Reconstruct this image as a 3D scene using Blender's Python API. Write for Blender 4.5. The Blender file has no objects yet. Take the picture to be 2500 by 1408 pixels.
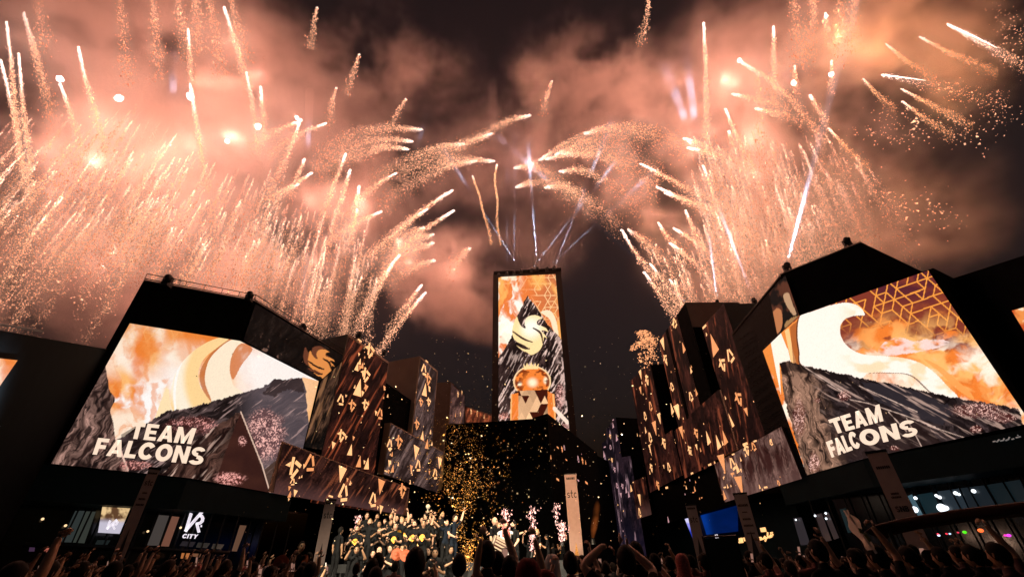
import bpy, bmesh, math, random
import numpy as np
from mathutils import Vector, Matrix
random.seed(7)
rng = np.random.default_rng(7)
SC = bpy.context.scene
COL = SC.collection
PI = math.pi

# ------------------------------------------------------------------ camera (15 mm lens, tilted up from eye height)
FOC, CX, CY = 1042.0, 1250.0, 704.0            # in pixels of the 2500 px wide photograph
TH = math.radians(33.35); RO = math.atan2(30, 1584)
_F = np.array([0, math.cos(TH), math.sin(TH)])
_U0 = np.array([0, -math.sin(TH), math.cos(TH)])
_R0 = np.array([1.0, 0, 0])
_R = math.cos(RO) * _R0 - math.sin(RO) * _U0
_U = math.sin(RO) * _R0 + math.cos(RO) * _U0
EYE = np.array([0, 0, 1.6])

def ray(px, py):
    d = _F * FOC + _R * (px - CX) + _U * (CY - py)
    return d / np.linalg.norm(d)
def at_z(px, py, z):
    d = ray(px, py); return EYE + d * ((z - EYE[2]) / d[2])
def at_y(px, py, y):
    d = ray(px, py); return EYE + d * (y / d[1])
def at_d(px, py, dist):
    d = ray(px, py); h = math.hypot(d[0], d[1]); return EYE + d * (dist / h)
def on_plane(px, py, p0, n):
    d = ray(px, py); p0 = np.asarray(p0); n = np.asarray(n)
    return EYE + d * (((p0 - EYE) @ n) / (d @ n))
def height_at(px, py, x, y):
    d = ray(px, py); return EYE[2] + d[2] * math.hypot(x, y) / math.hypot(d[0], d[1])
def project(P):
    v = np.asarray(P) - EYE; w = v @ _F
    return CX + FOC * (v @ _R) / w, CY - FOC * (v @ _U) / w

cam_d = bpy.data.cameras.new('camera'); cam = bpy.data.objects.new('camera', cam_d); COL.objects.link(cam)
cam_d.sensor_width = 36; cam_d.lens = FOC / 2500 * 36; cam_d.clip_end = 3000; cam_d.clip_start = 0.05
m = Matrix.Identity(4)
for i in range(3):
    m[i][0], m[i][1], m[i][2], m[i][3] = _R[i], _U[i], -_F[i], EYE[i]
cam.matrix_world = m
SC.camera = cam

# ------------------------------------------------------------------ world, view
w = bpy.data.worlds.new("World"); SC.world = w; w.use_nodes = True
nt = w.node_tree; bg = nt.nodes['Background']
sky = nt.nodes.new('ShaderNodeTexSky'); sky.sky_type = 'NISHITA'; sky.sun_disc = False
sky.sun_elevation = math.radians(-3); sky.sun_rotation = math.radians(200)
nt.links.new(sky.outputs[0], bg.inputs[0]); bg.inputs[1].default_value = 0.14
SC.view_settings.view_transform = 'Standard'; SC.view_settings.look = 'None'
SC.view_settings.exposure = 0; SC.view_settings.gamma = 1
SC.render.engine = 'CYCLES'
cy = SC.cycles
cy.use_denoising = True; cy.max_bounces = 4; cy.diffuse_bounces = 2; cy.glossy_bounces = 2
cy.transmission_bounces = 2; cy.transparent_max_bounces = 12; cy.volume_bounces = 2
cy.volume_step_rate = 3.0; cy.volume_max_steps = 256
cy.caustics_reflective = False; cy.caustics_refractive = False
cy.sample_clamp_indirect = 4

# ------------------------------------------------------------------ materials
def lin(c):
    c = np.asarray(c, float) / 255.0
    return np.where(c <= 0.04045, c / 12.92, ((c + 0.055) / 1.055) ** 2.4)
MATS = {}
def mat(name, col=(0.5, 0.5, 0.5), rough=0.6, metal=0.0, emit=None, strength=1.0, noise=0.0, nscale=8.0, sampled=False, spec=0.3, bump=0.0):
    if name in MATS: return MATS[name]
    M = bpy.data.materials.new(name); M.use_nodes = True
    t = M.node_tree; b = t.nodes['Principled BSDF']
    b.inputs['Base Color'].default_value = (*col, 1); b.inputs['Roughness'].default_value = rough
    b.inputs['Metallic'].default_value = metal; b.inputs['Specular IOR Level'].default_value = spec
    if noise:
        tc = t.nodes.new('ShaderNodeTexCoord')
        n = t.nodes.new('ShaderNodeTexNoise'); n.inputs['Scale'].default_value = nscale; n.inputs['Detail'].default_value = 5
        t.links.new(tc.outputs['Object'], n.inputs['Vector'])
        r = t.nodes.new('ShaderNodeMapRange'); r.inputs[1].default_value = 0.3; r.inputs[2].default_value = 0.7
        r.inputs[3].default_value = 1 - noise; r.inputs[4].default_value = 1 + noise
        t.links.new(n.outputs[0], r.inputs[0])
        mx = t.nodes.new('ShaderNodeMix'); mx.data_type = 'RGBA'; mx.blend_type = 'MULTIPLY'; mx.inputs[0].default_value = 1
        mx.inputs[6].default_value = (*col, 1); t.links.new(r.outputs[0], mx.inputs[7])
        t.links.new(mx.outputs[2], b.inputs['Base Color'])
        if bump:
            bp = t.nodes.new('ShaderNodeBump'); bp.inputs['Strength'].default_value = bump
            t.links.new(n.outputs[0], bp.inputs['Height']); t.links.new(bp.outputs[0], b.inputs['Normal'])
    if emit is not None:
        b.inputs['Emission Color'].default_value = (*emit, 1); b.inputs['Emission Strength'].default_value = strength
        M.cycles.emission_sampling = 'AUTO' if sampled else 'NONE'
    MATS[name] = M
    return M
def paint_mat(name, strength=1.0, rough=0.5):
    """A lit LED surface whose picture is stored in the mesh's colour attribute."""
    if name in MATS: return MATS[name]
    M = bpy.data.materials.new(name); M.use_nodes = True
    t = M.node_tree; b = t.nodes['Principled BSDF']
    b.inputs['Base Color'].default_value = (0.002, 0.002, 0.002, 1); b.inputs['Roughness'].default_value = rough; b.inputs['Specular IOR Level'].default_value = 0.04
    a = t.nodes.new('ShaderNodeAttribute'); a.attribute_name = 'led'
    t.links.new(a.outputs['Color'], b.inputs['Emission Color']); b.inputs['Emission Strength'].default_value = strength
    M.cycles.emission_sampling = 'NONE'
    MATS[name] = M
    return M

# ------------------------------------------------------------------ object helpers
def tag(o, label=None, cat=None, group=None, kind=None):
    if label: o['label'] = label
    if cat: o['category'] = cat
    if group: o['group'] = group
    if kind: o['kind'] = kind
    return o
def mesh_obj(name, verts, faces, material=None, parent=None, smooth=False, mats=None, midx=None):
    me = bpy.data.meshes.new(name)
    me.from_pydata([tuple(map(float, v)) for v in verts], [], [tuple(f) for f in faces])
    return mesh_link(name, me, material, parent, smooth, mats, midx)
def mesh_link(name, me, material=None, parent=None, smooth=False, mats=None, midx=None):
    for mm in (mats or ([material] if material else [])): me.materials.append(mm)
    if midx is not None: me.polygons.foreach_set('material_index', np.asarray(midx, dtype=np.int32))
    if smooth: me.polygons.foreach_set('use_smooth', np.ones(len(me.polygons), dtype=bool))
    me.update()
    o = bpy.data.objects.new(name, me); COL.objects.link(o)
    if parent is not None: o.parent = parent; o.matrix_parent_inverse = Matrix.Identity(4)
    return o
def empty(name, loc=(0, 0, 0), rz=0.0, label=None, cat=None, group=None, kind=None):
    o = bpy.data.objects.new(name, None); COL.objects.link(o); o.location = loc; o.rotation_euler = (0, 0, rz)
    o.empty_display_size = 0.3
    return tag(o, label, cat, group, kind)
class Geo:
    """Collects boxes, prisms and tubes into one mesh."""
    def __init__(s): s.v, s.f, s.m = [], [], []
    def add(s, vs, fs, mi=0):
        k = len(s.v); s.v += [tuple(map(float, p)) for p in vs]; s.f += [tuple(i + k for i in f) for f in fs]; s.m += [mi] * len(fs)
    def box(s, a, b, mi=0):
        (x0, y0, z0), (x1, y1, z1) = a, b
        s.add([(x0, y0, z0), (x1, y0, z0), (x1, y1, z0), (x0, y1, z0), (x0, y0, z1), (x1, y0, z1), (x1, y1, z1), (x0, y1, z1)],
              [(3, 2, 1, 0), (4, 5, 6, 7), (0, 1, 5, 4), (1, 2, 6, 5), (2, 3, 7, 6), (3, 0, 4, 7)], mi)
    def prism(s, foot, z0, z1, mi=0):
        """foot: counter-clockwise list of (x,y); z1 a number or one height per corner"""
        n = len(foot); zt = z1 if hasattr(z1, '__len__') else [z1] * n; zb = z0 if hasattr(z0, '__len__') else [z0] * n
        vs = [(x, y, z) for (x, y), z in zip(foot, zb)] + [(x, y, z) for (x, y), z in zip(foot, zt)]
        fs = [tuple(range(n - 1, -1, -1)), tuple(range(n, 2 * n))] + [(i, (i + 1) % n, n + (i + 1) % n, n + i) for i in range(n)]
        s.add(vs, fs, mi)
    def tube(s, pts, rad, seg=8, mi=0, caps=True):
        pts = [np.asarray(p, float) for p in pts]; n = len(pts)
        rad = rad if hasattr(rad, '__len__') else [rad] * n
        vs, fs = [], []
        for i, p in enumerate(pts):
            t = pts[min(i + 1, n - 1)] - pts[max(i - 1, 0)]; t = t / (np.linalg.norm(t) + 1e-9)
            a = np.array([0, 0, 1.0]) if abs(t[2]) < 0.9 else np.array([1.0, 0, 0])
            u = np.cross(t, a); u /= np.linalg.norm(u); v = np.cross(t, u)
            for k in range(seg):
                q = 2 * PI * k / seg
                vs.append(p + rad[i] * (math.cos(q) * u + math.sin(q) * v))
        for i in range(n - 1):
            for k in range(seg):
                fs.append((i * seg + k, i * seg + (k + 1) % seg, (i + 1) * seg + (k + 1) % seg, (i + 1) * seg + k))
        if caps:
            fs.append(tuple(range(seg - 1, -1, -1))); fs.append(tuple((n - 1) * seg + k for k in range(seg)))
        s.add(vs, fs, mi)
    def ball(s, c, r, seg=10, rings=6, mi=0):
        r = r if hasattr(r, '__len__') else (r, r, r); vs, fs = [], []
        vs.append((c[0], c[1], c[2] - r[2]))
        for i in range(1, rings):
            a = -PI / 2 + PI * i / rings
            for k in range(seg):
                q = 2 * PI * k / seg
                vs.append((c[0] + r[0] * math.cos(a) * math.cos(q), c[1] + r[1] * math.cos(a) * math.sin(q), c[2] + r[2] * math.sin(a)))
        vs.append((c[0], c[1], c[2] + r[2])); L = len(vs) - 1
        for k in range(seg): fs.append((0, 1 + (k + 1) % seg, 1 + k))
        for i in range(rings - 2):
            for k in range(seg):
                a0 = 1 + i * seg; fs.append((a0 + k, a0 + (k + 1) % seg, a0 + seg + (k + 1) % seg, a0 + seg + k))
        a0 = 1 + (rings - 2) * seg
        for k in range(seg): fs.append((a0 + k, a0 + (k + 1) % seg, L))
        s.add(vs, fs, mi)
    def build(s, name, material=None, parent=None, smooth=False, mats=None):
        return mesh_obj(name, s.v, s.f, material, parent, smooth, mats, s.m if mats else None)
# ------------------------------------------------------------------ smoke: a fog grid, lit by burning stars and added fill lights inside it
def G(px, py, y): return at_y(px, py, y)
BLOBS = []   # centre, radii, density
def blob(px, py, y, r, d): BLOBS.append((G(px, py, y), r, d))
THIN = []     # thin even haze where the searchlight beams show
def thin(px, py, y, r, d): THIN.append((G(px, py, y), r, d))
def smoke_object():
    lo, hi = np.array([-125, 14, 21.0]), np.array([125, 150, 150.0])
    me = bpy.data.meshes.new('smoke'); me.from_pydata([tuple(lo), tuple(hi), (lo[0], hi[1], lo[2])], [], [(0, 1, 2)])
    o = bpy.data.objects.new('smoke', me); COL.objects.link(o)
    M = bpy.data.materials.new('firework_smoke'); M.use_nodes = True; t = M.node_tree
    t.nodes.remove(t.nodes['Principled BSDF'])
    pv = t.nodes.new('ShaderNodeVolumePrincipled'); pv.inputs['Color'].default_value = (0.86, 0.76, 0.72, 1)
    pv.inputs['Density'].default_value = 0.01; pv.inputs['Anisotropy'].default_value = 0.15
    t.links.new(pv.outputs[0], t.nodes['Material Output'].inputs['Volume'])
    g = bpy.data.node_groups.new('smoke_grid', 'GeometryNodeTree')
    g.interface.new_socket('Geometry', in_out='INPUT', socket_type='NodeSocketGeometry')
    g.interface.new_socket('Geometry', in_out='OUTPUT', socket_type='NodeSocketGeometry')
    N, L = g.nodes.new, g.links.new
    out = N('NodeGroupOutput'); N('NodeGroupInput')
    pos = N('GeometryNodeInputPosition').outputs[0]
    def math_(op, a, b=None, c=None):
        n = N('ShaderNodeMath'); n.operation = op
        for i, v in enumerate((a, b, c)):
            if v is None: continue
            if isinstance(v, (int, float)): n.inputs[i].default_value = v
            else: L(v, n.inputs[i])
        return n.outputs[0]
    def vmath(op, a, b):
        n = N('ShaderNodeVectorMath'); n.operation = op
        for i, v in enumerate((a, b)):
            if isinstance(v, (tuple, list, np.ndarray)): n.inputs[i].default_value = tuple(map(float, v))
            else: L(v, n.inputs[i])
        return n.outputs['Value'] if op in ('LENGTH',) else n.outputs['Vector']
    def noise(vec, scale, detail, dist=0.0, rough=0.55):
        n = N('ShaderNodeTexNoise'); n.inputs['Scale'].default_value = scale; n.inputs['Detail'].default_value = detail
        n.inputs['Distortion'].default_value = dist; n.inputs['Roughness'].default_value = rough
        L(vec, n.inputs['Vector']); return n.outputs
    def ramp(v, a, b, c, d, smooth=True):
        n = N('ShaderNodeMapRange'); n.interpolation_type = 'SMOOTHSTEP' if smooth else 'LINEAR'
        n.inputs[1].default_value, n.inputs[2].default_value, n.inputs[3].default_value, n.inputs[4].default_value = a, b, c, d
        L(v, n.inputs[0]); return n.outputs[0]
    warp = noise(pos, 0.035, 3)[1]
    wv = vmath('SUBTRACT', warp, (0.5, 0.5, 0.5))
    sc = N('ShaderNodeVectorMath'); sc.operation = 'SCALE'; L(wv, sc.inputs[0]); sc.inputs['Scale'].default_value = 26.0
    p2 = vmath('ADD', pos, sc.outputs[0])
    tot = None
    for c, r, d in BLOBS:
        q = vmath('DIVIDE', vmath('SUBTRACT', p2, c), tuple(r))
        n = N('ShaderNodeVectorMath'); n.operation = 'LENGTH'; L(q, n.inputs[0])
        v = ramp(n.outputs['Value'], 0.25, 1.0, d, 0.0)
        tot = v if tot is None else math_('ADD', tot, v)
    big = noise(vmath('MULTIPLY', p2, (1, 1, 0.75)), 0.055, 7, 0.5, 0.62)[0]
    wisp = ramp(big, 0.43, 0.60, 0.0, 2.3)
    fine = ramp(noise(p2, 0.16, 4, 0.6, 0.6)[0], 0.35, 0.65, 0.3, 1.6)
    dens = math_('MULTIPLY', math_('MULTIPLY', math_('MULTIPLY', tot, wisp), fine), 2.8)
    tt = None
    for c, r, d in THIN:
        q = vmath('DIVIDE', vmath('SUBTRACT', pos, c), tuple(r)); n = N('ShaderNodeVectorMath'); n.operation = 'LENGTH'; L(q, n.inputs[0])
        v = ramp(n.outputs['Value'], 0.2, 1.0, d, 0.0); tt = v if tt is None else math_('ADD', tt, v)
    dens = math_('ADD', dens, math_('MULTIPLY', tt, ramp(big, 0.3, 0.62, 0.45, 1.4)))
    dens = math_('MULTIPLY', math_('ADD', dens, SMOKE_BASE), 100.0)
    vc = N('GeometryNodeVolumeCube'); L(dens, vc.inputs['Density'])
    vc.inputs['Min'].default_value = tuple(lo); vc.inputs['Max'].default_value = tuple(hi)
    vox = SMOKE_VOX
    for k, i in (('Resolution X', 0), ('Resolution Y', 1), ('Resolution Z', 2)): vc.inputs[k].default_value = int((hi[i] - lo[i]) / vox)
    sm = N('GeometryNodeSetMaterial'); sm.inputs['Material'].default_value = M
    L(vc.outputs[0], sm.inputs[0]); L(sm.outputs[0], out.inputs[0])
    md = o.modifiers.new('smoke_grid', 'NODES'); md.node_group = g
    me.materials.append(M)
    return tag(o, 'orange lit firework smoke drifting over the rooftops', 'smoke', kind='stuff')
SMOKE_BASE, SMOKE_VOX = 0.00025, 1.4
# left bank
blob(250, 160, 64, (48, 34, 50), 0.011)
blob(560, 260, 68, (38, 30, 44), 0.014)
blob(640, 560, 88, (44, 30, 30), 0.014)
blob(200, 480, 84, (52, 30, 30), 0.010)
blob(420, 640, 90, (40, 26, 18), 0.010)
blob(1080, 640, 95, (24, 18, 15), 0.024)
blob(1130, 740, 105, (20, 14, 12), 0.026)
blob(930, 120, 82, (46, 30, 40), 0.009)
blob(900, 420, 92, (34, 22, 24), 0.012)
# right bank
blob(1900, 260, 68, (36, 30, 46), 0.013)
blob(2230, 60, 60, (38, 26, 36), 0.014)
blob(1780, 560, 90, (34, 26, 28), 0.015)
blob(1500, 160, 95, (36, 28, 60), 0.014)
blob(1420, 430, 95, (28, 22, 24), 0.012)
blob(1240, 360, 100, (34, 24, 34), 0.008)
blob(2150, 520, 80, (30, 24, 24), 0.008)
blob(60, 650, 80, (38, 28, 22), 0.010)
blob(330, 740, 86, (30, 22, 12), 0.008)
blob(1880, 700, 62, (20, 24, 12), 0.004)
blob(1990, 560, 50, (14, 16, 16), 0.004)
blob(1300, 600, 90, (17, 12, 15), 0.0035)
thin(1938, 585, 31, (8, 8, 17), 0.007)
thin(1800, 660, 50, (11, 11, 13), 0.008)
thin(1300, 600, 84, (18, 13, 16), 0.006)
thin(640, 690, 42, (26, 14, 8), 0.003)
blob(1440, 180, 82, (32, 26, 42), 0.010)
smoke_object()

# burning stars that light the smoke
STAR = []
def smoke_light(px, py, y, watt, col=(1, 0.405, 0.28), r=0.45):
    p = G(px, py, y)
    l = bpy.data.lights.new('flare_fill_light', 'POINT'); l.energy = watt; l.color = col; l.shadow_soft_size = r
    o = bpy.data.objects.new('flare_fill_light', l); COL.objects.link(o); o.location = p
    return o
W = 2150
ORG = (1, 0.41, 0.17); ORG2 = (1, 0.41, 0.25); HOT = (1, 0.56, 0.47)
for px, py, y, k, c in [
    (460, 75, 80, 0.8, None), (465, 235, 64, 4.6, HOT), (290, 240, 64, 3.8, HOT), (145, 192, 66, 3.0, HOT), (630, 308, 62, 3.6, HOT), (555, 345, 61, 2.4, HOT),
    (725, 288, 63, 1.2, HOT), (845, 385, 82, 0.8, None), (30, 100, 75, 1.0, ORG), (400, 430, 80, 1.0, None),
    (680, 470, 84, 1.2, None), (770, 640, 88, 1.0, None), (850, 700, 90, 0.7, None), (560, 620, 88, 0.9, None), (160, 480, 80, 0.7, None),
    (970, 430, 86, 0.5, None), (1110, 470, 88, 0.35, None), (1000, 640, 92, 0.5, None), (1110, 600, 95, 0.3, None), (620, 40, 80, 0.5, None),
    (1200, 340, 90, 0.25, None),
    (1805, 145, 80, 1.2, None), (1890, 65, 80, 0.8, None), (2016, 38, 80, 0.8, None), (2030, 185, 66, 2.6, HOT), (1938, 205, 66, 2.4, HOT),
    (1775, 270, 82, 0.8, None), (1690, 375, 84, 1.0, None), (1860, 430, 84, 1.0, None), (1770, 600, 88, 0.8, ORG), (1880, 620, 86, 0.7, ORG),
    (1600, 470, 88, 0.5, None), (1660, 620, 90, 0.5, ORG), (2310, 60, 74, 0.3, ORG), (2160, 60, 74, 0.5, ORG), (1400, 380, 90, 0.3, None),
    (1560, 200, 90, 0.4, None), (2060, 430, 80, 0.4, ORG), (1290, 400, 92, 0.2, None)]:
    smoke_light(px, py, y - 14 * max(0, 1 - py / 420), W * k * 0.6, c or (1, 0.405, 0.28))

# fill lights added at random in the smoke, for the spark showers' wide glow
r_ = np.random.default_rng(5)
for (x0, y0, x1, y1, y, n, k, c) in [(-60, -40, 720, 420, 68, 44, 1.7, None), (-80, 330, 520, 640, 90, 26, 1.0, None), (440, 420, 920, 780, 94, 30, 1.6, None), (780, 240, 1120, 580, 98, 14, 1.0, None), (960, 580, 1160, 760, 100, 10, 1.3, None),
                              (1620, -20, 2060, 420, 70, 34, 1.5, None), (1560, 420, 2040, 720, 94, 28, 1.4, ORG2), (2040, -40, 2400, 240, 62, 22, 1.5, ORG), (1280, -20, 1640, 540, 92, 20, 1.7, None), (760, 0, 1180, 320, 88, 10, 0.7, None), (-60, 600, 330, 780, 84, 8, 0.6, None), (2000, 300, 2300, 600, 86, 10, 0.8, ORG)]:
    for i in range(n):
        smoke_light(r_.uniform(x0, x1), r_.uniform(y0, y1), y + r_.uniform(-13, 17), W * k * r_.uniform(.6, 1.3), c or (1, 0.405, 0.28), 0.2)
# ------------------------------------------------------------------ fireworks: burning sparks as small solid grains
def grains(name, P, S, D, C, elong=1.0, parent=None, material=None):
    """One mesh of many tetrahedral grains. P positions, S sizes, D directions, C colours (light given off)."""
    P = np.asarray(P, float); n = len(P)
    S = np.broadcast_to(np.asarray(S, float), (n,)); C = np.broadcast_to(np.asarray(C, float), (n, 3))
    D = np.broadcast_to(np.asarray(D, float), (n, 3)); el = np.broadcast_to(np.asarray(elong, float), (n,))
    D = D / (np.linalg.norm(D, axis=1, keepdims=True) + 1e-9)
    A = np.where(np.abs(D[:, 2:3]) < 0.9, np.array([[0, 0, 1.0]]), np.array([[1.0, 0, 0]]))
    X = np.cross(D, A); X /= np.linalg.norm(X, axis=1, keepdims=True); Y = np.cross(D, X)
    s = S[:, None]; e = el[:, None]
    V = np.stack([P + D * s * e, P - D * s * 0.6 * e + X * s * 0.75, P - D * s * 0.6 * e - X * s * 0.4 + Y * s * 0.65,
                  P - D * s * 0.6 * e - X * s * 0.4 - Y * s * 0.65], 1).reshape(-1, 3)
    T = np.array([[0, 1, 2], [0, 2, 3], [0, 3, 1], [3, 2, 1]])
    Fc = (np.arange(n)[:, None, None] * 4 + T[None]).reshape(-1)
    me = bpy.data.meshes.new(name); me.vertices.add(4 * n); me.vertices.foreach_set('co', V.astype(np.float32).ravel())
    me.loops.add(12 * n); me.loops.foreach_set('vertex_index', Fc.astype(np.int32))
    me.polygons.add(4 * n); me.polygons.foreach_set('loop_start', (np.arange(4 * n) * 3).astype(np.int32))
    me.update(calc_edges=True)
    a = me.color_attributes.new('led', 'FLOAT_COLOR', 'POINT')
    cc = np.ones((4 * n, 4), np.float32); cc[:, :3] = np.repeat(C, 4, axis=0); a.data.foreach_set('color', cc.ravel())
    return mesh_link(name, me, material or paint_mat('burning_sparks'), parent)
def unproj(px, py, y):
    px, py, y = np.broadcast_arrays(np.asarray(px, float), np.asarray(py, float), np.asarray(y, float))
    d = _F[None] * FOC + _R[None] * (px.ravel() - CX)[:, None] + _U[None] * (CY - py.ravel())[:, None]
    return EYE[None] + d * (y.ravel() / d[:, 1])[:, None]
def polyline(pts, t):
    pts = np.asarray(pts, float)
    # smooth: quadratic resample of the polyline
    k = np.concatenate([[0], np.cumsum(np.linalg.norm(np.diff(pts, axis=0), axis=1))]); k /= k[-1]
    x = np.interp(t, k, pts[:, 0]); y = np.interp(t, k, pts[:, 1])
    if len(pts) > 2:
        sm = 0.09
        x = (np.interp(np.clip(t - sm, 0, 1), k, pts[:, 0]) + 2 * x + np.interp(np.clip(t + sm, 0, 1), k, pts[:, 0])) / 4
        y = (np.interp(np.clip(t - sm, 0, 1), k, pts[:, 1]) + 2 * y + np.interp(np.clip(t + sm, 0, 1), k, pts[:, 1])) / 4
    return x, y
WHITE_HOT, GOLD, AMBER = np.array([5.0, 3.9, 3.4]), np.array([2.7, 1.25, 0.72]), np.array([2.2, 0.95, 0.45])
FLARE = mat('burning_flare', emit=(1.0, 0.86, 0.82), strength=7.0)
def comet(pts, style, label, group, y=None, width=9.0, n=None, core=0.28):
    auto = y is None; y = y if y is not None else 46 + 34 * min(1, max(0, pts[0][1] / 600)) + rng.uniform(-7, 7)
    pts = [tuple(p) for p in pts]
    if style in ('hot', 'soft') and auto: pts.append((pts[-1][0] + .45 * (pts[-1][0] - pts[-2][0]), pts[-1][1] + .45 * (pts[-1][1] - pts[-2][1]) + 8))
    pts = np.asarray(pts, float); L = np.linalg.norm(np.diff(pts, axis=0), axis=1).sum()
    head = at_y(pts[0][0], pts[0][1], y)
    root = empty('firework_comet', head, 0, label, 'firework', group)
    ppm = abs(project(head + np.array([1, 0, 0]))[0] - project(head)[0])   # photograph pixels per metre there
    if style in ('hot', 'soft', 'amber'):
        t = np.linspace(0, core, 7); x, yy = polyline(pts, t); Q = unproj(x, yy, y) - head
        rad = np.interp(t / core, [0, 0.2, 1], [0.5, 1.25, 0.2]) * (1.1 if style == 'hot' else 0.7) / ppm
        g = Geo(); g.tube(list(Q), list(rad), 7)
        g.build('burning_core', mat('comet_core_hot', emit=(1, 0.80, 0.72), strength=4.0) if style == 'hot' else
                mat('comet_core_gold', emit=(1, 0.62, 0.36), strength=2.6), root, True)
    n = n or int(1.25 * L * {'hot': 6.0, 'soft': 9.0, 'amber': 6.0, 'glitter': 4.0}[style])
    t = rng.beta(1.0, 1.15, n)
    x, yy = polyline(pts, t); x2, y2 = polyline(pts, np.clip(t + 0.02, 0, 1)); x1, y1 = polyline(pts, np.clip(t - 0.02, 0, 1))
    dx, dy = x2 - x1, y2 - y1; q = np.hypot(dx, dy) + 1e-6; dx, dy = dx / q, dy / q
    wv = width * (0.12 + 0.95 * t ** 0.8)
    off = rng.normal(0, 0.42, n) * wv
    fall = np.abs(rng.normal(0, 1, n)) * width * 1.1 * t * (1 if style != 'glitter' else 0.3)
    x = x - dy * off + rng.normal(0, 1.2, n); yy = yy + dx * off + fall
    P = unproj(x, yy, y + rng.normal(0, 0.6, n)) - head
    D = unproj(x + dx * 6, yy + dy * 6, y) - head - P
    S = rng.lognormal(-0.2, 0.45, n) * (0.72 if style != 'glitter' else 0.95) / ppm
    base = {'hot': GOLD * 1.1, 'soft': GOLD * 0.85, 'amber': AMBER, 'glitter': GOLD * 0.8}[style]
    k = np.clip(1 - t / max(core, 0.05) * 0.8, 0, 1)[:, None]
    C = (base[None] * (1 - k) + (WHITE_HOT[None] * (0.8 if style == 'hot' else 0.45)) * k) * rng.uniform(0.35, 1.35, (n, 1)) * (1 - 0.55 * t[:, None])
    o = grains('spark_trail', P, S, D, C, 1.5, root); tag(o, kind='stuff')
    return root
def flare(px, py, y, r_px, label):
    p = at_y(px, py, y); ppm = abs(project(p + np.array([1, 0, 0]))[0] - project(p)[0])
    root = empty('firework_flare', p, 0, label, 'firework', 'burst flares in the smoke')
    r = 1.35 * r_px / ppm; g = Geo(); g.ball((0, 0, 0), (r * .36, r * .36, r * .44), 12, 8)
    for i in range(5):
        d = rng.normal(0, 1, 3); d /= np.linalg.norm(d); g.ball(d * r * .35, r * rng.uniform(.08, .2), 8, 6)
    g.build('burning_star', FLARE, root, True)
    return root

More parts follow.
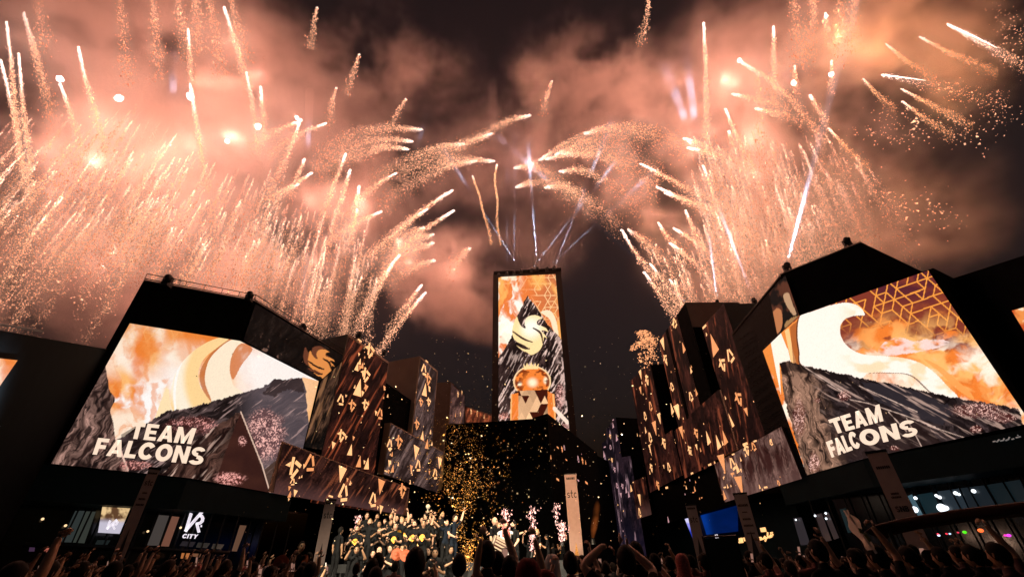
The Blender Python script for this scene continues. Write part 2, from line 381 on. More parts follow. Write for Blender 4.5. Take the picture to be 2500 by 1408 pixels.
def run_comets():
    A = [((15, 45), (30, 170), (45, 330)), ((45, 122), (55, 250), (75, 400)), ((190, 108), (205, 180), (245, 310)), ((459, 68), (466, 160), (470, 200)),
         ((463, 198), (480, 300), (500, 410)), ((545, 12), (575, 100), (600, 180)), ((600, 172), (615, 240), (628, 320)), ((636, 208), (641, 260), (645, 310)),
         ((0, 138), (30, 260), (60, 420)), ((145, 200), (165, 250), (190, 320))]
    for p in A: comet(p, 'hot', 'white hot comet climbing steeply out of the left smoke bank', 'comets climbing at the left', width=15)
    comet(((56, 25), (85, 120), (115, 220)), 'soft', 'broad amber comet climbing beside the left frame edge', 'comets climbing at the left', width=22)
    for p in [((285, -60), (300, 60), (315, 210)), ((365, -60), (380, 60), (388, 200)), ((430, -60), (442, 50), (455, 150)), ((500, -60), (522, 60), (545, 190)),
              ((80, -80), (95, 20), (112, 120)), ((555, -30), (580, 60), (605, 160)), ((470, -60), (480, 20), (485, 130))]:
        comet(p, 'glitter', 'loose column of falling gold glitter above the left smoke bank', 'gold glitter columns', width=30, n=900, core=0.05)
    for p, lb in [(((878, 130), (862, 180), (842, 228)), 'short gold spark trail high in the dark middle sky'), (((822, 212), (810, 250), (803, 312)), 'faint gold spark trail beside the left smoke bank'),
                  (((992, 240), (970, 275), (950, 312)), 'slanted gold spark trail above the left fan of arcs'), (((1347, 196), (1335, 240), (1320, 285)), 'thin gold spark trail standing alone over the tower'),
                  (((775, 15), (765, 60), (758, 120)), 'faint gold glitter patch below the top edge'), (((1585, -20), (1580, 40), (1560, 110)), 'gold spark trail dropping from the top edge right of middle')]:
        comet(p, 'glitter', lb, 'gold glitter trails', width=15, core=0.05)
    fan = [((1037, 318), (960, 306), (880, 312), (800, 345)), ((1015, 347), (950, 333), (870, 345), (790, 375)), ((1003, 367), (950, 350), (870, 372), (800, 400)),
           ((1302, 281), (1240, 288), (1180, 322), (1100, 360)), ((1207, 325), (1150, 338), (1090, 362), (1010, 385)), ((1140, 352), (1080, 350), (1000, 378), (930, 410)),
           ((1214, 395), (1140, 382), (1060, 388), (970, 405)), ((1170, 392), (1100, 398), (1020, 430), (950, 470)), ((1062, 572), (1020, 575), (970, 600)), ((1062, 592), (1020, 600), (960, 628)),
           ((1040, 555), (1000, 560), (950, 590)), ((1150, 605), (1130, 614), (1105, 634)), ((1065, 635), (1020, 640), (960, 665))]
    for p in fan: comet(p, 'soft', 'gold spark arc curling toward the tower from the left', 'gold arcs of the left fan', width=22, core=0.12)
    hotfan = [((1113, 460), (1060, 490), (1000, 530), (900, 615)), ((1115, 511), (1060, 540), (1000, 580), (930, 650)), ((1047, 508), (1000, 535), (930, 590)), ((972, 420), (920, 445), (860, 495)),
              ((935, 515), (890, 530), (820, 565)), ((764, 420), (730, 440), (680, 470)), ((732, 448), (700, 460), (650, 480)), ((980, 618), (940, 660), (905, 710), (875, 780)),
              ((1043, 709), (1010, 745), (970, 790), (910, 870)), ((960, 640), (930, 690), (890, 760)), ((735, 285), (720, 330), (690, 400), (660, 450)), ((741, 293), (690, 308), (630, 335)),
              ((846, 370), (830, 410), (805, 470), (785, 530)), ((745, 385), (732, 412), (715, 450)), ((856, 410), (845, 445), (820, 520)), ((878, 450), (870, 490), (860, 560)), ((872, 508), (862, 550)),
              ((800, 300), (740, 318), (680, 350)), ((1032, 692), (1000, 730), (960, 780))]
    for p in hotfan: comet(p, 'hot', 'bright white tipped comet with gold tail in the left fan', 'bright comets of the left fan', width=15, core=0.16)
    rfan = [((1310, 396), (1380, 345), (1460, 315), (1570, 312)), ((1325, 392), (1400, 365), (1480, 360), (1580, 390)), ((1420, 330), (1480, 305), (1540, 300), (1640, 325)), ((1252, 412), (1290, 398), (1330, 408), (1390, 445)),
            ((1255, 459), (1300, 438), (1350, 440), (1420, 472)), ((1325, 460), (1370, 445), (1420, 468), (1490, 510)), ((1365, 376), (1450, 370), (1520, 395), (1580, 430)), ((1360, 420), (1420, 405), (1480, 430), (1540, 470)),
            ((1530, 558), (1570, 580), (1630, 630)), ((1350, 380), (1430, 340), (1530, 335))]
    for p in rfan: comet(p, 'soft', 'gold spark arc curling toward the tower from the right', 'gold arcs of the right fan', width=24, core=0.12)
    hotr = [((1558, 397), (1620, 425), (1680, 455), (1760, 490)), ((1597, 454), (1650, 475), (1720, 500), (1800, 540)), ((1620, 470), (1660, 480), (1730, 505)), ((1665, 337), (1700, 345), (1770, 365)), ((1675, 360), (1730, 368), (1800, 390)),
            ((1784, 229), (1830, 235), (1900, 246)), ((1840, 264), (1880, 270), (1940, 280)), ((1803, 138), (1808, 156), (1860, 175), (1920, 225), (1990, 300)), ((1888, 60), (1890, 120), (1890, 200)), ((1718, 48), (1722, 140), (1726, 260), (1722, 340)),
            ((1940, 158), (1942, 200)), ((2030, 146), (2030, 190)), ((1770, 262), (1790, 310), (1825, 380)), ((1779, 318), (1788, 350)), ((1715, 400), (1735, 450), (1760, 520)), ((1672, 510), (1690, 550), (1710, 600)),
            ((1606, 541), (1630, 575), (1665, 605)), ((1640, 555), (1690, 580), (1750, 625)), ((1632, 591), (1665, 612), (1730, 665)), ((1570, 660), (1600, 700), (1650, 770)), ((1584, 640), (1620, 680), (1665, 745)), ((1635, 680), (1665, 725)),
            ((1515, 555), (1540, 600), (1590, 660), (1650, 740)), ((1975, 230), (1990, 250), (2015, 285)), ((2015, 30), (2018, 70))]
    for p in hotr: comet(p, 'hot', 'bright white tipped comet with gold tail in the right fan', 'bright comets of the right fan', width=15, core=0.18)
    comet(((2308, 57), (2370, 85), (2430, 115), (2520, 160)), 'hot', 'thick orange comet streaking across the top right corner', 'comets at the top right', y=48, width=16, core=0.6)
    comet(((2145, 182), (2250, 195), (2350, 212), (2470, 240)), 'hot', 'long flat comet breaking into beads at the right', 'comets at the top right', y=52, width=26, core=0.35, n=800)
    for p in [((2195, 215), (2270, 250), (2380, 300)), ((2200, 245), (2250, 280), (2330, 325)), ((2105, 190), (2140, 225), (2190, 262)), ((2240, 88), (2330, 130), (2440, 170)), ((2160, 105), (2220, 150), (2290, 190)), ((2020, 310), (2060, 350), (2130, 410))]:
        comet(p, 'amber', 'thin amber spark string raking down to the right', 'comets at the top right', y=54, width=12, core=0.2)
    for p in [((1930, -40), (1945, 60), (1950, 160)), ((2055, -40), (2050, 60), (2040, 160)), ((1990, -40), (1980, 60), (1960, 170)), ((1850, 170), (1855, 280), (1860, 420)), ((2090, -40), (2080, 60), (2075, 120))]:
        comet(p, 'glitter', 'loose column of falling gold glitter above the right smoke bank', 'gold glitter columns', width=34, n=900, core=0.05)
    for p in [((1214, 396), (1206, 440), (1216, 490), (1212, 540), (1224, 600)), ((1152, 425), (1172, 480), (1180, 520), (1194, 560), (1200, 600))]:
        comet(p, 'amber', 'thin wavering ember trail hanging below the arcs left of the tower', 'wavering ember trails', width=3, core=0.08)  # smoke trails, their light put in as glowing grains
    for px, py, r, lb in [(465, 236, 15, 'largest white flare burning in the left smoke bank'), (290, 240, 15, 'round white flare left of the largest flare'), (146, 193, 13, 'ragged white flare near the left frame edge'),
                          (725, 288, 8, 'small white flare at the right rim of the left smoke bank'), (630, 310, 12, 'white flare under the tall left comet'), (555, 345, 9, 'soft white flare low in the left smoke bank'),
                          (2029, 182, 10, 'cone shaped white flare in the right smoke bank'), (1937, 203, 10, 'white flare left of the cone shaped flare'), (1805, 148, 8, 'white flare at the head of a curling smoke arc'), (2017, 40, 7, 'small white flare high at the right')]:
        flare(px, py, 58, r, lb)
def shower(name, label, poly, dirf, n_streaks, tail, colk, y0, spread=7.0, seed=3):
    """A curtain of falling burning streaks: each has a bright tip and a widening tail of grains."""
    r = np.random.default_rng(seed); px, py = [], []
    poly = np.asarray(poly, float); lo, hi = poly.min(0), poly.max(0)
    def inside(x, y):
        c = False; j = len(poly) - 1
        for i in range(len(poly)):
            if (poly[i, 1] > y) != (poly[j, 1] > y) and x < (poly[j, 0] - poly[i, 0]) * (y - poly[i, 1]) / (poly[j, 1] - poly[i, 1]) + poly[i, 0]: c = not c
            j = i
        return c
    P, S, D, C, E = [], [], [], [], []
    k = 0
    while k < n_streaks:
        hx, hy = r.uniform(lo[0], hi[0]), r.uniform(lo[1], hi[1])
        if not inside(hx, hy): continue
        k += 1
        dx, dy = dirf(hx, hy); q = math.hypot(dx, dy); dx, dy = dx / q, dy / q
        dx += r.normal(0, 0.05); L = tail * r.lognormal(0, 0.42); y = y0 - 8 + r.uniform(-10, 10)
        n = int(L * r.uniform(1.0, 2.0)); t = r.beta(1.0, 1.2, n)
        nb = 14; tl = r.uniform(0.06, 0.42) if r.random() > .28 else r.uniform(.4, .75); t = np.concatenate([t, np.linspace(0, tl, nb)])
        off = r.normal(0, 1, n + nb) * spread * (0.1 + t); off[n:] *= 0.06
        x = hx + dx * L * t - dy * off + r.normal(0, 1.0, n + nb) * np.minimum(t * 8, 1); yy = hy + dy * L * t + dx * off + 14 * t * t
        p = unproj(x, yy, y + r.normal(0, 0.8, n + nb)); d = unproj(x + dx * 5, yy + dy * 5, y) - unproj(x, yy, y)
        s = r.lognormal(-0.2, 0.45, n + nb) * 0.075; el = np.full(n + nb, 1.5); s[n:] = 0.042 * np.linspace(1.2, .5, nb) * r.uniform(0.6, 1.3); el[n:] = L * tl / nb * 0.12 / s[n:] * 0.75
        bright = r.uniform(0.4, 1.4)
        c = (GOLD[None] * (1 - 0.5 * t[:, None]) + np.array([[1.7, 1.4, 1.25]]) * np.clip(1 - 5 * t, 0, 1)[:, None]) * r.uniform(0.4, 1.3, (n + nb, 1)) * bright * colk
        P.append(p); D.append(d); S.append(s); C.append(c); E.append(el)
    o = grains(name, np.concatenate(P), np.concatenate(S), np.concatenate(D), np.concatenate(C), np.concatenate(E))
    return tag(o, label, 'sparks', kind='stuff')
def run_showers():
    lx = lambda x, y: np.interp(x, [0, 250, 450, 650, 850], [-0.72, -0.6, -0.5, -0.34, -0.16])
    dl = lambda x, y: (lx(x, y), 0.85)
    shower('spark_shower', 'dense slanting shower of gold sparks falling over the left rooftops', [(-40, 300), (330, 250), (480, 360), (430, 520), (200, 560), (-40, 520)], dl, 180, 210, .58, 74, 10, 3)
    shower('spark_shower', 'pink white spark shower falling above the left screen building', [(380, 350), (700, 420), (700, 640), (430, 600), (330, 500)], dl, 120, 190, .55, 76, 10, 4)
    shower('spark_shower', 'steep spark curtain falling behind the left lit blocks', [(640, 460), (900, 520), (930, 700), (760, 700), (640, 620)], dl, 130, 180, .55, 82, 9, 5)
    rx = lambda x, y: np.interp(x, [1600, 1750, 1850, 2000, 2200], [0.45, 0.26, 0.2, 0.4, 0.7])
    dr = lambda x, y: (rx(x, y), 0.9)
    shower('spark_shower', 'steep gold spark curtain falling behind the right lit blocks', [(1680, 300), (1900, 330), (1960, 480), (1900, 640), (1700, 600)], dr, 180, 180, .55, 80, 10, 6)
    shower('spark_shower', 'gold spark shower sweeping down behind the right screen building', [(1880, 330), (2020, 320), (2150, 420), (2000, 560), (1900, 600)], dr, 90, 190, .55, 80, 12, 7)
    shower('spark_shower', 'low gold spark curtain rising behind the fin towers', [(1560, 600), (1800, 560), (1850, 690), (1680, 720)], lambda x, y: (0.35, 0.9), 70, 90, 0.8, 86, 8, 8)
    # loose drifting embers
    def loose(name, label, boxes, n, y, s, k, seed):
        r = np.random.default_rng(seed); P = []
        for (x0, y0, x1, y1, wgt, wid) in boxes:
            m_ = int(n * wgt); t = r.uniform(0, 1, m_); x = x0 + (x1 - x0) * t + r.normal(0, wid, m_); yy = y0 + (y1 - y0) * t + r.normal(0, wid, m_)
            P.append(unproj(x, yy, y + r.uniform(-6, 6, m_)))
        P = np.concatenate(P); m_ = len(P)
        o = grains(name, P, r.lognormal(0, 0.35, m_) * s, r.normal(0, 1, (m_, 3)), np.array([[1.9, 1.0, 0.6]]) * r.uniform(0.3, 1.2, (m_, 1)) * k, 1.3)
        tag(o, label, 'sparks', kind='stuff')
    loose('drifting_embers', 'scattered beads of ember light drifting at the far right', [(2330, 210, 2500, 300, 0.12, 18), (2150, 290, 2420, 330, 0.3, 22), (2080, 320, 2230, 350, 0.1, 12), (2440, 30, 2500, 120, 0.2, 25), (2050, 430, 2330, 545, 0.3, 26)], 620, 70, 0.15, 1.0, 11)
    loose('drifting_embers', 'thin embers sinking under the left spark shower', [(20, 600, 260, 700, 0.45, 40), (230, 660, 420, 640, 0.3, 35), (420, 640, 600, 690, 0.35, 30)], 330, 72, 0.15, 0.9, 12)
    loose('drifting_embers', 'fine gold haze of embers above the right screen building', [(1900, 450, 2100, 520, 0.5, 50), (1820, 600, 1950, 640, 0.5, 40)], 900, 82, 0.12, 0.6, 13)
    # the small swirl of fire beside the right towers
    r = np.random.default_rng(21); n = 900; t = r.uniform(0, 1, n)
    x = np.interp(t, [0, .3, .5, 1], [1536, 1565, 1580, 1575]) + r.normal(0, 12, n) * (0.2 + t) + 6; yy = np.interp(t, [0, .3, .5, 1], [852, 830, 825, 885]) + r.normal(0, 9, n) * (0.3 + t)
    x2 = np.interp(t, [0, .5, 1], [1556, 1580, 1600]) + r.normal(0, 4, n); y2 = np.interp(t, [0, .5, 1], [812, 812, 845]) + r.normal(0, 4, n)
    sel = r.uniform(0, 1, n) < 0.3; x = np.where(sel, x2, x); yy = np.where(sel, y2, yy)
    o = grains('firework_swirl', unproj(x, yy, 60 + r.normal(0, 1, n)), r.lognormal(0, .35, n) * 0.095, r.normal(0, 1, (n, 3)), np.array([[1.15, .46, .2]]) * r.uniform(.25, 1.5, (n, 1)), 1.3)
    tag(o, 'small hooked swirl of orange sparks beside the right fin towers', 'firework', kind='stuff')
run_comets(); run_showers()
# ------------------------------------------------------------------ picture painting for the LED surfaces (numpy, in linear light)
def _hash(ix, iy, s):
    n = (ix.astype(np.int64) * 374761393 + iy.astype(np.int64) * 668265263 + s * 69069) & 0xFFFFFFFF
    n = ((n ^ (n >> 13)) * 1274126177) & 0xFFFFFFFF
    return ((n ^ (n >> 16)) & 0xFFFF) / 65535.0
def vnoise(x, y, s=0):
    ix, iy = np.floor(x), np.floor(y); fx, fy = x - ix, y - iy
    fx = fx * fx * (3 - 2 * fx); fy = fy * fy * (3 - 2 * fy)
    a, b, c, d = _hash(ix, iy, s), _hash(ix + 1, iy, s), _hash(ix, iy + 1, s), _hash(ix + 1, iy + 1, s)
    return (a * (1 - fx) + b * fx) * (1 - fy) + (c * (1 - fx) + d * fx) * fy
def fbm(x, y, s=0, oct=5):
    v, a, t = 0, 0.5, 0
    for i in range(oct):
        v = v + a * vnoise(x, y, s + i * 17); t += a; a *= 0.5; x, y = x * 2.03 + 7.1, y * 2.03 + 3.7
    return v / t
def inpoly(x, y, poly):
    r = np.zeros(x.shape, bool); j = len(poly) - 1
    for i in range(len(poly)):
        xi, yi = poly[i]; xj, yj = poly[j]
        if yi != yj:
            r ^= ((yi > y) != (yj > y)) & (x < (xj - xi) * (y - yi) / (yj - yi) + xi)
        j = i
    return r
def smooth(a, b, x):
    t = np.clip((x - a) / (b - a), 0, 1); return t * t * (3 - 2 * t)
def mixc(A, B, t): return A * (1 - t[..., None]) + np.asarray(B) * t[..., None]
def full(x, c): return np.broadcast_to(lin(c), x.shape + (3,)).copy()
def curve(pts, n=8, closed=True):
    """Catmull-Rom through the points."""
    P = np.asarray(pts, float); N = len(P); out = []
    for i in range(N if closed else N - 1):
        p0, p1, p2, p3 = P[(i - 1) % N if closed else max(i - 1, 0)], P[i], P[(i + 1) % N], P[(i + 2) % N if closed else min(i + 2, N - 1)]
        for k in range(n):
            t = k / n
            out.append(0.5 * ((2 * p1) + (p2 - p0) * t + (2 * p0 - 5 * p1 + 4 * p2 - p3) * t * t + (3 * p1 - p0 - 3 * p2 + p3) * t ** 3))
    return [tuple(p) for p in out]
def segdist(x, y, a, b):
    ax, ay = a; bx, by = b; vx, vy = bx - ax, by - ay
    t = np.clip(((x - ax) * vx + (y - ay) * vy) / (vx * vx + vy * vy + 1e-9), 0, 1)
    return np.hypot(x - ax - vx * t, y - ay - vy * t)
def hexlines(x, y, ox, oy, s, wpx, ang=0.0):
    """the interlocking hexagon line pattern: 1 on a line"""
    c, sn = math.cos(ang), math.sin(ang); X, Y = (x - ox) * c + (y - oy) * sn, -(x - ox) * sn + (y - oy) * c
    out = np.zeros(x.shape)
    for k in range(3):
        a = k * PI / 3; d = X * math.sin(a) + Y * math.cos(a); e = X * math.cos(a) - Y * math.sin(a)
        row = np.floor(d / s + 0.5); dist = np.abs(d - row * s)
        on = _hash(np.floor(e / (s * 1.155) + 0.5 * row), row, 5 + k) > 0.36
        out = np.maximum(out, (dist < wpx) & on)
    return out
def rock(x, y, dirx, diry, seed, lo, hi, sc=14.0, contrast=1.0, warp=4.5):
    """streaked rock: warped noise pulled out along a direction, with dark clefts and pale ridges"""
    q = math.hypot(dirx, diry); dx, dy = dirx / q, diry / q
    wx, wy = fbm(x / (sc * 4), y / (sc * 4), seed + 11, 3) - 0.5, fbm(x / (sc * 4), y / (sc * 4), seed + 12, 3) - 0.5
    X, Y = x + wx * sc * warp, y + wy * sc * warp
    a = X * dx + Y * dy; b = -X * dy + Y * dx
    n = fbm(a / (sc * 6), b / (sc * 1.3), seed, 5); n2 = fbm(a / (sc * 3.4), b / (sc * 0.32), seed + 50, 4); big = fbm(x / (sc * 5), y / (sc * 5), seed + 70, 3)
    t = np.clip((0.5 * n + 0.3 * n2 + 0.2 * big - 0.5) * 4.6 * contrast + 0.36, 0, 1) ** 1.25
    ridge = np.clip(1 - np.abs(fbm(a / (sc * 5), b / (sc * 0.9), seed + 90, 4) - 0.52) * 26, 0, 1)
    C = full(x, lo) * (1 - t[..., None]) + lin(hi) * t[..., None]
    C = C + lin(hi) * (0.9 * ridge * smooth(0.42, 0.6, n))[..., None]
    cleft = np.clip(1 - np.abs(fbm(a / (sc * 4), b / (sc * 1.1), seed + 95, 4) - 0.47) * 20, 0, 1)
    return C * (1 - 0.75 * cleft)[..., None], t
def blossoms(C, x, y, cx, cy, rx, ry, seed, col=(255, 205, 195), dens=0.5, sc=3.2):
    sc = sc * 0.72; col = (min(255, col[0] + 6), col[1] * .93, col[2] * .92)
    d = np.hypot((x - cx) / rx, (y - cy) / ry); n = fbm(x / (sc * 5), y / (sc * 5), seed, 3)
    f = fbm(x / sc, y / sc, seed + 9, 2)
    mk = np.clip((f - (1.04 - dens) + 0.5 * (n - 0.5)) * 7, 0, 1) * (1 - smooth(0.55, 1.0, d + 0.5 * (n - 0.5)))
    C = mixc(C, lin((120, 58, 52)), 0.35 * (1 - smooth(0.5, 1.0, d + 0.5 * (n - 0.5))))
    return mixc(C, lin(col), mk)

EM = curve([(246, 440), (262, 405), (272, 432), (290, 462), (312, 470), (306, 436), (322, 408), (352, 397), (384, 400), (408, 416), (392, 420), (378, 432), (380, 450), (402, 458), (428, 470), (442, 492), (420, 484), (404, 486), (422, 508), (436, 530), (418, 522), (414, 548), (404, 580), (384, 606), (345, 624), (318, 608), (296, 600), (258, 566), (300, 582), (334, 590), (300, 566), (262, 548), (242, 524), (236, 486)], 5)
EM_CUTS = [((240, 490), (300, 532), (356, 552)), ((262, 566), (305, 585), (338, 588)), ((356, 470), (398, 500), (412, 560))]
# block lettering: every letter a list of polygons in a unit box (x 0..w, y 0..1)
def _ring(cx, cy, rx, ry, t, a0, a1, n=14):
    A = [(cx + rx * math.cos(a), cy + ry * math.sin(a)) for a in np.linspace(a0, a1, n)]
    B = [(cx + (rx - t) * math.cos(a), cy + (ry - t) * math.sin(a)) for a in np.linspace(a1, a0, n)]
    return A + B
def letter(ch):
    t = 0.24
    R = lambda a, b, c, d: [(a, b), (c, b), (c, d), (a, d)]
    if ch == 'T': return 0.72, [R(0, 0.78, 0.72, 1), R(0.24, 0, 0.48, 0.78)]
    if ch == 'E': return 0.66, [R(0, 0, t, 1), R(t, 0.79, 0.66, 1), R(t, 0.4, 0.6, 0.6), R(t, 0, 0.66, 0.21)]
    if ch == 'F': return 0.64, [R(0, 0, t, 1), R(t, 0.79, 0.64, 1), R(t, 0.38, 0.58, 0.6)]
    if ch == 'L': return 0.62, [R(0, 0, t, 1), R(t, 0, 0.62, 0.22)]
    if ch == 'A': return 0.86, [[(0, 0), (0.25, 0), (0.53, 1), (0.31, 1)], [(0.33, 1), (0.55, 1), (0.86, 0), (0.61, 0)], [(0.26, 0.18), (0.6, 0.18), (0.56, 0.38), (0.3, 0.38)]]
    if ch == 'M': return 1.0, [R(0, 0, t, 1), R(0.76, 0, 1, 1), [(t, 1), (t, 0.62), (0.41, 0), (0.59, 0), (0.5, 0.4)], [(0.76, 1), (0.76, 0.62), (0.59, 0), (0.41, 0), (0.5, 0.4)]]
    if ch == 'N': return 0.82, [R(0, 0, t, 1), R(0.58, 0, 0.82, 1), [(t, 1), (t, 0.62), (0.58, 0), (0.58, 0.38)]]
    if ch == 'O': return 0.9, [_ring(0.45, 0.5, 0.45, 0.52, 0.25, 0, 2 * PI, 30)]
    if ch == 'C': return 0.84, [_ring(0.44, 0.5, 0.44, 0.52, 0.25, 0.62, 2 * PI - 0.62, 26)]
    if ch == 'S': return 0.76, [_ring(0.38, 0.74, 0.36, 0.28, 0.21, 0.35, 1.5 * PI, 16), _ring(0.38, 0.26, 0.38, 0.28, 0.21, -PI + 0.35, 0.5 * PI, 16)]
    if ch == 'V': return 0.8, [[(0, 1), (0.26, 1), (0.5, 0.0), (0.3, 0)], [(0.56, 1), (0.8, 1), (0.5, 0), (0.3, 0)]]
    if ch == 'B': return 0.7, [R(0, 0, .22, 1), _ring(0.34, 0.74, 0.34, 0.26, 0.19, -PI / 2, PI / 2, 12), _ring(0.36, 0.26, 0.34, 0.26, 0.19, -PI / 2, PI / 2, 12), R(.22, .81, .36, 1), R(.22, .42, .36, .58), R(.22, 0, .36, .19)]
    if ch == 'I': return 0.24, [R(0, 0, .22, 1)]
    if ch == 'Y': return 0.8, [[(0, 1), (0.26, 1), (0.5, 0.45), (0.3, 0.45)], [(0.56, 1), (0.8, 1), (0.5, 0.45), (0.3, 0.45)], R(.3, 0, .5, .45)]
    if ch == 's': return 0.56, [_ring(0.28, 0.5, 0.26, 0.21, 0.13, 0.4, 1.5 * PI, 12), _ring(0.28, 0.2, 0.27, 0.2, 0.13, -PI + 0.4, 0.5 * PI, 12)]
    if ch == 't': return 0.46, [R(.14, .12, .28, 1), R(0, .56, .42, .7), R(.2, 0, .44, .13)]
    if ch == 'c': return 0.58, [_ring(0.32, 0.35, 0.3, 0.36, 0.14, 0.7, 2 * PI - 0.7, 18)]
    return 0.3, []
def word_polys(word, gap=0.1):
    x, out = 0, []
    for ch in word:
        w_, P = letter(ch)
        for p in P: out.append([(x + a, b) for a, b in p])
        x += w_ + gap
    W_ = x - gap
    return [[(a / W_, b) for a, b in p] for p in out]
def quad_map(q, a, b):
    """bilinear: q = bottom-left, bottom-right, top-right, top-left"""
    q = np.asarray(q, float)
    return (q[0] * (1 - a) + q[1] * a) * (1 - b) + (q[3] * (1 - a) + q[2] * a) * b

# ------------------------------------------------------------------ vertical planes, panels and boxes
class Plane:
    """vertical plane through two ground points; n points towards the street"""
    def __init__(s, a, b, flip=False):
        s.a = np.array([a[0], a[1], 0.0]); d = np.array([b[0] - a[0], b[1] - a[1], 0.0]); s.u = d / np.linalg.norm(d)
        s.n = np.array([s.u[1], -s.u[0], 0.0])
        if s.n @ (EYE - s.a) < 0: s.n = -s.n
    def at(s, px, py, off=0.0): return on_plane(px, py, s.a + s.n * off, s.n)
    def uv(s, P): return (np.asarray(P) - s.a) @ s.u, P[2]
    def p(s, u, z, off=0.0): return s.a + s.u * u + s.n * off + np.array([0, 0, z])
def box_corners(pl, tl, tr, zb, depth, off=0.0):
    """a box standing on a plane: front-face top corners in photograph pixels, bottom height, depth behind the plane"""
    A, B = pl.at(*tl, off), pl.at(*tr, off)
    return A, B
def plane_box(g, pl, tl, tr, zb, depth, off=0.0, mi=0, level=False):
    A, B = pl.at(*tl, off), pl.at(*tr, off); zt = [A[2], B[2]]
    if level: zt = [(A[2] + B[2]) / 2] * 2
    back = -pl.n * depth
    foot = [(A[0], A[1]), (B[0], B[1]), (B[0] + back[0], B[1] + back[1]), (A[0] + back[0], A[1] + back[1])]
    z1 = [zt[0], zt[1], zt[1], zt[0]]
    area = sum(foot[i][0] * foot[(i + 1) % 4][1] - foot[(i + 1) % 4][0] * foot[i][1] for i in range(4))
    if area < 0: foot = foot[::-1]; z1 = z1[::-1]
    g.prism(foot, zb, z1, mi)
    return A, B
def orient(vs, fs, want):
    """flip faces so that they look along want"""
    out = []
    for f in fs:
        a, b, c = (np.asarray(vs[i]) for i in f[:3])
        out.append(tuple(f) if np.cross(b - a, c - a) @ want > 0 else tuple(reversed(f)))
    return out
def painted(name, quad, nx, ny, fn, material, parent=None):
    """a grid over a planar quad (bl,br,tr,tl in 3D) whose picture is computed by fn(px,py,u,v)"""
    q = np.asarray(quad, float); u, v = np.meshgrid(np.linspace(0, 1, nx + 1), np.linspace(0, 1, ny + 1))
    P = ((q[0] * (1 - u[..., None]) + q[1] * u[..., None]) * (1 - v[..., None]) + (q[3] * (1 - u[..., None]) + q[2] * u[..., None]) * v[..., None])
    V = P - EYE; ww = V @ _F; px = CX + FOC * (V @ _R) / ww; py = CY - FOC * (V @ _U) / ww
    C = np.clip(fn(px, py, u, v), 0, None)
    P = P.reshape(-1, 3); n = len(P)
    i, j = np.meshgrid(np.arange(nx), np.arange(ny)); k = (j * (nx + 1) + i).ravel()
    F4 = np.stack([k, k + 1, k + nx + 2, k + nx + 1], 1)
    nrm = np.cross(P[1] - P[0], P[nx + 1] - P[0])
    if nrm @ (EYE - P[0]) < 0: F4 = F4[:, ::-1]
    me = bpy.data.meshes.new(name); me.vertices.add(n); me.vertices.foreach_set('co', P.astype(np.float32).ravel())
    me.loops.add(F4.size); me.loops.foreach_set('vertex_index', F4.astype(np.int32).ravel())
    me.polygons.add(len(F4)); me.polygons.foreach_set('loop_start', (np.arange(len(F4)) * 4).astype(np.int32)); me.update(calc_edges=True)
    a = me.color_attributes.new('led', 'FLOAT_COLOR', 'POINT'); cc = np.ones((n, 4), np.float32); cc[:, :3] = C.reshape(-1, 3)
    a.data.foreach_set('color', cc.ravel())
    return mesh_link(name, me, material, parent)
def flat_polys(name, polys, material, parent=None, thick=0.04, nrm=None):
    """thin solid plates from 3D polygons (all in planes facing nrm)"""
    g = Geo()
    for P in polys:
        P = [np.asarray(p, float) for p in P]; n_ = np.asarray(nrm)
        nn = sum(np.cross(P[i] - P[0], P[(i + 1) % len(P)] - P[0]) for i in range(1, len(P) - 1))
        if nn @ n_ < 0: P = P[::-1]
        k = len(P); b = [p - n_ * thick for p in P]
        g.add(P + b, [tuple(range(k)), tuple(range(2 * k - 1, k - 1, -1))] + [(i, k + i, k + (i + 1) % k, (i + 1) % k) for i in range(k)])
    return g.build(name, material, parent)
LED = paint_mat('led_picture', 1.0); LEDL = paint_mat('led_picture_bright', 1.14); LEDL.cycles.emission_sampling = 'FRONT_BACK'
DARK = mat('dark_cladding', (0.0028, 0.0038, 0.0045), 0.8, noise=0.35, nscale=1.5, spec=0.03)
CLAD = mat('bronze_cladding', (0.16, 0.10, 0.075), 0.6, noise=0.15, nscale=2.0)
GLYPH = mat('lit_triangle_window', emit=tuple(lin((255, 186, 124))), strength=1.25)
GLYPH2 = mat('lit_triangle_window_deep', emit=tuple(lin((250, 160, 96))), strength=0.95)
GLYPHP = mat('lit_triangle_window_mauve', emit=tuple(lin((225, 170, 175))), strength=0.8)
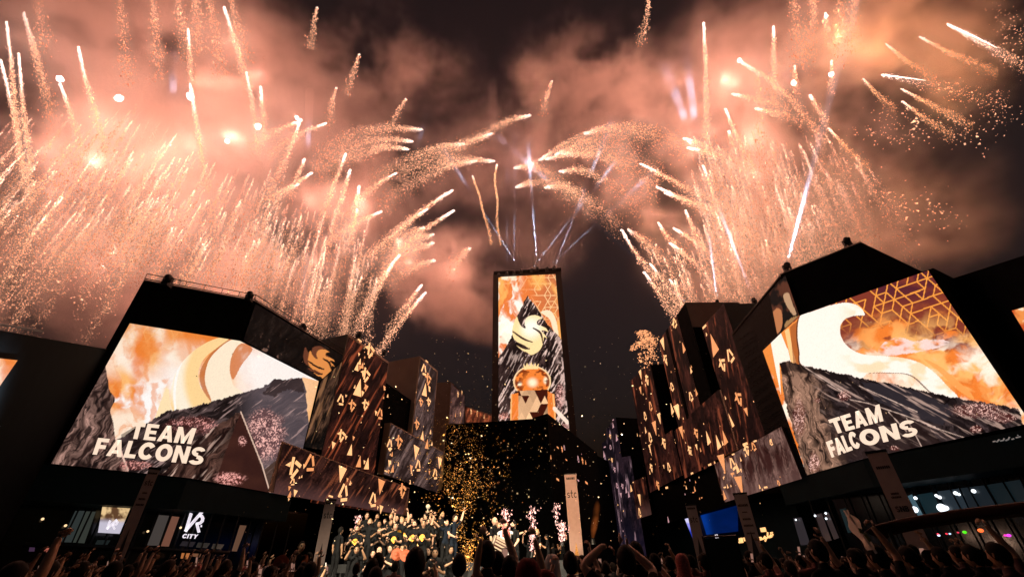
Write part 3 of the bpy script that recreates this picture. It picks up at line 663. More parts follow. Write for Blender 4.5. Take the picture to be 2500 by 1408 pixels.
def glyph_polys(kind, s, r):
    """small lit window shapes in plane units (x right, y up), about s metres across"""
    if kind == 'up': return [[(-.36 * s, -.6 * s), (.42 * s, -.5 * s), (.05 * s, .6 * s)]]
    if kind == 'down': return [[(-.46 * s, .55 * s), (.46 * s, .45 * s), (.0 * s, -.6 * s)]]
    bar = lambda x0, y0, x1, y1, w_: (lambda dx, dy: [(x0 - dy * w_, y0 + dx * w_), (x1 - dy * w_, y1 + dx * w_), (x1 + dy * w_, y1 - dx * w_), (x0 + dy * w_, y0 - dx * w_)])(
        (x1 - x0) / (math.hypot(x1 - x0, y1 - y0)), (y1 - y0) / (math.hypot(x1 - x0, y1 - y0)))
    if kind == 'rune': return [bar(-.06 * s, .56 * s, .02 * s, -.36 * s, .085 * s), [(-.5 * s, .06 * s), (-.16 * s, .30 * s), (-.15 * s, .02 * s)], bar(.14 * s, .34 * s, .6 * s, .17 * s, .10 * s), bar(.44 * s, -.02 * s, .12 * s, -.52 * s, .085 * s)]
    if kind == 'delta': return [bar(-.42 * s, -.30 * s, -.10 * s, .54 * s, .085 * s), bar(.08 * s, .46 * s, .36 * s, -.14 * s, .085 * s), bar(-.16 * s, -.46 * s, .44 * s, -.34 * s, .10 * s)]
    if kind == 'bar': return [bar(-.5 * s, .05 * s, .5 * s, -.02 * s, .13 * s)]
    return [[(-.14 * s, -.16 * s), (.16 * s, -.1 * s), (.02 * s, .2 * s)]]
def put_glyphs(root, pl, items, off=0.06, mats=(GLYPH, GLYPH2), name='lit_window'):
    rg_ = np.random.default_rng(len(items)); items = list(items)
    if 12 < len(items) < 48:      # small chips of light between the larger windows
        for (a, b, k_, s_) in list(items):
            if len(items) < 78 and s_ > 12: items.append((a + rg_.normal(0, 9), b + rg_.normal(0, 13), ['small', 'up', 'down', 'small'][rg_.integers(4)], rg_.uniform(6, 11)))
    for k, (px, py, kind, spx) in enumerate(items):
        o_ = off(px, py) if callable(off) else off; c = pl.at(px, py, o_); ppm = abs(np.hypot(*(np.array(project(c + np.array([0, 0, .5]))) - np.array(project(c - np.array([0, 0, .5]))))))
        s = spx * 0.92 / ppm
        # horizontal direction as seen from the street
        uu = pl.u if (_R @ pl.u) > 0 else -pl.u
        polys = [[c + uu * a + np.array([0, 0, b]) for a, b in P] for P in glyph_polys(kind, s, None)]
        flat_polys(name, polys, mats[k % 3 == 2], root, 0.03, pl.n)
def rock_paint(lo, hi, dirx, diry, seed, tint=None, contrast=1.0, sc=9.0, glow=None):
    def fn(px, py, u, v):
        C, t = rock(px, py, dirx, diry, seed, lo, hi, sc, contrast, 1.3)
        f = smooth(0.62, 0.8, fbm((px * dirx + py * diry) / 60, (px * -diry + py * dirx) / 5.0, seed + 3, 3))
        C = mixc(C, lin(glow or hi) * 1.2, f * 0.6)
        if tint is not None: C = mixc(C, lin(tint), 0.55 * smooth(0.45, 0.0, v))
        return C * (0.9 + 0.2 * vnoise(px * 0.9, py * 0.9, 3))[..., None]
    return fn
# ------------------------------------------------------------------ ground
def ground_paint():
    M = mat('plaza_paving', (0.045, 0.043, 0.042), 0.35, noise=0.3, nscale=0.6)
    o = mesh_obj('ground', [(-900, -300, 0), (900, -300, 0), (900, 1500, 0), (-900, 1500, 0)], [(0, 1, 2, 3)], M)
    tag(o, 'dark paved plaza ground under the crowd', 'ground', kind='structure')
ground_paint()
H1 = 7.0
# planes along the street
LF = Plane(at_z(125, 1132, H1), at_z(462, 1166, H1))              # left screen building, front
LO = Plane(at_z(462, 1166, H1), at_z(712, 1211, H1))              # its slanting face
LP = Plane(at_z(665, 1203, H1), at_z(985, 1257, H1))              # lit blocks further on
RP = Plane(at_z(1955, 1165, H1), at_z(1690, 1247, H1))            # right lit towers
RO_ = Plane(at_z(1970, 1159, H1), at_z(2105, 1120, H1))           # right screen building, slanting face
RF = Plane(at_z(2105, 1120, H1), at_z(2364, 1071, H1))            # right screen building, front

def band(pl, pts, off=0.0): return [pl.at(px, py, off) for px, py in pts]
# ---- left screen picture
def left_picture(x, y, u=None, v=None):
    w1 = fbm(x / 70, y / 60, 1, 5); w2 = fbm((x + 60 * w1) / 42, (y + 90 * w1) / 60, 8, 5)
    w3 = fbm((x + 70 * w1) / 80, (y + 60 * w2) / 90, 31, 3)
    C = full(x, (238, 130, 54))
    C = mixc(C, lin((196, 96, 42)), smooth(0.5, 0.8, w2) * smooth(480, 330, x) * smooth(940, 800, y))
    C = mixc(C, lin((255, 190, 118)), smooth(0.34, 0.68, w2) * (0.45 + 0.55 * smooth(800, 950, y)))
    C = mixc(C, lin((255, 232, 208)), smooth(0.4, 0.7, w3))
    C = mixc(C, lin((255, 250, 246)), smooth(0.5, 0.72, fbm((x + 90 * w1) / 60, (y + 50 * w1) / 50, 63, 4)) * smooth(840, 980, y + 90 * (w3 - .5)))
    C = mixc(C, lin((240, 140, 66)), 0.6 * smooth(0.52, 0.7, fbm((x + 120 * w2) / 30, (y + 140 * w1) / 55, 67, 4)))
    C = mixc(C, lin((255, 246, 240)), smooth(520, 640, x + 80 * (w1 - 0.5)) * smooth(820, 880, y) * 0.95)
    hl = hexlines(x, y, 300, 800, 22, 1.2, 0.2) * smooth(860, 800, y + 0.1 * (x - 300)) * smooth(470, 420, x)
    C = mixc(C, lin((250, 190, 120)), hl * 0.5)
    cream = lin((255, 214, 150))
    c1 = curve([(545, 822), (500, 838), (455, 872), (427, 915), (416, 968), (424, 1004), (455, 1000), (517, 985), (490, 945), (485, 905), (505, 868), (556, 832)], 6)
    c2 = curve([(567, 829), (535, 850), (510, 880), (500, 925), (512, 965), (530, 990), (600, 965), (570, 940), (563, 900), (572, 868), (596, 836)], 6)
    sh = curve([(556, 830), (515, 862), (489, 905), (492, 945), (520, 985), (512, 950), (502, 920), (512, 880), (560, 832)], 6)
    C = mixc(C, cream, inpoly(x, y, c1) * 1.0); C = mixc(C, lin((255, 246, 228)), inpoly(x, y, c1) * smooth(30, 8, np.abs(x - 430 - (y - 925) ** 2 / 260)) * 0.8)
    C = mixc(C, lin((196, 112, 62)), inpoly(x, y, sh) * 0.85)
    C = mixc(C, lin((255, 234, 205)), inpoly(x, y, c2) * 1.0)
    C = mixc(C, lin((255, 226, 178)), inpoly(x, y, [(405, 945), (412, 950), (418, 1005), (388, 1018), (378, 1020)]) * 1.0)
    C = mixc(C, lin((250, 180, 105)), (inpoly(x, y, [(738, 920), (780, 930), (752, 1062), (738, 940)])) * (0.5 + 0.5 * w2))
    C = mixc(C, lin((214, 120, 60)), inpoly(x, y, curve([(588, 838), (566, 868), (561, 905), (570, 925), (590, 890), (616, 852)], 6)) * smooth(.3, .62, w2) * .9)
    C = mixc(C, lin((255, 252, 246)), (np.abs(np.hypot((x - 640) / 1.0, (y - 965) * 1.0) - 214) < 3.0) * inpoly(x, y, c1) * .9)
    rg = lambda p: inpoly(x + 5 * (fbm(x / 9, y / 9, 70, 3) - .5), y + 9 * (fbm(x / 8, y / 8, 71, 3) - .5), p)
    # mountain behind
    back = rg([(200, 1200), (283, 1074), (330, 1046), (377, 1022), (408, 1000), (425, 1001), (463, 994), (510, 982), (560, 968), (625, 949), (650, 940), (672, 926), (698, 926), (738, 920), (747, 948), (750, 1000), (760, 1060), (740, 1250), (300, 1250)])
    R1, t1 = rock(x, y, 0.86, -0.5, 91, (30, 22, 22), (104, 84, 82), 12, 1.1)
    R1 = mixc(R1, lin((100, 88, 94)), smooth(560, 640, x) * 0.6); R1 = mixc(R1, lin((44, 30, 28)), rg([(640, 960), (672, 926), (738, 920), (744, 960), (700, 950), (670, 968)]) * 0.75)
    R1 = mixc(R1, lin((190, 156, 150)), smooth(0.66, 0.78, fbm((x * .8 - y * .6) / 40, (x * .6 + y * .8) / 4.5, 95, 3)) * 0.6)
    C = np.where(back[..., None], R1, C)
    C = np.where(back[..., None], blossoms(C, x, y, 470, 1040, 85, 28, 44, (236, 178, 170), 0.42, 3.4), C)
    C = blossoms(C, x, y, 645, 1062, 62, 78, 52, (255, 206, 196), 0.5)
    C = mixc(C, lin((70, 44, 22)), inpoly(x, y, [(640, 1150), (690, 1110), (700, 1150), (660, 1205)]) * 0.7)
    # left rock
    lr = rg([(257, 884), (266, 950), (281, 972), (269, 1000), (275, 1027), (283, 1070), (312, 1148), (330, 1200), (90, 1200), (90, 1120), (200, 960)])
    R2, t2 = rock(x, y, 0.5, -0.86, 17, (46, 30, 27), (160, 122, 110), 11, 1.2)
    R2 = mixc(R2, lin((24, 16, 16)), smooth(0.58, 0.68, fbm((x * .5 - y * .86) / 22, (x * .86 + y * .5) / 7, 23, 4)) * 0.9)
    C = np.where(lr[..., None], R2, C)
    C = mixc(C, lin((255, 210, 190)), (segdist(x, y, (283, 1070), (312, 1146)) < 2.2) * 0.9)
    # front mountain
    fm = rg([(330, 1200), (400, 1150), (470, 1080), (540, 1032), (575, 1010), (588, 1004), (600, 1030), (618, 1070), (640, 1135), (662, 1210), (650, 1260), (300, 1260)])
    R3, t3 = rock(x, y, 0.62, -0.78, 61, (28, 14, 13), (88, 60, 51), 10, 1.1)
    R3 = mixc(R3, lin((225, 186, 168)), smooth(0.6, 0.7, fbm((x * .66 - y * .75) / 60, (x * .75 + y * .66) / 6, 66, 3)) * smooth(560, 480, x + 0.3 * (y - 1100)) * 0.8)
    dk = inpoly(x, y, [(588, 1004), (662, 1210), (640, 1260), (500, 1260), (548, 1110)])
    R3 = np.where(dk[..., None], mixc(full(x, (48, 24, 22)), lin((70, 38, 30)), fbm(x / 30, y / 30, 5, 3)), R3)
    C = np.where(fm[..., None], R3, C)
    C = mixc(C, lin((255, 214, 190)), ((segdist(x, y, (588, 1005), (640, 1135)) < 1.5) | (segdist(x, y, (640, 1135), (660, 1205)) < 1.5)) * 0.8)
    C = blossoms(C, x, y, 560, 1168, 46, 20, 81, (255, 190, 180), 0.55); C = blossoms(C, x, y, 330, 1135, 50, 14, 83, (240, 180, 170), 0.5)
    C = blossoms(C, x, y, 592, 1076, 14, 16, 85, (235, 190, 180), 0.45)
    pt = inpoly(x, y, [(296, 1060), (330, 1040), (400, 1035), (480, 1040), (510, 1080), (500, 1135), (420, 1130), (300, 1110)])
    C = mixc(C, lin((34, 20, 18)), pt * 0.62)
    return C * (0.93 + 0.14 * vnoise(x * 0.7, y * 0.7, 9))[..., None]
# ---- right screen picture: drawn in a local frame
def rq(a, b): return (1840 + a / 2.7076, 650 + b / 2.7076)
def right_picture(px, py, u=None, v=None):
    x, y = (px - 1840) * 2.7076, (py - 650) * 2.7076
    w1 = fbm(x / 190, y / 170, 3, 5); w2 = fbm((x + 200 * w1) / 150, (y + 120 * w1) / 100, 12, 5)
    C = full(x, (128, 54, 40)); C = mixc(C, lin((84, 34, 44)), smooth(0.45, 0.62, w1) * smooth(330, 120, y))
    hl = hexlines(x, y, 700, 100, 62, 4.2, -0.33) * smooth(420, 250, y - 0.08 * x)
    C = mixc(C, lin((250, 158, 66)), hl * 0.95)
    fl = smooth(0.44, 0.62, w2) * smooth(180, 420, y - 0.10 * (1300 - x)) * smooth(560, 800, x + 0.7 * y - 300)
    C = mixc(C, lin((236, 124, 48)), np.clip(fl * 1.2 + smooth(500, 620, y) * 0.9, 0, 1))
    C = mixc(C, lin((255, 184, 106)), smooth(0.4, 0.7, fbm((x + 160 * w1) / 120, (y + 200 * w2) / 110, 41, 6)) * smooth(240, 520, y) * smooth(560, 900, x) * 0.95)
    C = mixc(C, lin((255, 236, 214)), smooth(0.44, 0.74, fbm((x + 160 * w2) / 150, (y + 200 * w1) / 90, 45, 6)) * smooth(420, 600, y))
    cl = curve([(830, 545), (900, 490), (985, 468), (1060, 490), (1160, 478), (1300, 500), (1130, 560), (960, 590), (850, 590)], 6)
    C = mixc(C, lin((244, 214, 206)), inpoly(x + 40 * (w1 - .5), y + 40 * (w2 - .5), cl) * smooth(.3, .6, fbm(x / 60, y / 30, 88, 5)) * 0.9)
    # slanting stripes by the left edge
    C = mixc(C, lin((236, 138, 62)), inpoly(x, y, [(40, 540), (215, 410), (310, 330), (330, 660), (190, 850)]) * 1.0)
    C = mixc(C, lin((255, 238, 220)), inpoly(x, y, [(110, 490), (180, 440), (230, 560), (250, 650), (170, 640), (180, 850), (150, 700)]) * 1.0)
    C = mixc(C, lin((255, 196, 130)), inpoly(x, y, [(205, 425), (232, 408), (260, 560), (290, 660), (250, 640)]) * 1.0)
    C = mixc(C, lin((146, 70, 36)), inpoly(x, y, [(240, 400), (290, 360), (292, 450), (315, 650), (262, 640)]) * 0.7)
    hook = curve([(306, 330), (380, 300), (470, 268), (560, 246), (620, 240), (685, 258), (722, 290), (735, 321), (700, 324), (645, 330), (600, 352), (575, 390), (572, 440), (590, 490), (630, 535), (690, 570), (760, 586), (860, 592), (960, 600), (1060, 622), (1140, 660), (1215, 720), (1280, 790), (1350, 870), (1200, 850),
                  (1050, 722), (900, 702), (760, 706), (690, 745), (480, 700), (320, 652), (303, 560), (290, 450)], 5)
    C = mixc(C, lin((60, 30, 24)), inpoly(x + 9, y - 4, hook) * 0.8)
    C = mixc(C, lin((255, 240, 226)), inpoly(x, y, hook) * 1.0)
    C = mixc(C, lin((255, 206, 150)), inpoly(x, y, hook) * smooth(0.5, 0.7, fbm(x / 120, y / 60, 77, 3)) * smooth(520, 760, x) * 0.7)
    C = mixc(C, lin((244, 160, 84)), inpoly(x, y, curve([(1120, 610), (1230, 660), (1330, 740), (1430, 830), (1450, 880), (1330, 800), (1230, 700)], 6)) * 0.9)
    rg = lambda p: inpoly(x + 16 * (fbm(x / 24, y / 24, 70, 3) - .5), y + 24 * (fbm(x / 20, y / 20, 71, 3) - .5), p)
    mt = rg([(175, 630), (235, 625), (320, 652), (480, 685), (650, 725), (770, 750), (930, 780), (1080, 812), (1300, 862), (1500, 895), (1750, 940), (1900, 1400), (380, 1500), (200, 860)])
    R, t = rock(x, y, 0.86, 0.5, 33, (26, 18, 19), (66, 52, 52), 26, 1.0)
    R = mixc(R, lin((46, 40, 45)), rg([(700, 760), (930, 790), (1100, 830), (1330, 940), (1250, 1050), (1000, 980), (800, 880)]) * 0.85)
    R = mixc(R, lin((214, 176, 160)), smooth(0.62, 0.72, fbm((x * .88 + y * .47) / 170, (-x * .47 + y * .88) / 14, 36, 3)) * 0.55)
    R2, t2 = rock(x, y, 0.3, 0.95, 38, (34, 22, 19), (150, 112, 92), 22, 1.2)
    R = mixc(R, R2, smooth(480, 330, x - 0.28 * (y - 700)))
    R = mixc(R, lin((26, 16, 16)), rg([(175, 630), (250, 625), (320, 650), (480, 690), (420, 720), (260, 690), (190, 700)]) * 0.7)
    R = mixc(R, lin((38, 24, 22)), rg([(600, 960), (650, 880), (760, 900), (960, 980), (1140, 1050), (1250, 1180), (900, 1260), (560, 1280), (560, 1050)]) * 0.7)
    for a, b in [((640, 880), (760, 905)), ((760, 905), (1000, 985)), ((1000, 985), (1200, 1060)), ((1150, 1050), (1420, 1140)), ((700, 790), (1080, 960)), ((330, 660), (640, 860)), ((890, 960), (1010, 1090)), ((1010, 1000), (1110, 1190))]:
        R = mixc(R, lin((236, 200, 182)), smooth(7, 2, segdist(x, y, a, b) + 5 * fbm(x / 20, y / 20, 4, 3)) * 0.9)
    C = np.where(mt[..., None], R, C)
    for cx_, cy_, rx, ry, s in [(600, 855, 50, 45, 3), (1480, 950, 210, 60, 5), (1650, 1000, 120, 40, 6), (1470, 1075, 50, 30, 7), (300, 1000, 50, 160, 8), (400, 1300, 50, 80, 9), (930, 1200, 40, 22, 10), (420, 885, 25, 18, 11)]:
        C = np.where(mt[..., None], blossoms(C, x, y, cx_, cy_, rx, ry, s, (255, 214, 200), 0.43, 7), C)
    ed = smooth(1180, 1240, y + 0.0 * x) * smooth(1000, 1500, x)
    sp = (vnoise(x / 5, y / 5, 60) > 0.985) & (y > 350) & (y < 1150)
    C = mixc(C, lin((255, 200, 150)), sp * 0.8)
    return C * (0.93 + 0.14 * vnoise(px * 0.7, py * 0.7, 9))[..., None]
def tower_picture(px, py, u=None, v=None):
    x, y = (px - 1150) * 2.346, (py - 600) * 2.346
    w1 = fbm(x / 60, y / 80, 3, 5); w2 = fbm((x + 80 * w1) / 60, (y + 120 * w1) / 90, 15, 5)
    C = full(x, (232, 122, 58)); C = mixc(C, lin((204, 112, 66)), smooth(300, 460, x) * smooth(520, 300, y))
    hl = hexlines(x, y, 400, 250, 34, 2.4, 0.0) * np.clip(smooth(330, 390, x) * smooth(480, 380, y) + 0.5 * smooth(290, 220, y), 0, 1)
    C = mixc(C, lin((255, 208, 150)), hl * 0.8)
    C = mixc(C, lin((255, 184, 98)), smooth(0.4, 0.66, w2) * 0.8)
    flame = inpoly(x + 40 * (w1 - .5), y, curve([(255, 190), (275, 240), (300, 330), (270, 420), (230, 520), (160, 630), (158, 420), (200, 330), (235, 300)], 6))
    C = mixc(C, lin((255, 246, 232)), flame * smooth(0.3, 0.5, w2)); C = mixc(C, lin((255, 240, 215)), smooth(0.5, 0.62, fbm(x / 50, y / 60, 29, 4)) * smooth(320, 230, x) * 0.8)
    sw = curve([(400, 380), (450, 370), (485, 420), (500, 520), (470, 480), (450, 420)], 6)
    C = mixc(C, lin((255, 226, 190)), inpoly(x, y, sw) * 0.95)
    rg = lambda p: inpoly(x + 12 * (fbm(x / 12, y / 12, 70, 3) - .5), y + 12 * (fbm(x / 12, y / 12, 71, 3) - .5), p)
    mt = rg([(322, 283), (345, 315), (375, 350), (400, 390), (430, 440), (470, 485), (515, 525), (600, 1200), (100, 1200), (150, 650), (195, 585), (240, 510), (262, 410), (295, 340)])
    R, t = rock(x, y, 0.35, -0.93, 7, (22, 13, 13), (72, 52, 48), 11, 1.3)
    R = mixc(R, lin((240, 204, 190)), smooth(0.58, 0.68, fbm((x * .45 - y * .89) / 50, (x * .89 + y * .45) / 8, 71, 4)) * 0.85)
    R = mixc(R, lin((30, 18, 18)), rg([(322, 290), (390, 400), (350, 420), (300, 420), (330, 360)]) * 0.5)
    R = mixc(R, lin((30, 18, 18)), rg([(160, 680), (240, 540), (300, 620), (270, 720), (160, 800)]) * 0.5)
    R = mixc(R, lin((226, 190, 178)), smooth(0.5, 0.66, fbm(x / 14, y / 30, 78, 3)) * smooth(470, 520, x - 0.07 * (y - 600)) * 0.8)
    C = np.where(mt[..., None], R, C)
    C = blossoms(C, x, y, 510, 860, 34, 90, 22, (255, 206, 196), 0.5, 5); C = blossoms(C, x, y, 190, 975, 40, 26, 23, (255, 190, 170), 0.5, 5); C = blossoms(C, x, y, 540, 1060, 40, 60, 24, (255, 206, 196), 0.5, 5)
    # round emblem with swept feathers and a hooked crest
    em = curve([(246, 440), (262, 405), (272, 432), (290, 462), (312, 470), (306, 436), (322, 408), (352, 397), (384, 400), (408, 416), (392, 420), (378, 432), (380, 450), (402, 458), (428, 470), (442, 492), (420, 484), (404, 486), (422, 508), (436, 530), (418, 522), (414, 548), (404, 580), (384, 606), (345, 624), (318, 608), (296, 600), (258, 566), (300, 582), (334, 590), (300, 566), (262, 548), (242, 524), (236, 486)], 5)
    e = inpoly(x, y, em); C = mixc(C, lin((30, 18, 16)), inpoly(x - 5, y - 6, em) * 0.7); C = mixc(C, lin((255, 220, 158)), e * 1.0); C = mixc(C, lin((255, 250, 236)), e * smooth(90, 15, np.hypot(x - 345, y - 470)) * 0.9)
    for a, b, c in [((240, 490), (300, 532), (356, 552)), ((262, 566), (305, 585), (338, 588)), ((356, 470), (398, 500), (412, 560))]:
        cc = curve([a, b, c], 8, False)
        for i in range(len(cc) - 1): C = mixc(C, lin((60, 34, 26)), e * (segdist(x, y, cc[i], cc[i + 1]) < 6 * (1 - abs(i / len(cc) - .4))) * 0.95)
    # trophy: crown, globe, faceted body
    gl = np.hypot((x - 350) / 108, (y - 778) / 92); g = gl < 1
    G_ = mixc(full(x, (240, 128, 52)), lin((255, 238, 200)), np.clip(smooth(0.7, 0.1, np.hypot((x - 352) / 62, (y - 782) / 56)) + smooth(.5, .1, np.hypot((x - 278) / 40, (y - 790) / 44)) + smooth(.5, .1, np.hypot((x - 428) / 40, (y - 770) / 60)), 0, 1)); G_ = mixc(G_, lin((110, 34, 10)), smooth(0.5, 0.62, fbm(x / 26, y / 18, 90, 3)) * smooth(0.2, 0.8, gl) * .9)
    G_ = mixc(G_, lin((255, 214, 160)), smooth(0.88, 0.97, gl)); C = np.where(g[..., None], G_, C)
    body = inpoly(x, y, [(262, 830), (440, 822), (446, 1000), (268, 1000)])
    tx, ty = (x - 268) / 44, (y - 812) / 46; k = _hash(np.floor(tx + ty * 0.5) + 9 * np.floor(tx - ty * .5), np.floor(ty), 8)
    F_ = mixc(full(x, (64, 20, 10)), lin((255, 200, 150)), (k > 0.38) * (0.35 + 0.65 * _hash(np.floor(tx + ty * .5), np.floor(tx - ty * .5), 2)))
    C = np.where(body[..., None], F_, C)
    C = mixc(C, lin((246, 130, 50)), (inpoly(x, y, [(228, 850), (272, 840), (270, 1010), (226, 1010)]) | inpoly(x, y, [(438, 830), (478, 850), (490, 1040), (440, 1000)])) * (0.75 + 0.25 * w1))
    C = mixc(C, lin((255, 190, 120)), ((segdist(x, y, (232, 850), (228, 1000)) < 4) | (segdist(x, y, (470, 850), (486, 1040)) < 5)) * 0.8)
    C = mixc(C, lin((255, 214, 150)), inpoly(x, y, [(300, 672), (312, 690), (320, 668), (334, 690), (345, 664), (356, 690), (368, 668), (374, 690), (388, 672), (384, 705), (304, 708)]) * 1.0)
    C = mixc(C, lin((255, 226, 205)), (segdist(x, y, (478, 930), (552, 1010)) < 11) * 0.9)
    return C * (0.93 + 0.14 * vnoise(px * 0.7, py * 0.7, 9))[..., None]
# ================================================================== buildings
ROOF = mat('roof_edge_metal', (0.03, 0.03, 0.032), 0.4, metal=0.6)
GLASS = mat('storefront_glass', (0.006, 0.012, 0.015), 0.12, spec=0.4)
FASCIA = mat('teal_dark_fascia', (0.004, 0.017, 0.022), 0.6, spec=0.1, noise=0.2, nscale=0.8)
MULL = mat('black_mullion', (0.01, 0.01, 0.011), 0.4)
WHITE_SIGN = mat('white_lit_letters', emit=tuple(lin((236, 228, 240))), strength=1.0)
def inside_dir(pl): return -pl.n
def lettering(word, q, planes, material, parent, off, thick=0.05, name='lettering'):
    polys, nr = [], None
    for P in word_polys(word):
        pp = [quad_map(q, a, b) for a, b in P]
        c = np.mean(pp, axis=0); pl = planes(c[0], c[1]); nr = pl.n
        polys.append(([pl.at(a, b, off) for a, b in pp], pl.n))
    g = Geo()
    for P, n_ in polys:
        nn = sum(np.cross(P[i] - P[0], P[(i + 1) % len(P)] - P[0]) for i in range(1, len(P) - 1))
        if nn @ n_ < 0: P = P[::-1]
        k = len(P); b = [p - n_ * thick for p in P]
        g.add(list(P) + b, [tuple(range(k)), tuple(range(2 * k - 1, k - 1, -1))] + [(i, k + i, k + (i + 1) % k, (i + 1) % k) for i in range(k)])
    return g.build(name, material, parent)
def quad_on(pl, pts, off=0.0): return [pl.at(px, py, off) for px, py in pts]
def panes(root, pl, items, off=-1.9, frame=True):
    """storefront panes: px quads (bl,br,tr,tl) and their colour; each a part with its dark frame"""
    for q, col in items:
        key = 'storefront_pane_%d_%d_%d' % col
        M = mat(key, (0.02, 0.02, 0.02), 0.15, emit=tuple(lin(col)), strength=1.0)
        P = quad_on(pl, q, off)
        pane = flat_polys('window', [P], M, root, 0.03, pl.n)
def led_quad(name, pl, q, nx, ny, fn, root, off=0.12, material=None):
    return painted(name, quad_on(pl, q, off), nx, ny, fn, material or LED, root)
def strip(g, pl, a, b, w_, off, mi=0):
    """a raised bar along a px segment"""
    A, B = pl.at(*a, off), pl.at(*b, off); g.tube([A, B], w_, 4, mi)


TRIM = mat('catchlight_metal', (0.30, 0.24, 0.21), 0.45, metal=0.4)  # pale strip added along roof edges to catch the firework light
def trim(root, pts, r=0.06):
    g = Geo(); g.tube([np.asarray(p) for p in pts], r, 5); g.build('lit_edge_strip', TRIM, root)
# ---------------------------------------------------------------- left screen building
left_b = empty('screen_building', (-26, 25, 0), 0, 'black corner building with a giant screen of crescents, mountains and pink blossom', 'building')
def local(root): return Matrix.Translation(-Vector(root.location))
def adopt(root):
    """children were built in world space: keep them where they are"""
    inv = Matrix.Translation(-Vector(root.location))
    for c in [c for c in bpy.data.objects if c.parent == root and not c.get('_ok')]:
        if c.type == 'MESH': c.data.transform(inv)
        c['_ok'] = 1
def finish():
    for o in bpy.data.objects:
        if '_ok' in o: del o['_ok']
g = Geo()
Fo = LF.at(620, 732); Fl = LF.at(352, 682); Oe = LO.at(845, 868)
inn = lambda P, n_, d: (P[0] - n_[0] * d, P[1] - n_[1] * d)
foot = [(Fl[0], Fl[1]), (Fo[0], Fo[1]), (Oe[0], Oe[1]), inn(Oe, LO.n, 12), inn(Fo, (LF.n + LO.n) / 1.8, 12), inn(Fl, LF.n, 12)]
zr = [Fl[2], Fo[2], Oe[2], Oe[2], Fo[2], Fl[2]]
def ccw(f, z):
    a = sum(f[i][0] * f[(i + 1) % len(f)][1] - f[(i + 1) % len(f)][0] * f[i][1] for i in range(len(f)))
    return (f, z) if a > 0 else (f[::-1], z[::-1])
f_, z_ = ccw(foot, zr); g.prism(f_, H1, z_)
wall = g.build('wall', DARK, left_b)
g = Geo()
top = [np.array([x, y, z + 0.08]) for (x, y), z in zip(foot[:3], zr[:3])]
for off in (0.0, 0.42):
    g.tube([p + np.array([0, 0, off]) for p in top], 0.035, 6)
for i in range(2):
    for t in np.linspace(0, 1, 7): 
        p = top[i] * (1 - t) + top[i + 1] * t; g.tube([p, p + np.array([0, 0, 0.42])], 0.025, 5)
g.build('roof_rail', ROOF, left_b)
g = Geo()    # ground storey set back under the upper floors
foot2 = [inn(LF.at(352, 682), LF.n, 2.2), inn(Fo, (LF.n + LO.n) / 1.9, 2.2), inn(LO.at(712, 1211), LO.n, 2.2), inn(Oe, LO.n, 12), inn(Fl, LF.n, 12)]
f_, z_ = ccw(foot2, [H1 - .02] * 5); g.prism(f_, 0, z_)
g.build('ground_storey', GLASS, left_b)
g = Geo()    # fascia below the screen
fa = [inn(Fl, LF.n, -0.05), inn(Fo, (LF.n + LO.n) / 1.95, -0.05), inn(LO.at(712, 1211), LO.n, -0.05), inn(LO.at(712, 1211), LO.n, 2.6), inn(Fo, (LF.n + LO.n) / 1.9, 2.6), inn(Fl, LF.n, 2.6)]
f_, z_ = ccw(fa, [H1 - 0.05] * 6); g.prism(f_, 5.15, z_)
g.build('canopy_fascia', FASCIA, left_b)
scr = led_quad('led_screen', LF, [(125, 1131), (462, 1166), (586, 832), (317, 789)], 300, 190, left_picture, left_b)
scr2 = led_quad('led_screen', LO, [(462, 1166), (712, 1211), (778, 930), (586, 832)], 210, 190, left_picture, left_b)
pick = lambda x, y: LF if x < 586 - 0.371 * (y - 833) else LO
LET = mat('screen_lettering', emit=tuple(lin((255, 226, 200))), strength=1.0)
lettering('TEAM', [(315, 1069), (467, 1083), (480, 1045), (325, 1030)], pick, LET, left_b, 0.22)
lettering('FALCONS', [(226, 1108), (493, 1134), (505, 1093), (240, 1068)], pick, LET, left_b, 0.22)
def dim_logo(px, py, u, v, cx, cy, r, seed):
    C = full(px, (18, 17, 17)); R, t = rock(px, py, 0.5, -0.8, seed, (14, 13, 13), (44, 34, 30), 8, 1.0); C = R
    C = C * 0.55; C = mixc(C, lin((150, 112, 96)), smooth(0.66, 0.76, fbm(px / 7, py / 16, seed + 4, 3)) * smooth(60, 20, np.hypot(px - cx + 130, py - cy + 30)) * 0.6)
    X, Y = (px - cx) / r * 108 + 338 - (py - cy) * 0.35, (py - cy) / r * 108 + 510; e = inpoly(X, Y, EM)
    C = mixc(C, lin((120, 66, 44)), inpoly(X + 34, Y + 26, EM) * 0.8); C = mixc(C, lin((232, 146, 76)), e * 0.97)
    for a, b, c in EM_CUTS:
        cc = curve([a, b, c], 6, False)
        for i in range(len(cc) - 1): C = mixc(C, lin((34, 22, 18)), e * (segdist(X, Y, cc[i], cc[i + 1]) < 9 * (1 - abs(i / len(cc) - .45))) * 0.95)
    return C
rib = led_quad('ribbon_screen', LO, [(594, 831), (783, 928), (843, 872), (624, 742)], 150, 60, lambda px, py, u, v: dim_logo(px, py, u, v, 785, 888, 34, 3), left_b, 0.10)
col_ = led_quad('ribbon_screen', LO, [(742, 1090), (800, 1100), (838, 880), (784, 930)], 40, 110, rock_paint((14, 12, 11), (84, 58, 44), 0.35, -0.93, 6, contrast=1.2, glow=(150, 104, 70)), left_b, 0.10)
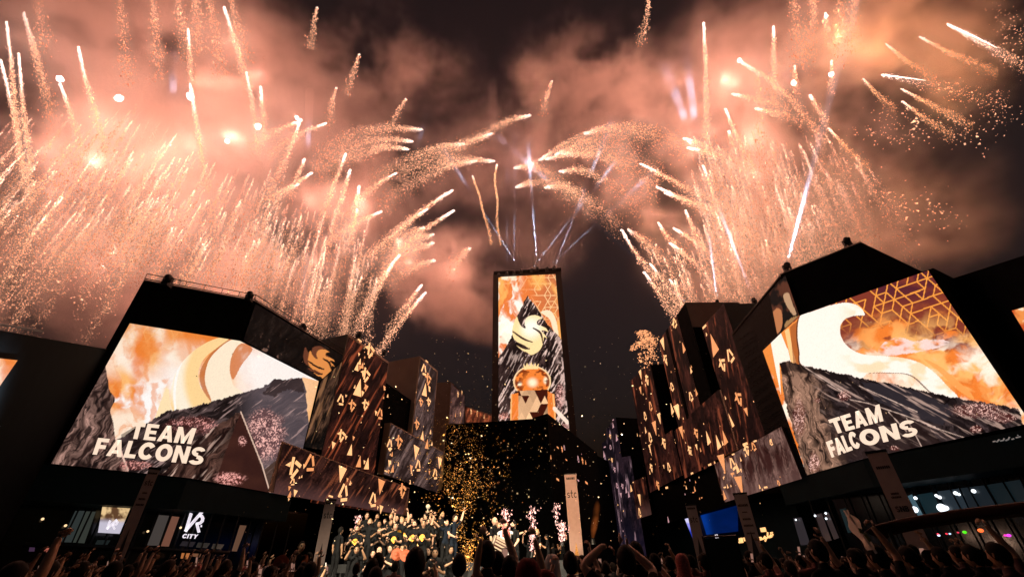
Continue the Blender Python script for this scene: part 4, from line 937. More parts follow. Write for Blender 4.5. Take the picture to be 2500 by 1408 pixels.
panes(left_b, LF, [([(148, 1322), (174, 1323), (207, 1246), (184, 1246)], (44, 50, 49)), ([(178, 1323), (206, 1325), (234, 1248), (211, 1247)], (50, 54, 49)),
                   ([(357, 1330), (387, 1331), (413, 1258), (386, 1256)], (66, 60, 57)), ([(393, 1332), (412, 1333), (438, 1261), (418, 1259)], (112, 73, 58)),
                   ([(108, 1346), (132, 1348), (141, 1327), (108, 1326)], (176, 92, 76)), ([(70, 1345), (84, 1345), (87, 1327), (74, 1327)], (60, 40, 62)),
                   ([(441, 1362), (458, 1364), (467, 1342), (446, 1340)], (172, 104, 56)), ([(470, 1357), (488, 1359), (492, 1348), (473, 1346)], (110, 72, 50)),
                   ([(566, 1344), (578, 1345), (602, 1282), (586, 1281)], (96, 68, 52)), ([(232, 1328), (262, 1329), (270, 1318), (238, 1317)], (24, 30, 30)),
                   ([(438, 1331), (470, 1334), (478, 1322), (446, 1320)], (34, 30, 34)), ([(478, 1335), (505, 1337), (513, 1325), (484, 1323)], (40, 38, 36)), ([(515, 1338), (540, 1340), (548, 1328), (521, 1326)], (42, 38, 34))])
g = Geo()
for x in range(150, 720, 34):
    a = LF.at(x, 1330 + 0.035 * (x - 150), -1.8) if x < 560 else LO.at(x, 1345, -1.8)
    g.tube([np.array([a[0], a[1], 0]), np.array([a[0], a[1], 5.2])], 0.06, 4)
A, B = LF.at(60, 1328, -1.75), LF.at(560, 1348, -1.75); g.tube([A, B], 0.12, 4)
g.build('mullion_frame', MULL, left_b)
g = Geo()
for px, py in [(104, 1266), (160, 1282), (441, 1287), (361, 1296)]:
    p = LF.at(px, py, -1.6); g.ball(p, 0.07, 8, 5)
g.build('ceiling_lamp', mat('warm_lamp', emit=tuple(lin((240, 200, 150))), strength=1.5), left_b)
trim(left_b, [LF.at(352, 684, .04), LF.at(622, 734, .04), LO.at(845, 870, .04)], .045)
adopt(left_b)

# hanging storefront signs of the left building
sign = empty('storefront_sign', LF.at(470, 1285, -1.0), 0, 'white lit VR CITY sign hanging in the left storefront', 'sign')
SX = lambda x, y: (400 + x / 5.457, 1150 + y / 5.457)
def stroke(a, b, w_):
    (x0, y0), (x1, y1) = a, b; q = math.hypot(x1 - x0, y1 - y0); nx, ny = -(y1 - y0) / q * w_, (x1 - x0) / q * w_
    return [SX(x0 + nx, y0 + ny), SX(x1 + nx, y1 + ny), SX(x1 - nx, y1 - ny), SX(x0 - nx, y0 - ny)]
VR = [stroke((366, 555), (292, 800), 20), stroke((512, 535), (285, 795), 19), stroke((440, 690), (470, 812), 19),
      [SX(*p) for p in [(478, 570), (520, 578), (542, 620), (530, 670), (490, 705), (430, 712), (424, 680), (478, 668), (500, 640), (494, 610), (462, 604)]], [SX(492, 712), SX(510, 712), SX(508, 740), SX(490, 740)]]
flat_polys('sign_logo', [[LF.at(a, b, -0.95) for a, b in P] for P in VR], WHITE_SIGN, sign, 0.05, LF.n)
lettering('CITY', [SX(240, 886), SX(440, 896), SX(464, 838), SX(262, 828)], lambda x, y: LF, WHITE_SIGN, sign, -0.95)
g = Geo(); 
for t in (250, 470): 
    p = LF.at(*SX(t + 60, 520), -1.0); g.tube([p, np.array([p[0], p[1], 5.2])], 0.025, 5)
g.build('hanger', MULL, sign)
adopt(sign)
sg = empty('poster_screen', LF.at(280, 1290, -1.0), 0, 'bright poster screen with a warm top and a pale VR panel, left of the banner', 'sign')
def poster(px, py, u, v):
    C = full(px, (196, 190, 206)); C = mixc(C, lin((120, 96, 110)), smooth(0.35, 0.6, v) * fbm(px / 9, py / 9, 3, 3)); 
    n = fbm(px / 14, py / 14, 8, 3); C = mixc(C, mixc(full(px, (96, 66, 44)), lin((236, 200, 146)), smooth(.3, .7, n)), smooth(0.36, 0.62, v)); return C
led_quad('poster_panel', LF, [(239, 1299), (292, 1302), (318, 1240), (250, 1236)], 60, 60, poster, sg, -0.95)
def SY(x, y): return (0 + x / 5.457, 1150 + y / 5.457)
def stroke2(a, b, w_):
    (x0, y0), (x1, y1) = a, b; q = math.hypot(x1 - x0, y1 - y0); nx, ny = -(y1 - y0) / q * w_, (x1 - x0) / q * w_
    return [SY(x0 + nx, y0 + ny), SY(x1 + nx, y1 + ny), SY(x1 - nx, y1 - ny), SY(x0 - nx, y0 - ny)]
flat_polys('poster_logo', [[LF.at(a, b, -0.88) for a, b in P] for P in [stroke2((1470, 650), (1425, 770), 15), stroke2((1560, 640), (1425, 765), 14), stroke2((1500, 710), (1530, 770), 14), [SY(1545, 640), SY(1585, 670), SY(1560, 715), SY(1500, 720), SY(1500, 700), SY(1550, 690)]]], WHITE_SIGN, sg, 0.04, LF.n)
adopt(sg)

# ---------------------------------------------------------------- far left dark building
LL = Plane(at_d(0, 1135, 30), at_d(125, 1132, 38))
fl_b = empty('dark_building', (-38, 22, 0), 0, 'plain dark building cut off by the left frame edge with a sliver of orange screen', 'building')
g = Geo(); A, B = plane_box(g, LL, (-260, 762), (262, 852), 0, 14); g.build('wall', DARK, fl_b)
g = Geo(); A = LL.at(-20, 812); B = LL.at(90, 826); g.tube([A + np.array([0, 0, .35]), B + np.array([0, 0, .35])], 0.05, 5); g.build('roof_rail', ROOF, fl_b)
led_quad('led_screen', LL, [(-60, 1020), (-6, 950), (43, 879), (-60, 868)], 70, 60, lambda px, py, u, v: left_picture(px + 320, py - 20), fl_b, 0.1)
adopt(fl_b)

# ---------------------------------------------------------------- left lit blocks
CREAM = mat('pale_stone_cladding', (0.46, 0.34, 0.26), 0.7, noise=0.08, nscale=0.7)
def blk(name, loc, label, boxes, panels, glyphs, pl, sides=(), mats=(GLYPH, GLYPH2), wallmat=None):
    root = empty(name, loc, 0, label, 'building')
    for i, (tl, tr, zb, depth, off) in enumerate(boxes):
        g = Geo(); plane_box(g, pl, tl, tr, zb, depth, off); g.build('wall', (wallmat or CLAD) if i not in sides else DARK, root)
    for q, nx, ny, fn, off in panels: led_quad('facade_screen', pl, q, nx, ny, fn, root, off)
    put_glyphs(root, pl, glyphs, lambda a, b: ([p[4] for p in panels[::-1] if inpoly(np.array([a]), np.array([b]), p[0])[0]] + [panels[0][4]])[0] + .05, mats)
    adopt(root); return root
ZA = LambdaZ = lambda a, b: (640 + a / 2.9326, 800 + b / 2.9326)
za = lambda lst: [(*ZA(a, b), k, s) for a, b, k, s in lst]
A_gl = za([(700, 90, 'bar', 14), (765, 160, 'rune', 34), (735, 210, 'small', 16), (700, 240, 'up', 14), (680, 275, 'up', 20), (718, 268, 'up', 14), (735, 335, 'rune', 34), (690, 425, 'up', 40), (745, 430, 'down', 16), (720, 470, 'down', 12), (565, 515, 'delta', 26), (640, 555, 'rune', 28),
           (735, 550, 'rune', 26), (717, 630, 'small', 16), (845, 615, 'delta', 26), (838, 690, 'small', 14), (562, 770, 'rune', 30), (655, 790, 'down', 10), (510, 840, 'down', 17), (632, 872, 'up', 26), (695, 955, 'up', 27), (752, 970, 'up', 27),
           (215, 1000, 'rune', 52), (345, 965, 'delta', 42), (268, 1070, 'small', 20), (220, 1100, 'delta', 18), (198, 1190, 'up', 15), (237, 1182, 'down', 17), (570, 1045, 'down', 38), (640, 1110, 'small', 14), (585, 1180, 'delta', 44), (492, 1205, 'bar', 18), (850, 1135, 'down', 36), (768, 1145, 'small', 9), (795, 1230, 'delta', 36), (1000, 1165, 'rune', 36), (852, 1298, 'down', 20), (880, 440, 'small', 14), (870, 500, 'small', 18)])
P_dark = ((36, 18, 16), (92, 50, 36))
blk('lit_block', (-17, 44, 0), 'brown lit block with triangle windows standing right of the left screen building', 
    [((850, 815), (950, 883), H1, 9, 0), ((688, 1076), (1000, 1190), H1, 8, 0.25)],
    [([(758, 1226), (902, 1246), (948, 887), (852, 822)], 90, 240, rock_paint((26, 12, 11), (62, 28, 21), 0.45, -0.85, 31, contrast=1.0, sc=8, glow=(170, 80, 48)), 0.06),
     ([(668, 1203), (984, 1256), (999, 1192), (692, 1081)], 170, 75, rock_paint((28, 14, 13), (66, 36, 29), 0.55, -0.85, 37, (96, 64, 62), 1.0, 8, (160, 86, 56)), 0.33)], A_gl, LP, wallmat=CREAM)
B_gl = za([(1180, 240, 'bar', 12), (1160, 300, 'delta', 26), (1185, 365, 'rune', 28), (1165, 440, 'up', 30), (1197, 435, 'down', 12), (1135, 530, 'rune', 20), (1190, 528, 'rune', 20), (1187, 590, 'small', 12), (1105, 690, 'rune', 24), (1155, 705, 'small', 10), (1147, 770, 'up', 22), (1180, 830, 'up', 22), (1214, 845, 'up', 20),
           (915, 835, 'delta', 26), (975, 815, 'rune', 32), (918, 905, 'small', 16), (912, 970, 'down', 16), (935, 1005, 'up', 18), (888, 1025, 'bar', 14), (1103, 890, 'down', 32), (1068, 1005, 'down', 16), (1118, 985, 'delta', 28), (1075, 1050, 'small', 14), (1085, 1105, 'small', 10), (1272, 965, 'down', 26), (1240, 1045, 'delta', 26), (1170, 770, 'small', 8)])
zB = LP.at(937, 1156)[2]
blk('lit_block', (-12, 58, 0), 'grey streaked lit block with a tan side wall, second block on the left', 
    [((1025, 869), (1069, 905), zB, 8, 0), ((953, 1031), (1084, 1102), zB, 7, 0.2)],
    [([(996, 1176), (1047, 1196), (1067, 908), (1027, 874)], 50, 180, rock_paint((44, 30, 28), (92, 70, 67), 0.3, -0.9, 41, contrast=1.1, sc=7, glow=(140, 112, 104)), 0.05),
     ([(937, 1156), (1068, 1202), (1082, 1104), (955, 1035)], 80, 80, rock_paint((44, 30, 28), (96, 74, 70), 0.45, -0.85, 43, contrast=1.1, sc=7, glow=(140, 112, 104)), 0.27)], B_gl, LP, wallmat=CREAM)
lk = empty('dark_block', (-15, 55, 0), 0, 'black windowless block filling the gap under the tan side wall', 'building')
g = Geo(); plane_box(g, LP, (930, 925), (1016, 985), 0, 5, -0.6); g.build('wall', DARK, lk)  # dark box laid over the lower part of the tan side wall
g = Geo(); plane_box(g, LP, (884, 1150), (1100, 1195), 0, 6, -0.8); g.build('base_wall', DARK, lk); adopt(lk)
C_pl = Plane(at_d(1098, 1028, 82), at_d(1140, 1028, 96))
blk('lit_block', (-12, 90, 0), 'small distant lit block beside the tower', [((1101, 932), (1135, 962), 0, 8, 0), ((1135, 990), (1210, 1016), 0, 8, 0.1)],
    [([(1097, 1032), (1133, 1034), (1134, 966), (1102, 937)], 24, 50, rock_paint((56, 36, 34), (120, 84, 76), 0.3, -0.9, 47, sc=5), 0.06), ([(1136, 1030), (1205, 1030), (1206, 1018), (1137, 993)], 40, 20, rock_paint((60, 26, 18), (170, 84, 52), 0.3, -0.9, 48, sc=5), 0.16)],
    [(1118, 962, 'rune', 14), (1128, 958, 'down', 9), (1112, 1012, 'up', 10), (1124, 1010, 'rune', 11), (1150, 1004, 'rune', 14), (1165, 1010, 'delta', 13), (1182, 1016, 'up', 10)], C_pl)

# ---------------------------------------------------------------- tower and podium
Tl = at_d(1217, 675, 82); 
def same_height(px, py, z): return at_z(px, py, z)
Tr = at_z(1357, 667, Tl[2]); TP = Plane(Tl, Tr)
tw = empty('screen_tower', (4, 88, 0), 0, 'tall slim tower carrying an upright screen with mountain, emblem and golden trophy', 'tower')
g = Geo(); plane_box(g, TP, (1204, 668), (1369, 660), 0, 14, 0.0, level=True); g.build('wall', mat('tower_cladding', (0.045, 0.028, 0.022), 0.6, noise=0.15, nscale=0.5), tw)
g = Geo(); plane_box(g, TP, (1205, 662), (1370, 654), TP.at(1280, 667)[2] + 0.02, 13, 0.3, level=True); g.build('parapet', DARK, tw)
led_quad('led_screen', TP, [(1217, 1062), (1391, 1062), (1356, 669), (1217, 676)], 150, 370, tower_picture, tw, 0.12, LEDL); adopt(tw)
Pc = at_d(1337, 1019, 60); zP = Pc[2]
pa, pb, pc2, pd = at_z(1090, 1036, zP), Pc, at_z(1400, 1084, zP), at_z(1458, 1112, zP)
pod = empty('podium_building', (3, 66, 0), 0, 'wide dark podium building in front of the tower with a few lit windows', 'building')
g = Geo(); f_, z_ = ccw([tuple(pa[:2]), tuple(pb[:2]), tuple(pd[:2]), (pd[0] + 6, pd[1] + 10), (pa[0], pa[1] + 24)], [zP] * 5); g.prism(f_, 0, z_); g.build('wall', DARK, pod)
g = Geo(); f_, z_ = ccw([tuple(pb[:2]), tuple(pd[:2]), (pd[0] - 3, pd[1] + 2), (pb[0] - 2, pb[1] + 2)], [zP + .6] * 4); g.prism(f_, zP + .01, z_); g.build('parapet', DARK, pod)
PP = Plane(pb, pd); PQ = Plane(pa, pb)
put_glyphs(pod, PP, [(1362, 1092, 'bar', 14), (1372, 1096, 'rune', 14), (1378, 1092, 'delta', 12), (1345, 1115, 'up', 10), (1383, 1122, 'bar', 12), (1412, 1120, 'delta', 16), (1422, 1124, 'rune', 16), (1430, 1128, 'up', 10), (1420, 1108, 'small', 10), (1362, 1170, 'bar', 20), (1432, 1178, 'bar', 22), (1412, 1172, 'bar', 14)], 0.1, (GLYPH2, GLYPHP)); adopt(pod)
# ---------------------------------------------------------------- right fin towers
Z5 = lambda a, b: (1440 + a / 2.347, 720 + b / 2.347)
Z6 = lambda a, b: (1640 + a / 2.708, 720 + b / 2.708)
z5 = lambda lst: [(*Z5(a, b), k, s) for a, b, k, s in lst]
z6 = lambda lst: [(*Z6(a, b), k, s) for a, b, k, s in lst]
zE = RP.at(*Z6(440, 1020))[2]
brown = lambda sd, tint=None: rock_paint((26, 12, 11), (60, 28, 22), 0.18, 0.98, sd, tint, 1.0, 8, (150, 74, 48))
def vstrip(pl, tl, tr, zb, off):
    """panel quad below two top corners"""
    A, B = pl.at(*tl), pl.at(*tr); a, b = A.copy(), B.copy(); a[2] = zb; b[2] = zb
    return [np.asarray(q) + pl.n * off for q in (a, b, B, A)]
def fin(label, loc, tl, tr, zb, depth, ptr, glyphs, seed, lows=(), mats=(GLYPH, GLYPH2), paint=None, pl=RP, wm=CLAD, shade=None):
    root = empty('fin_tower', loc, 0, label, 'building', None)
    g = Geo(); plane_box(g, pl, tl, tr, zb, depth, 0); g.build('wall', wm, root)
    ptl, ptr_ = (tl, ptr)
    painted('facade_screen', vstrip(pl, ptl, ptr_, zb, 0.06), 46, 240, paint or brown(seed), LED, root)
    if ptr != tr:      # unlit black strip between the lit panel and the corner
        flat_polys('front_cladding', [vstrip(pl, ptr, tr, zb, 0.05)], DARK, root, 0.03, pl.n)
    if shade is not None:      # black sheet standing in for shade on the side wall's lower part
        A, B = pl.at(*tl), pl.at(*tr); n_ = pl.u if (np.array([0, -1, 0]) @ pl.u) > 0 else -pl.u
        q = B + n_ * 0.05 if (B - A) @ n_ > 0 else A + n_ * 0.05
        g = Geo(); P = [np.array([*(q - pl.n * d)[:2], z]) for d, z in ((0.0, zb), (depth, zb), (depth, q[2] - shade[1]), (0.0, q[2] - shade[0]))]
        flat_polys('side_shade_sheet', [P], DARK, root, 0.04, n_)
    for (a, b, zb2, off, sd) in lows:
        g = Geo(); plane_box(g, pl, a, b, zb2, depth * 0.8, off); g.build('low_wall', wm, root)
        painted('facade_screen', vstrip(pl, a, b, zb2, off + 0.06), 60, 120, brown(sd), LED, root)
    reg_ = [([project(v) for v in vstrip(pl, a, b, zb2, off + .06)], off + .11) for (a, b, zb2, off, sd) in lows]
    put_glyphs(root, pl, glyphs, lambda a, b: ([o for q, o in reg_ if inpoly(np.array([a]), np.array([b]), q)[0]] + [0.11])[0], mats); adopt(root); return root
E_gl = z6([(215, 210, 'bar', 20), (228, 260, 'small', 24), (272, 325, 'up', 46), (385, 400, 'delta', 34), (330, 465, 'rune', 34), (437, 690, 'rune', 36), (548, 700, 'bar', 14), (565, 725, 'small', 20), (492, 770, 'down', 20)])
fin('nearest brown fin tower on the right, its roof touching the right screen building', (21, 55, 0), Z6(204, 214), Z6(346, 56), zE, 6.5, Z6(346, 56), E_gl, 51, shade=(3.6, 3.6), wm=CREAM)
F_gl = z6([(8, 190, 'bar', 16), (18, 185, 'delta', 24), (75, 345, 'up', 22), (125, 495, 'up', 14), (125, 670, 'delta', 24), (160, 640, 'up', 16), (35, 770, 'down', 36), (75, 815, 'small', 14), (350, 738, 'small', 14), (385, 830, 'up', 34), (210, 850, 'small', 12), (158, 915, 'rune', 26), (236, 942, 'up', 30), (302, 970, 'up', 32), (346, 940, 'up', 32), (100, 1020, 'rune', 26), (163, 1003, 'down', 14), (92, 968, 'small', 12), (250, 1120, 'bar', 20), (135, 1170, 'bar', 16)])
zF = RP.at(*Z5(560, 1045))[2]
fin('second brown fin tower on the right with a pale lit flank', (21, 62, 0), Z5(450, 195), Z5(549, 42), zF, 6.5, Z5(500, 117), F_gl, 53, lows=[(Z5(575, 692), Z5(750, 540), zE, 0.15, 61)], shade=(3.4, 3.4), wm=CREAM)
G_gl = z5([(418, 280, 'down', 28), (430, 370, 'rune', 24), (465, 440, 'small', 14), (470, 525, 'delta', 22), (468, 650, 'up', 24), (525, 785, 'down', 30), (505, 665, 'down', 30), (478, 830, 'delta', 26), (605, 790, 'rune', 22), (548, 845, 'small', 12), (570, 890, 'rune', 24), (612, 868, 'down', 14), (510, 985, 'delta', 20), (585, 1020, 'bar', 16), (545, 1070, 'small', 14)])
fin('third brown fin tower on the right, narrower than its neighbours', (21, 72, 0), Z5(398, 266), Z5(446, 192), zF, 6, Z5(436, 208), G_gl, 55, lows=[(Z5(490, 780), Z5(578, 700), zF, 0.1, 62)], wm=DARK)
H_gl = z5([(290, 455, 'down', 22), (325, 490, 'rune', 26), (290, 545, 'down', 18), (305, 568, 'small', 14), (322, 592, 'small', 12), (347, 635, 'delta', 24), (316, 692, 'delta', 22), (398, 705, 'down', 26), (372, 760, 'down', 34), (318, 772, 'up', 14), (345, 815, 'delta', 26), (395, 803, 'small', 12), (348, 885, 'down', 28), (422, 850, 'rune', 28), (350, 938, 'small', 12), (350, 990, 'rune', 22), (452, 985, 'delta', 24), (388, 1090, 'rune', 24), (440, 1103, 'bar', 20), (287, 805, 'small', 14), (375, 968, 'small', 12)])
fin('stepped brown fin tower below the small fire swirl', (21, 84, 0), Z5(234, 490), Z5(352, 395), RP.at(*Z5(350, 1130))[2], 6, Z5(348, 398), H_gl, 57, lows=[(Z5(350, 860), Z5(480, 770), RP.at(*Z5(350, 1130))[2], 0.1, 63)], wm=DARK)
# small lower block hung below
lb = empty('lit_panel_block', (20, 80, 0), 0, 'low brown lit block with one tall lit triangle, under the stepped fin tower', 'building')
g = Geo(); plane_box(g, RP, Z5(240, 1068), Z5(320, 1035), RP.at(*Z5(275, 1280))[2], 4, 0.3); g.build('wall', DARK, lb)
painted('facade_screen', [RP.at(*p, 0.4) for p in (Z5(272, 1282), Z5(354, 1256), Z5(318, 1040), Z5(240, 1068))], 30, 60, brown(65, (90, 60, 54)), LED, lb)
put_glyphs(lb, RP, z5([(285, 1170, 'down', 28), (285, 1245, 'delta', 24), (305, 1048, 'small', 8), (248, 1072, 'bar', 10)]), 0.55); adopt(lb)
pn = empty('lit_panel_block', (21, 50, 0), 0, 'pale wood streaked lit block low between fin towers and right screen building', 'building')
g = Geo(); plane_box(g, RP, Z6(280, 1115), Z6(724, 868), H1, 5, 0.35); g.build('wall', CLAD, pn)
painted('facade_screen', [RP.at(*p, 0.45) for p in (Z6(352, 1368), Z6(860, 1212), Z6(724, 870), Z6(282, 1117))], 130, 90, rock_paint((58, 30, 27), (112, 82, 74), 0.22, 0.97, 67, (110, 78, 72), 1.3, 9, (150, 112, 100)), LED, pn)
put_glyphs(pn, RP, z6([(485, 985, 'bar', 26), (405, 1052, 'bar', 14), (335, 1110, 'down', 46), (400, 1115, 'delta', 32), (430, 1140, 'up', 24), (400, 1180, 'bar', 20), (345, 1200, 'small', 14), (550, 965, 'bar', 16), (540, 1000, 'delta', 22), (490, 1025, 'rune', 28), (655, 975, 'delta', 14), (450, 1255, 'down', 48), (350, 1270, 'bar', 14), (390, 1260, 'small', 18), (345, 1320, 'up', 22), (620, 1270, 'bar', 18), (598, 1285, 'small', 18), (705, 1240, 'delta', 14)]), 0.6); adopt(pn)
dk = empty('dark_block', (20.5, 64, 0), 0, 'black recessed block with scattered lit chips under the fin towers', 'building')
g = Geo(); plane_box(g, RP, Z5(350, 1120), Z5(845, 880), H1 - .4, 5, -0.25); g.build('wall', DARK, dk)
put_glyphs(dk, RP, z5([(605, 1070, 'small', 18), (600, 1110, 'up', 12), (545, 1140, 'small', 14), (592, 1130, 'bar', 10), (628, 1165, 'small', 16), (572, 1060, 'small', 14), (640, 1160, 'bar', 9), (540, 1090, 'small', 9), (448, 1285, 'up', 14)]), -0.1, (GLYPH2, GLYPHP)); adopt(dk)
# distant mauve towers
IP = Plane(at_d(1482, 1290, 96), at_d(1560, 1270, 84))
mv = lambda sd: rock_paint((17, 13, 19), (40, 27, 34), 0.1, 0.98, sd, (26, 22, 44), 1.1, 5, (190, 150, 160))
for lab, tl, tr, gl in [('mauve lit tower farthest down the street', Z5(70, 850), Z5(128, 800), [(85, 870, 'bar', 12), (80, 910, 'up', 14), (68, 1010, 'small', 10), (70, 1130, 'small', 12), (95, 1085, 'small', 10), (110, 1180, 'small', 10), (118, 1240, 'small', 10), (80, 1260, 'small', 12)]),
                        ('mauve lit tower with a bright ridge of lit chips', Z5(95, 770), Z5(150, 700), [(133, 715, 'bar', 9), (132, 745, 'up', 12), (115, 810, 'rune', 12), (152, 815, 'up', 16), (118, 870, 'delta', 12), (125, 945, 'rune', 12), (140, 1000, 'rune', 14), (155, 1090, 'delta', 14), (160, 1200, 'small', 14), (180, 1290, 'small', 14), (190, 1350, 'small', 14)]),
                        ('low mauve lit block beside the stepped fin tower', Z5(140, 935), Z5(235, 920), [(185, 1095, 'rune', 14), (207, 1115, 'up', 14), (235, 1105, 'up', 16), (222, 1140, 'up', 14), (178, 1145, 'down', 12), (192, 1235, 'small', 14), (205, 1060, 'small', 10)])]:
    r = empty('distant_lit_tower', (16, 92, 0), 0, lab, 'building')
    g = Geo(); plane_box(g, IP, tl, tr, 0, 5); g.build('wall', DARK, r)
    painted('facade_screen', vstrip(IP, tl, tr, 1.5, 0.06), 24, 140, mv(len(lab)), LED, r)
    put_glyphs(r, IP, z5(gl), 0.3, (GLYPHP, GLYPH)); adopt(r)
# blue lit ground storey
bl = empty('blue_lit_hall', (20, 60, 0), 0, 'low hall glowing deep blue under the fin towers', 'building')
BLUE = lambda px, py, u, v: mixc(mixc(full(px, (0, 18, 58)), lin((6, 58, 150)), np.exp(-((u - .06) / .16) ** 2) * (0.6 + 0.4 * v)), lin((3, 34, 104)), 0.5 * fbm(px / 30, py / 14, 4, 3))  # blue light on the walls, painted in as a graded emission
BP = Plane(RP.a - RP.n * 1.2, RP.a - RP.n * 1.2 + RP.u)
g = Geo(); plane_box(g, BP, Z5(350, 1115), Z5(1150, 830), 0, 6, -0.4); 
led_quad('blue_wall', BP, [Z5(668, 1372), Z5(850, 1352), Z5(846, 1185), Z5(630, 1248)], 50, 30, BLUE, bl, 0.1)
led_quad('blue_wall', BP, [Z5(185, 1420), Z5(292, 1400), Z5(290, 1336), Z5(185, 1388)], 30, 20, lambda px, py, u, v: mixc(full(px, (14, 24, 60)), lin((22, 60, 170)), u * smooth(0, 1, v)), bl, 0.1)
led_quad('white_blue_screen', BP, [Z5(594, 1405), Z5(612, 1405), Z5(562, 1238), Z5(525, 1235)], 12, 40, lambda px, py, u, v: mixc(mixc(full(px, (40, 60, 190)), lin((150, 150, 240)), smooth(.25, .5, v)), lin((214, 210, 250)), smooth(.55, .62, v)), bl, 0.5)
g2 = Geo(); plane_box(g2, BP, Z5(100, 1340), Z5(1160, 1150), 0, 5, -0.3); g2.build('wall', FASCIA, bl); adopt(bl)

# ---------------------------------------------------------------- right screen building
rb = empty('screen_building', (25, 34, 0), 0, 'black corner building with a giant screen of a pale swoosh over a dark mountain', 'building')
g = Geo(); plane_box(g, RO_, (1786, 815), (1904, 674), H1, 8, 0.0); g.build('side_wall', mat('dark_mesh_cladding', (0.006, 0.008, 0.009), 0.6, noise=0.5, nscale=3, spec=0.1), rb)
g = Geo(); plane_box(g, RF, (1904, 669), (2100, 590), H1, 9, 0.0); g.build('wall', DARK, rb)
g = Geo(); plane_box(g, RF, (2100, 716), (2278, 654), H1, 9, 0.01); g.build('wall', DARK, rb)
rfold = lambda x, y: RO_ if x < 1950 + 0.4427 * (y - 770) else RF
led_quad('led_screen', RO_, [(1970, 1159), (2105, 1120), (1950, 771), (1862, 856)], 120, 260, right_picture, rb, 0.12, LEDL)
led_quad('led_screen', RF, [(2105, 1120), (2516, 1032), (2266, 660), (1950, 771)], 280, 240, right_picture, rb, 0.12, LEDL)
lettering('TEAM', [rq(535, 1108), rq(855, 1020), rq(828, 910), rq(492, 1014)], rfold, LET, rb, 0.22)
lettering('FALC', [rq(515, 1262), rq(706, 1192), rq(664, 1086), rq(476, 1160)], lambda x, y: RO_, LET, rb, 0.22)
lettering('ONS', [rq(720, 1190), rq(1086, 1112), rq(1060, 1008), rq(684, 1090)], lambda x, y: RF, LET, rb, 0.22)
def rlogo(px, py, u, v):
    C = full(px, (20, 18, 17)); d = np.hypot((px - 1895) / 22, (py - 785) / 40); n = fbm(px / 16, py / 26, 4, 3)
    C = mixc(C, lin((100, 56, 40)), smooth(.45, .6, n) * 0.8); C = mixc(C, lin((206, 130, 84)), inpoly(px, py, curve([(1884, 770), (1896, 752), (1908, 760), (1910, 790), (1902, 812), (1890, 806)], 5)) * .9)
    C = mixc(C, lin((216, 170, 130)), inpoly(px, py, curve([(1912, 720), (1926, 716), (1934, 740), (1944, 764), (1936, 768), (1920, 745)], 5)) * .8); C = mixc(C, lin((190, 140, 90)), inpoly(px, py, curve([(1916, 790), (1932, 776), (1948, 772), (1936, 788), (1920, 802)], 5)) * .8); return C
led_quad('ribbon_screen', RO_, [(1898, 818), (1951, 770), (1917, 672), (1878, 716)], 50, 50, rlogo, rb, 0.1)
g = Geo()    # expanded metal mesh of the slanting side: rows of small scales
for i in range(9):
    for j in range(26):
        a = RO_.at(1800 + i * 9 + j * 3.2 + (j % 2) * 4, 830 - i * 6 + j * 11.5 + (j % 2) * 2, 0.05)
        q = project(a)
        if q[0] < 1862 + 0.352 * (q[1] - 856) - 14: g.tube([a, RO_.at(q[0] + 7, q[1] - 2.5, 0.08), RO_.at(q[0] + 10, q[1] - 7.5, 0.05)], 0.016, 3)
g.build('perforated_cladding', mat('mesh_metal', (0.05, 0.045, 0.042), 0.5, metal=0.5), rb)['kind'] = 'stuff'
g = Geo(); plane_box(g, RF, (2000, 1140), (2640, 985), 0, 6, -2.6); g.build('ground_storey', GLASS, rb)
g = Geo()
A, B, C3 = RO_.at(1900, 1176, 0.05), RF.at(2105, 1121, 0.05), RF.at(2600, 1020, 0.05)
f_, z_ = ccw([tuple(A[:2]), tuple(B[:2]), tuple(C3[:2]), inn(C3, RF.n, 3), inn(B, (RF.n + RO_.n) / 2, 3), inn(A, RO_.n, 3)], [H1 - .05] * 6); g.prism(f_, 5.4, z_); g.build('canopy_fascia', FASCIA, rb)
pq = lambda pts, c: (pts, c)
panes(rb, RF, [([(1955, 1330), (1978, 1328), (1956, 1262), (1936, 1264)], (44, 40, 44)), ([(2012, 1322), (2030, 1318), (2006, 1252), (1990, 1255)], (52, 40, 40)), ([(2036, 1316), (2048, 1312), (2022, 1249), (2010, 1252)], (50, 40, 40)),
               ([(2250, 1275), (2262, 1273), (2226, 1206), (2216, 1210)], (64, 92, 104)), ([(2268, 1272), (2310, 1262), (2280, 1200), (2232, 1208)], (14, 34, 40)), ([(2322, 1260), (2368, 1252), (2340, 1192), (2288, 1199)], (34, 44, 52)),
               ([(2372, 1252), (2438, 1246), (2402, 1184), (2345, 1191)], (22, 30, 36)), ([(2445, 1246), (2520, 1240), (2490, 1170), (2408, 1183)], (16, 26, 30)), ([(2070, 1300), (2090, 1296), (2064, 1240), (2050, 1243)], (18, 34, 36))], off=-2.4)
g = Geo()
for px, py, s in [(2235, 1215, .09), (2286, 1209, .08), (2294, 1213, .09), (2333, 1203, .1), (2341, 1206, .07), (2377, 1198, .1), (2233, 1243, .17), (2299, 1239, .22), (2310, 1239, .12), (1990, 1258, .07), (2016, 1252, .07), (2017, 1265, .07), (1943, 1268, .06), (2244, 1274, .06), (2252, 1276, .06)]:
    g.ball(RF.at(px, py, -2.2), s, 8, 6)
g.build('downlight', mat('cold_lamp', emit=tuple(lin((236, 246, 255))), strength=2.2), rb)
g = Geo()
for x0 in range(2000, 2600, 42):
    a = RF.at(x0, 1290 - 0.2 * (x0 - 2000), -2.3); g.tube([np.array([a[0], a[1], 0]), np.array([a[0], a[1], 5.5])], 0.055, 4)
g.build('mullion_frame', MULL, rb)
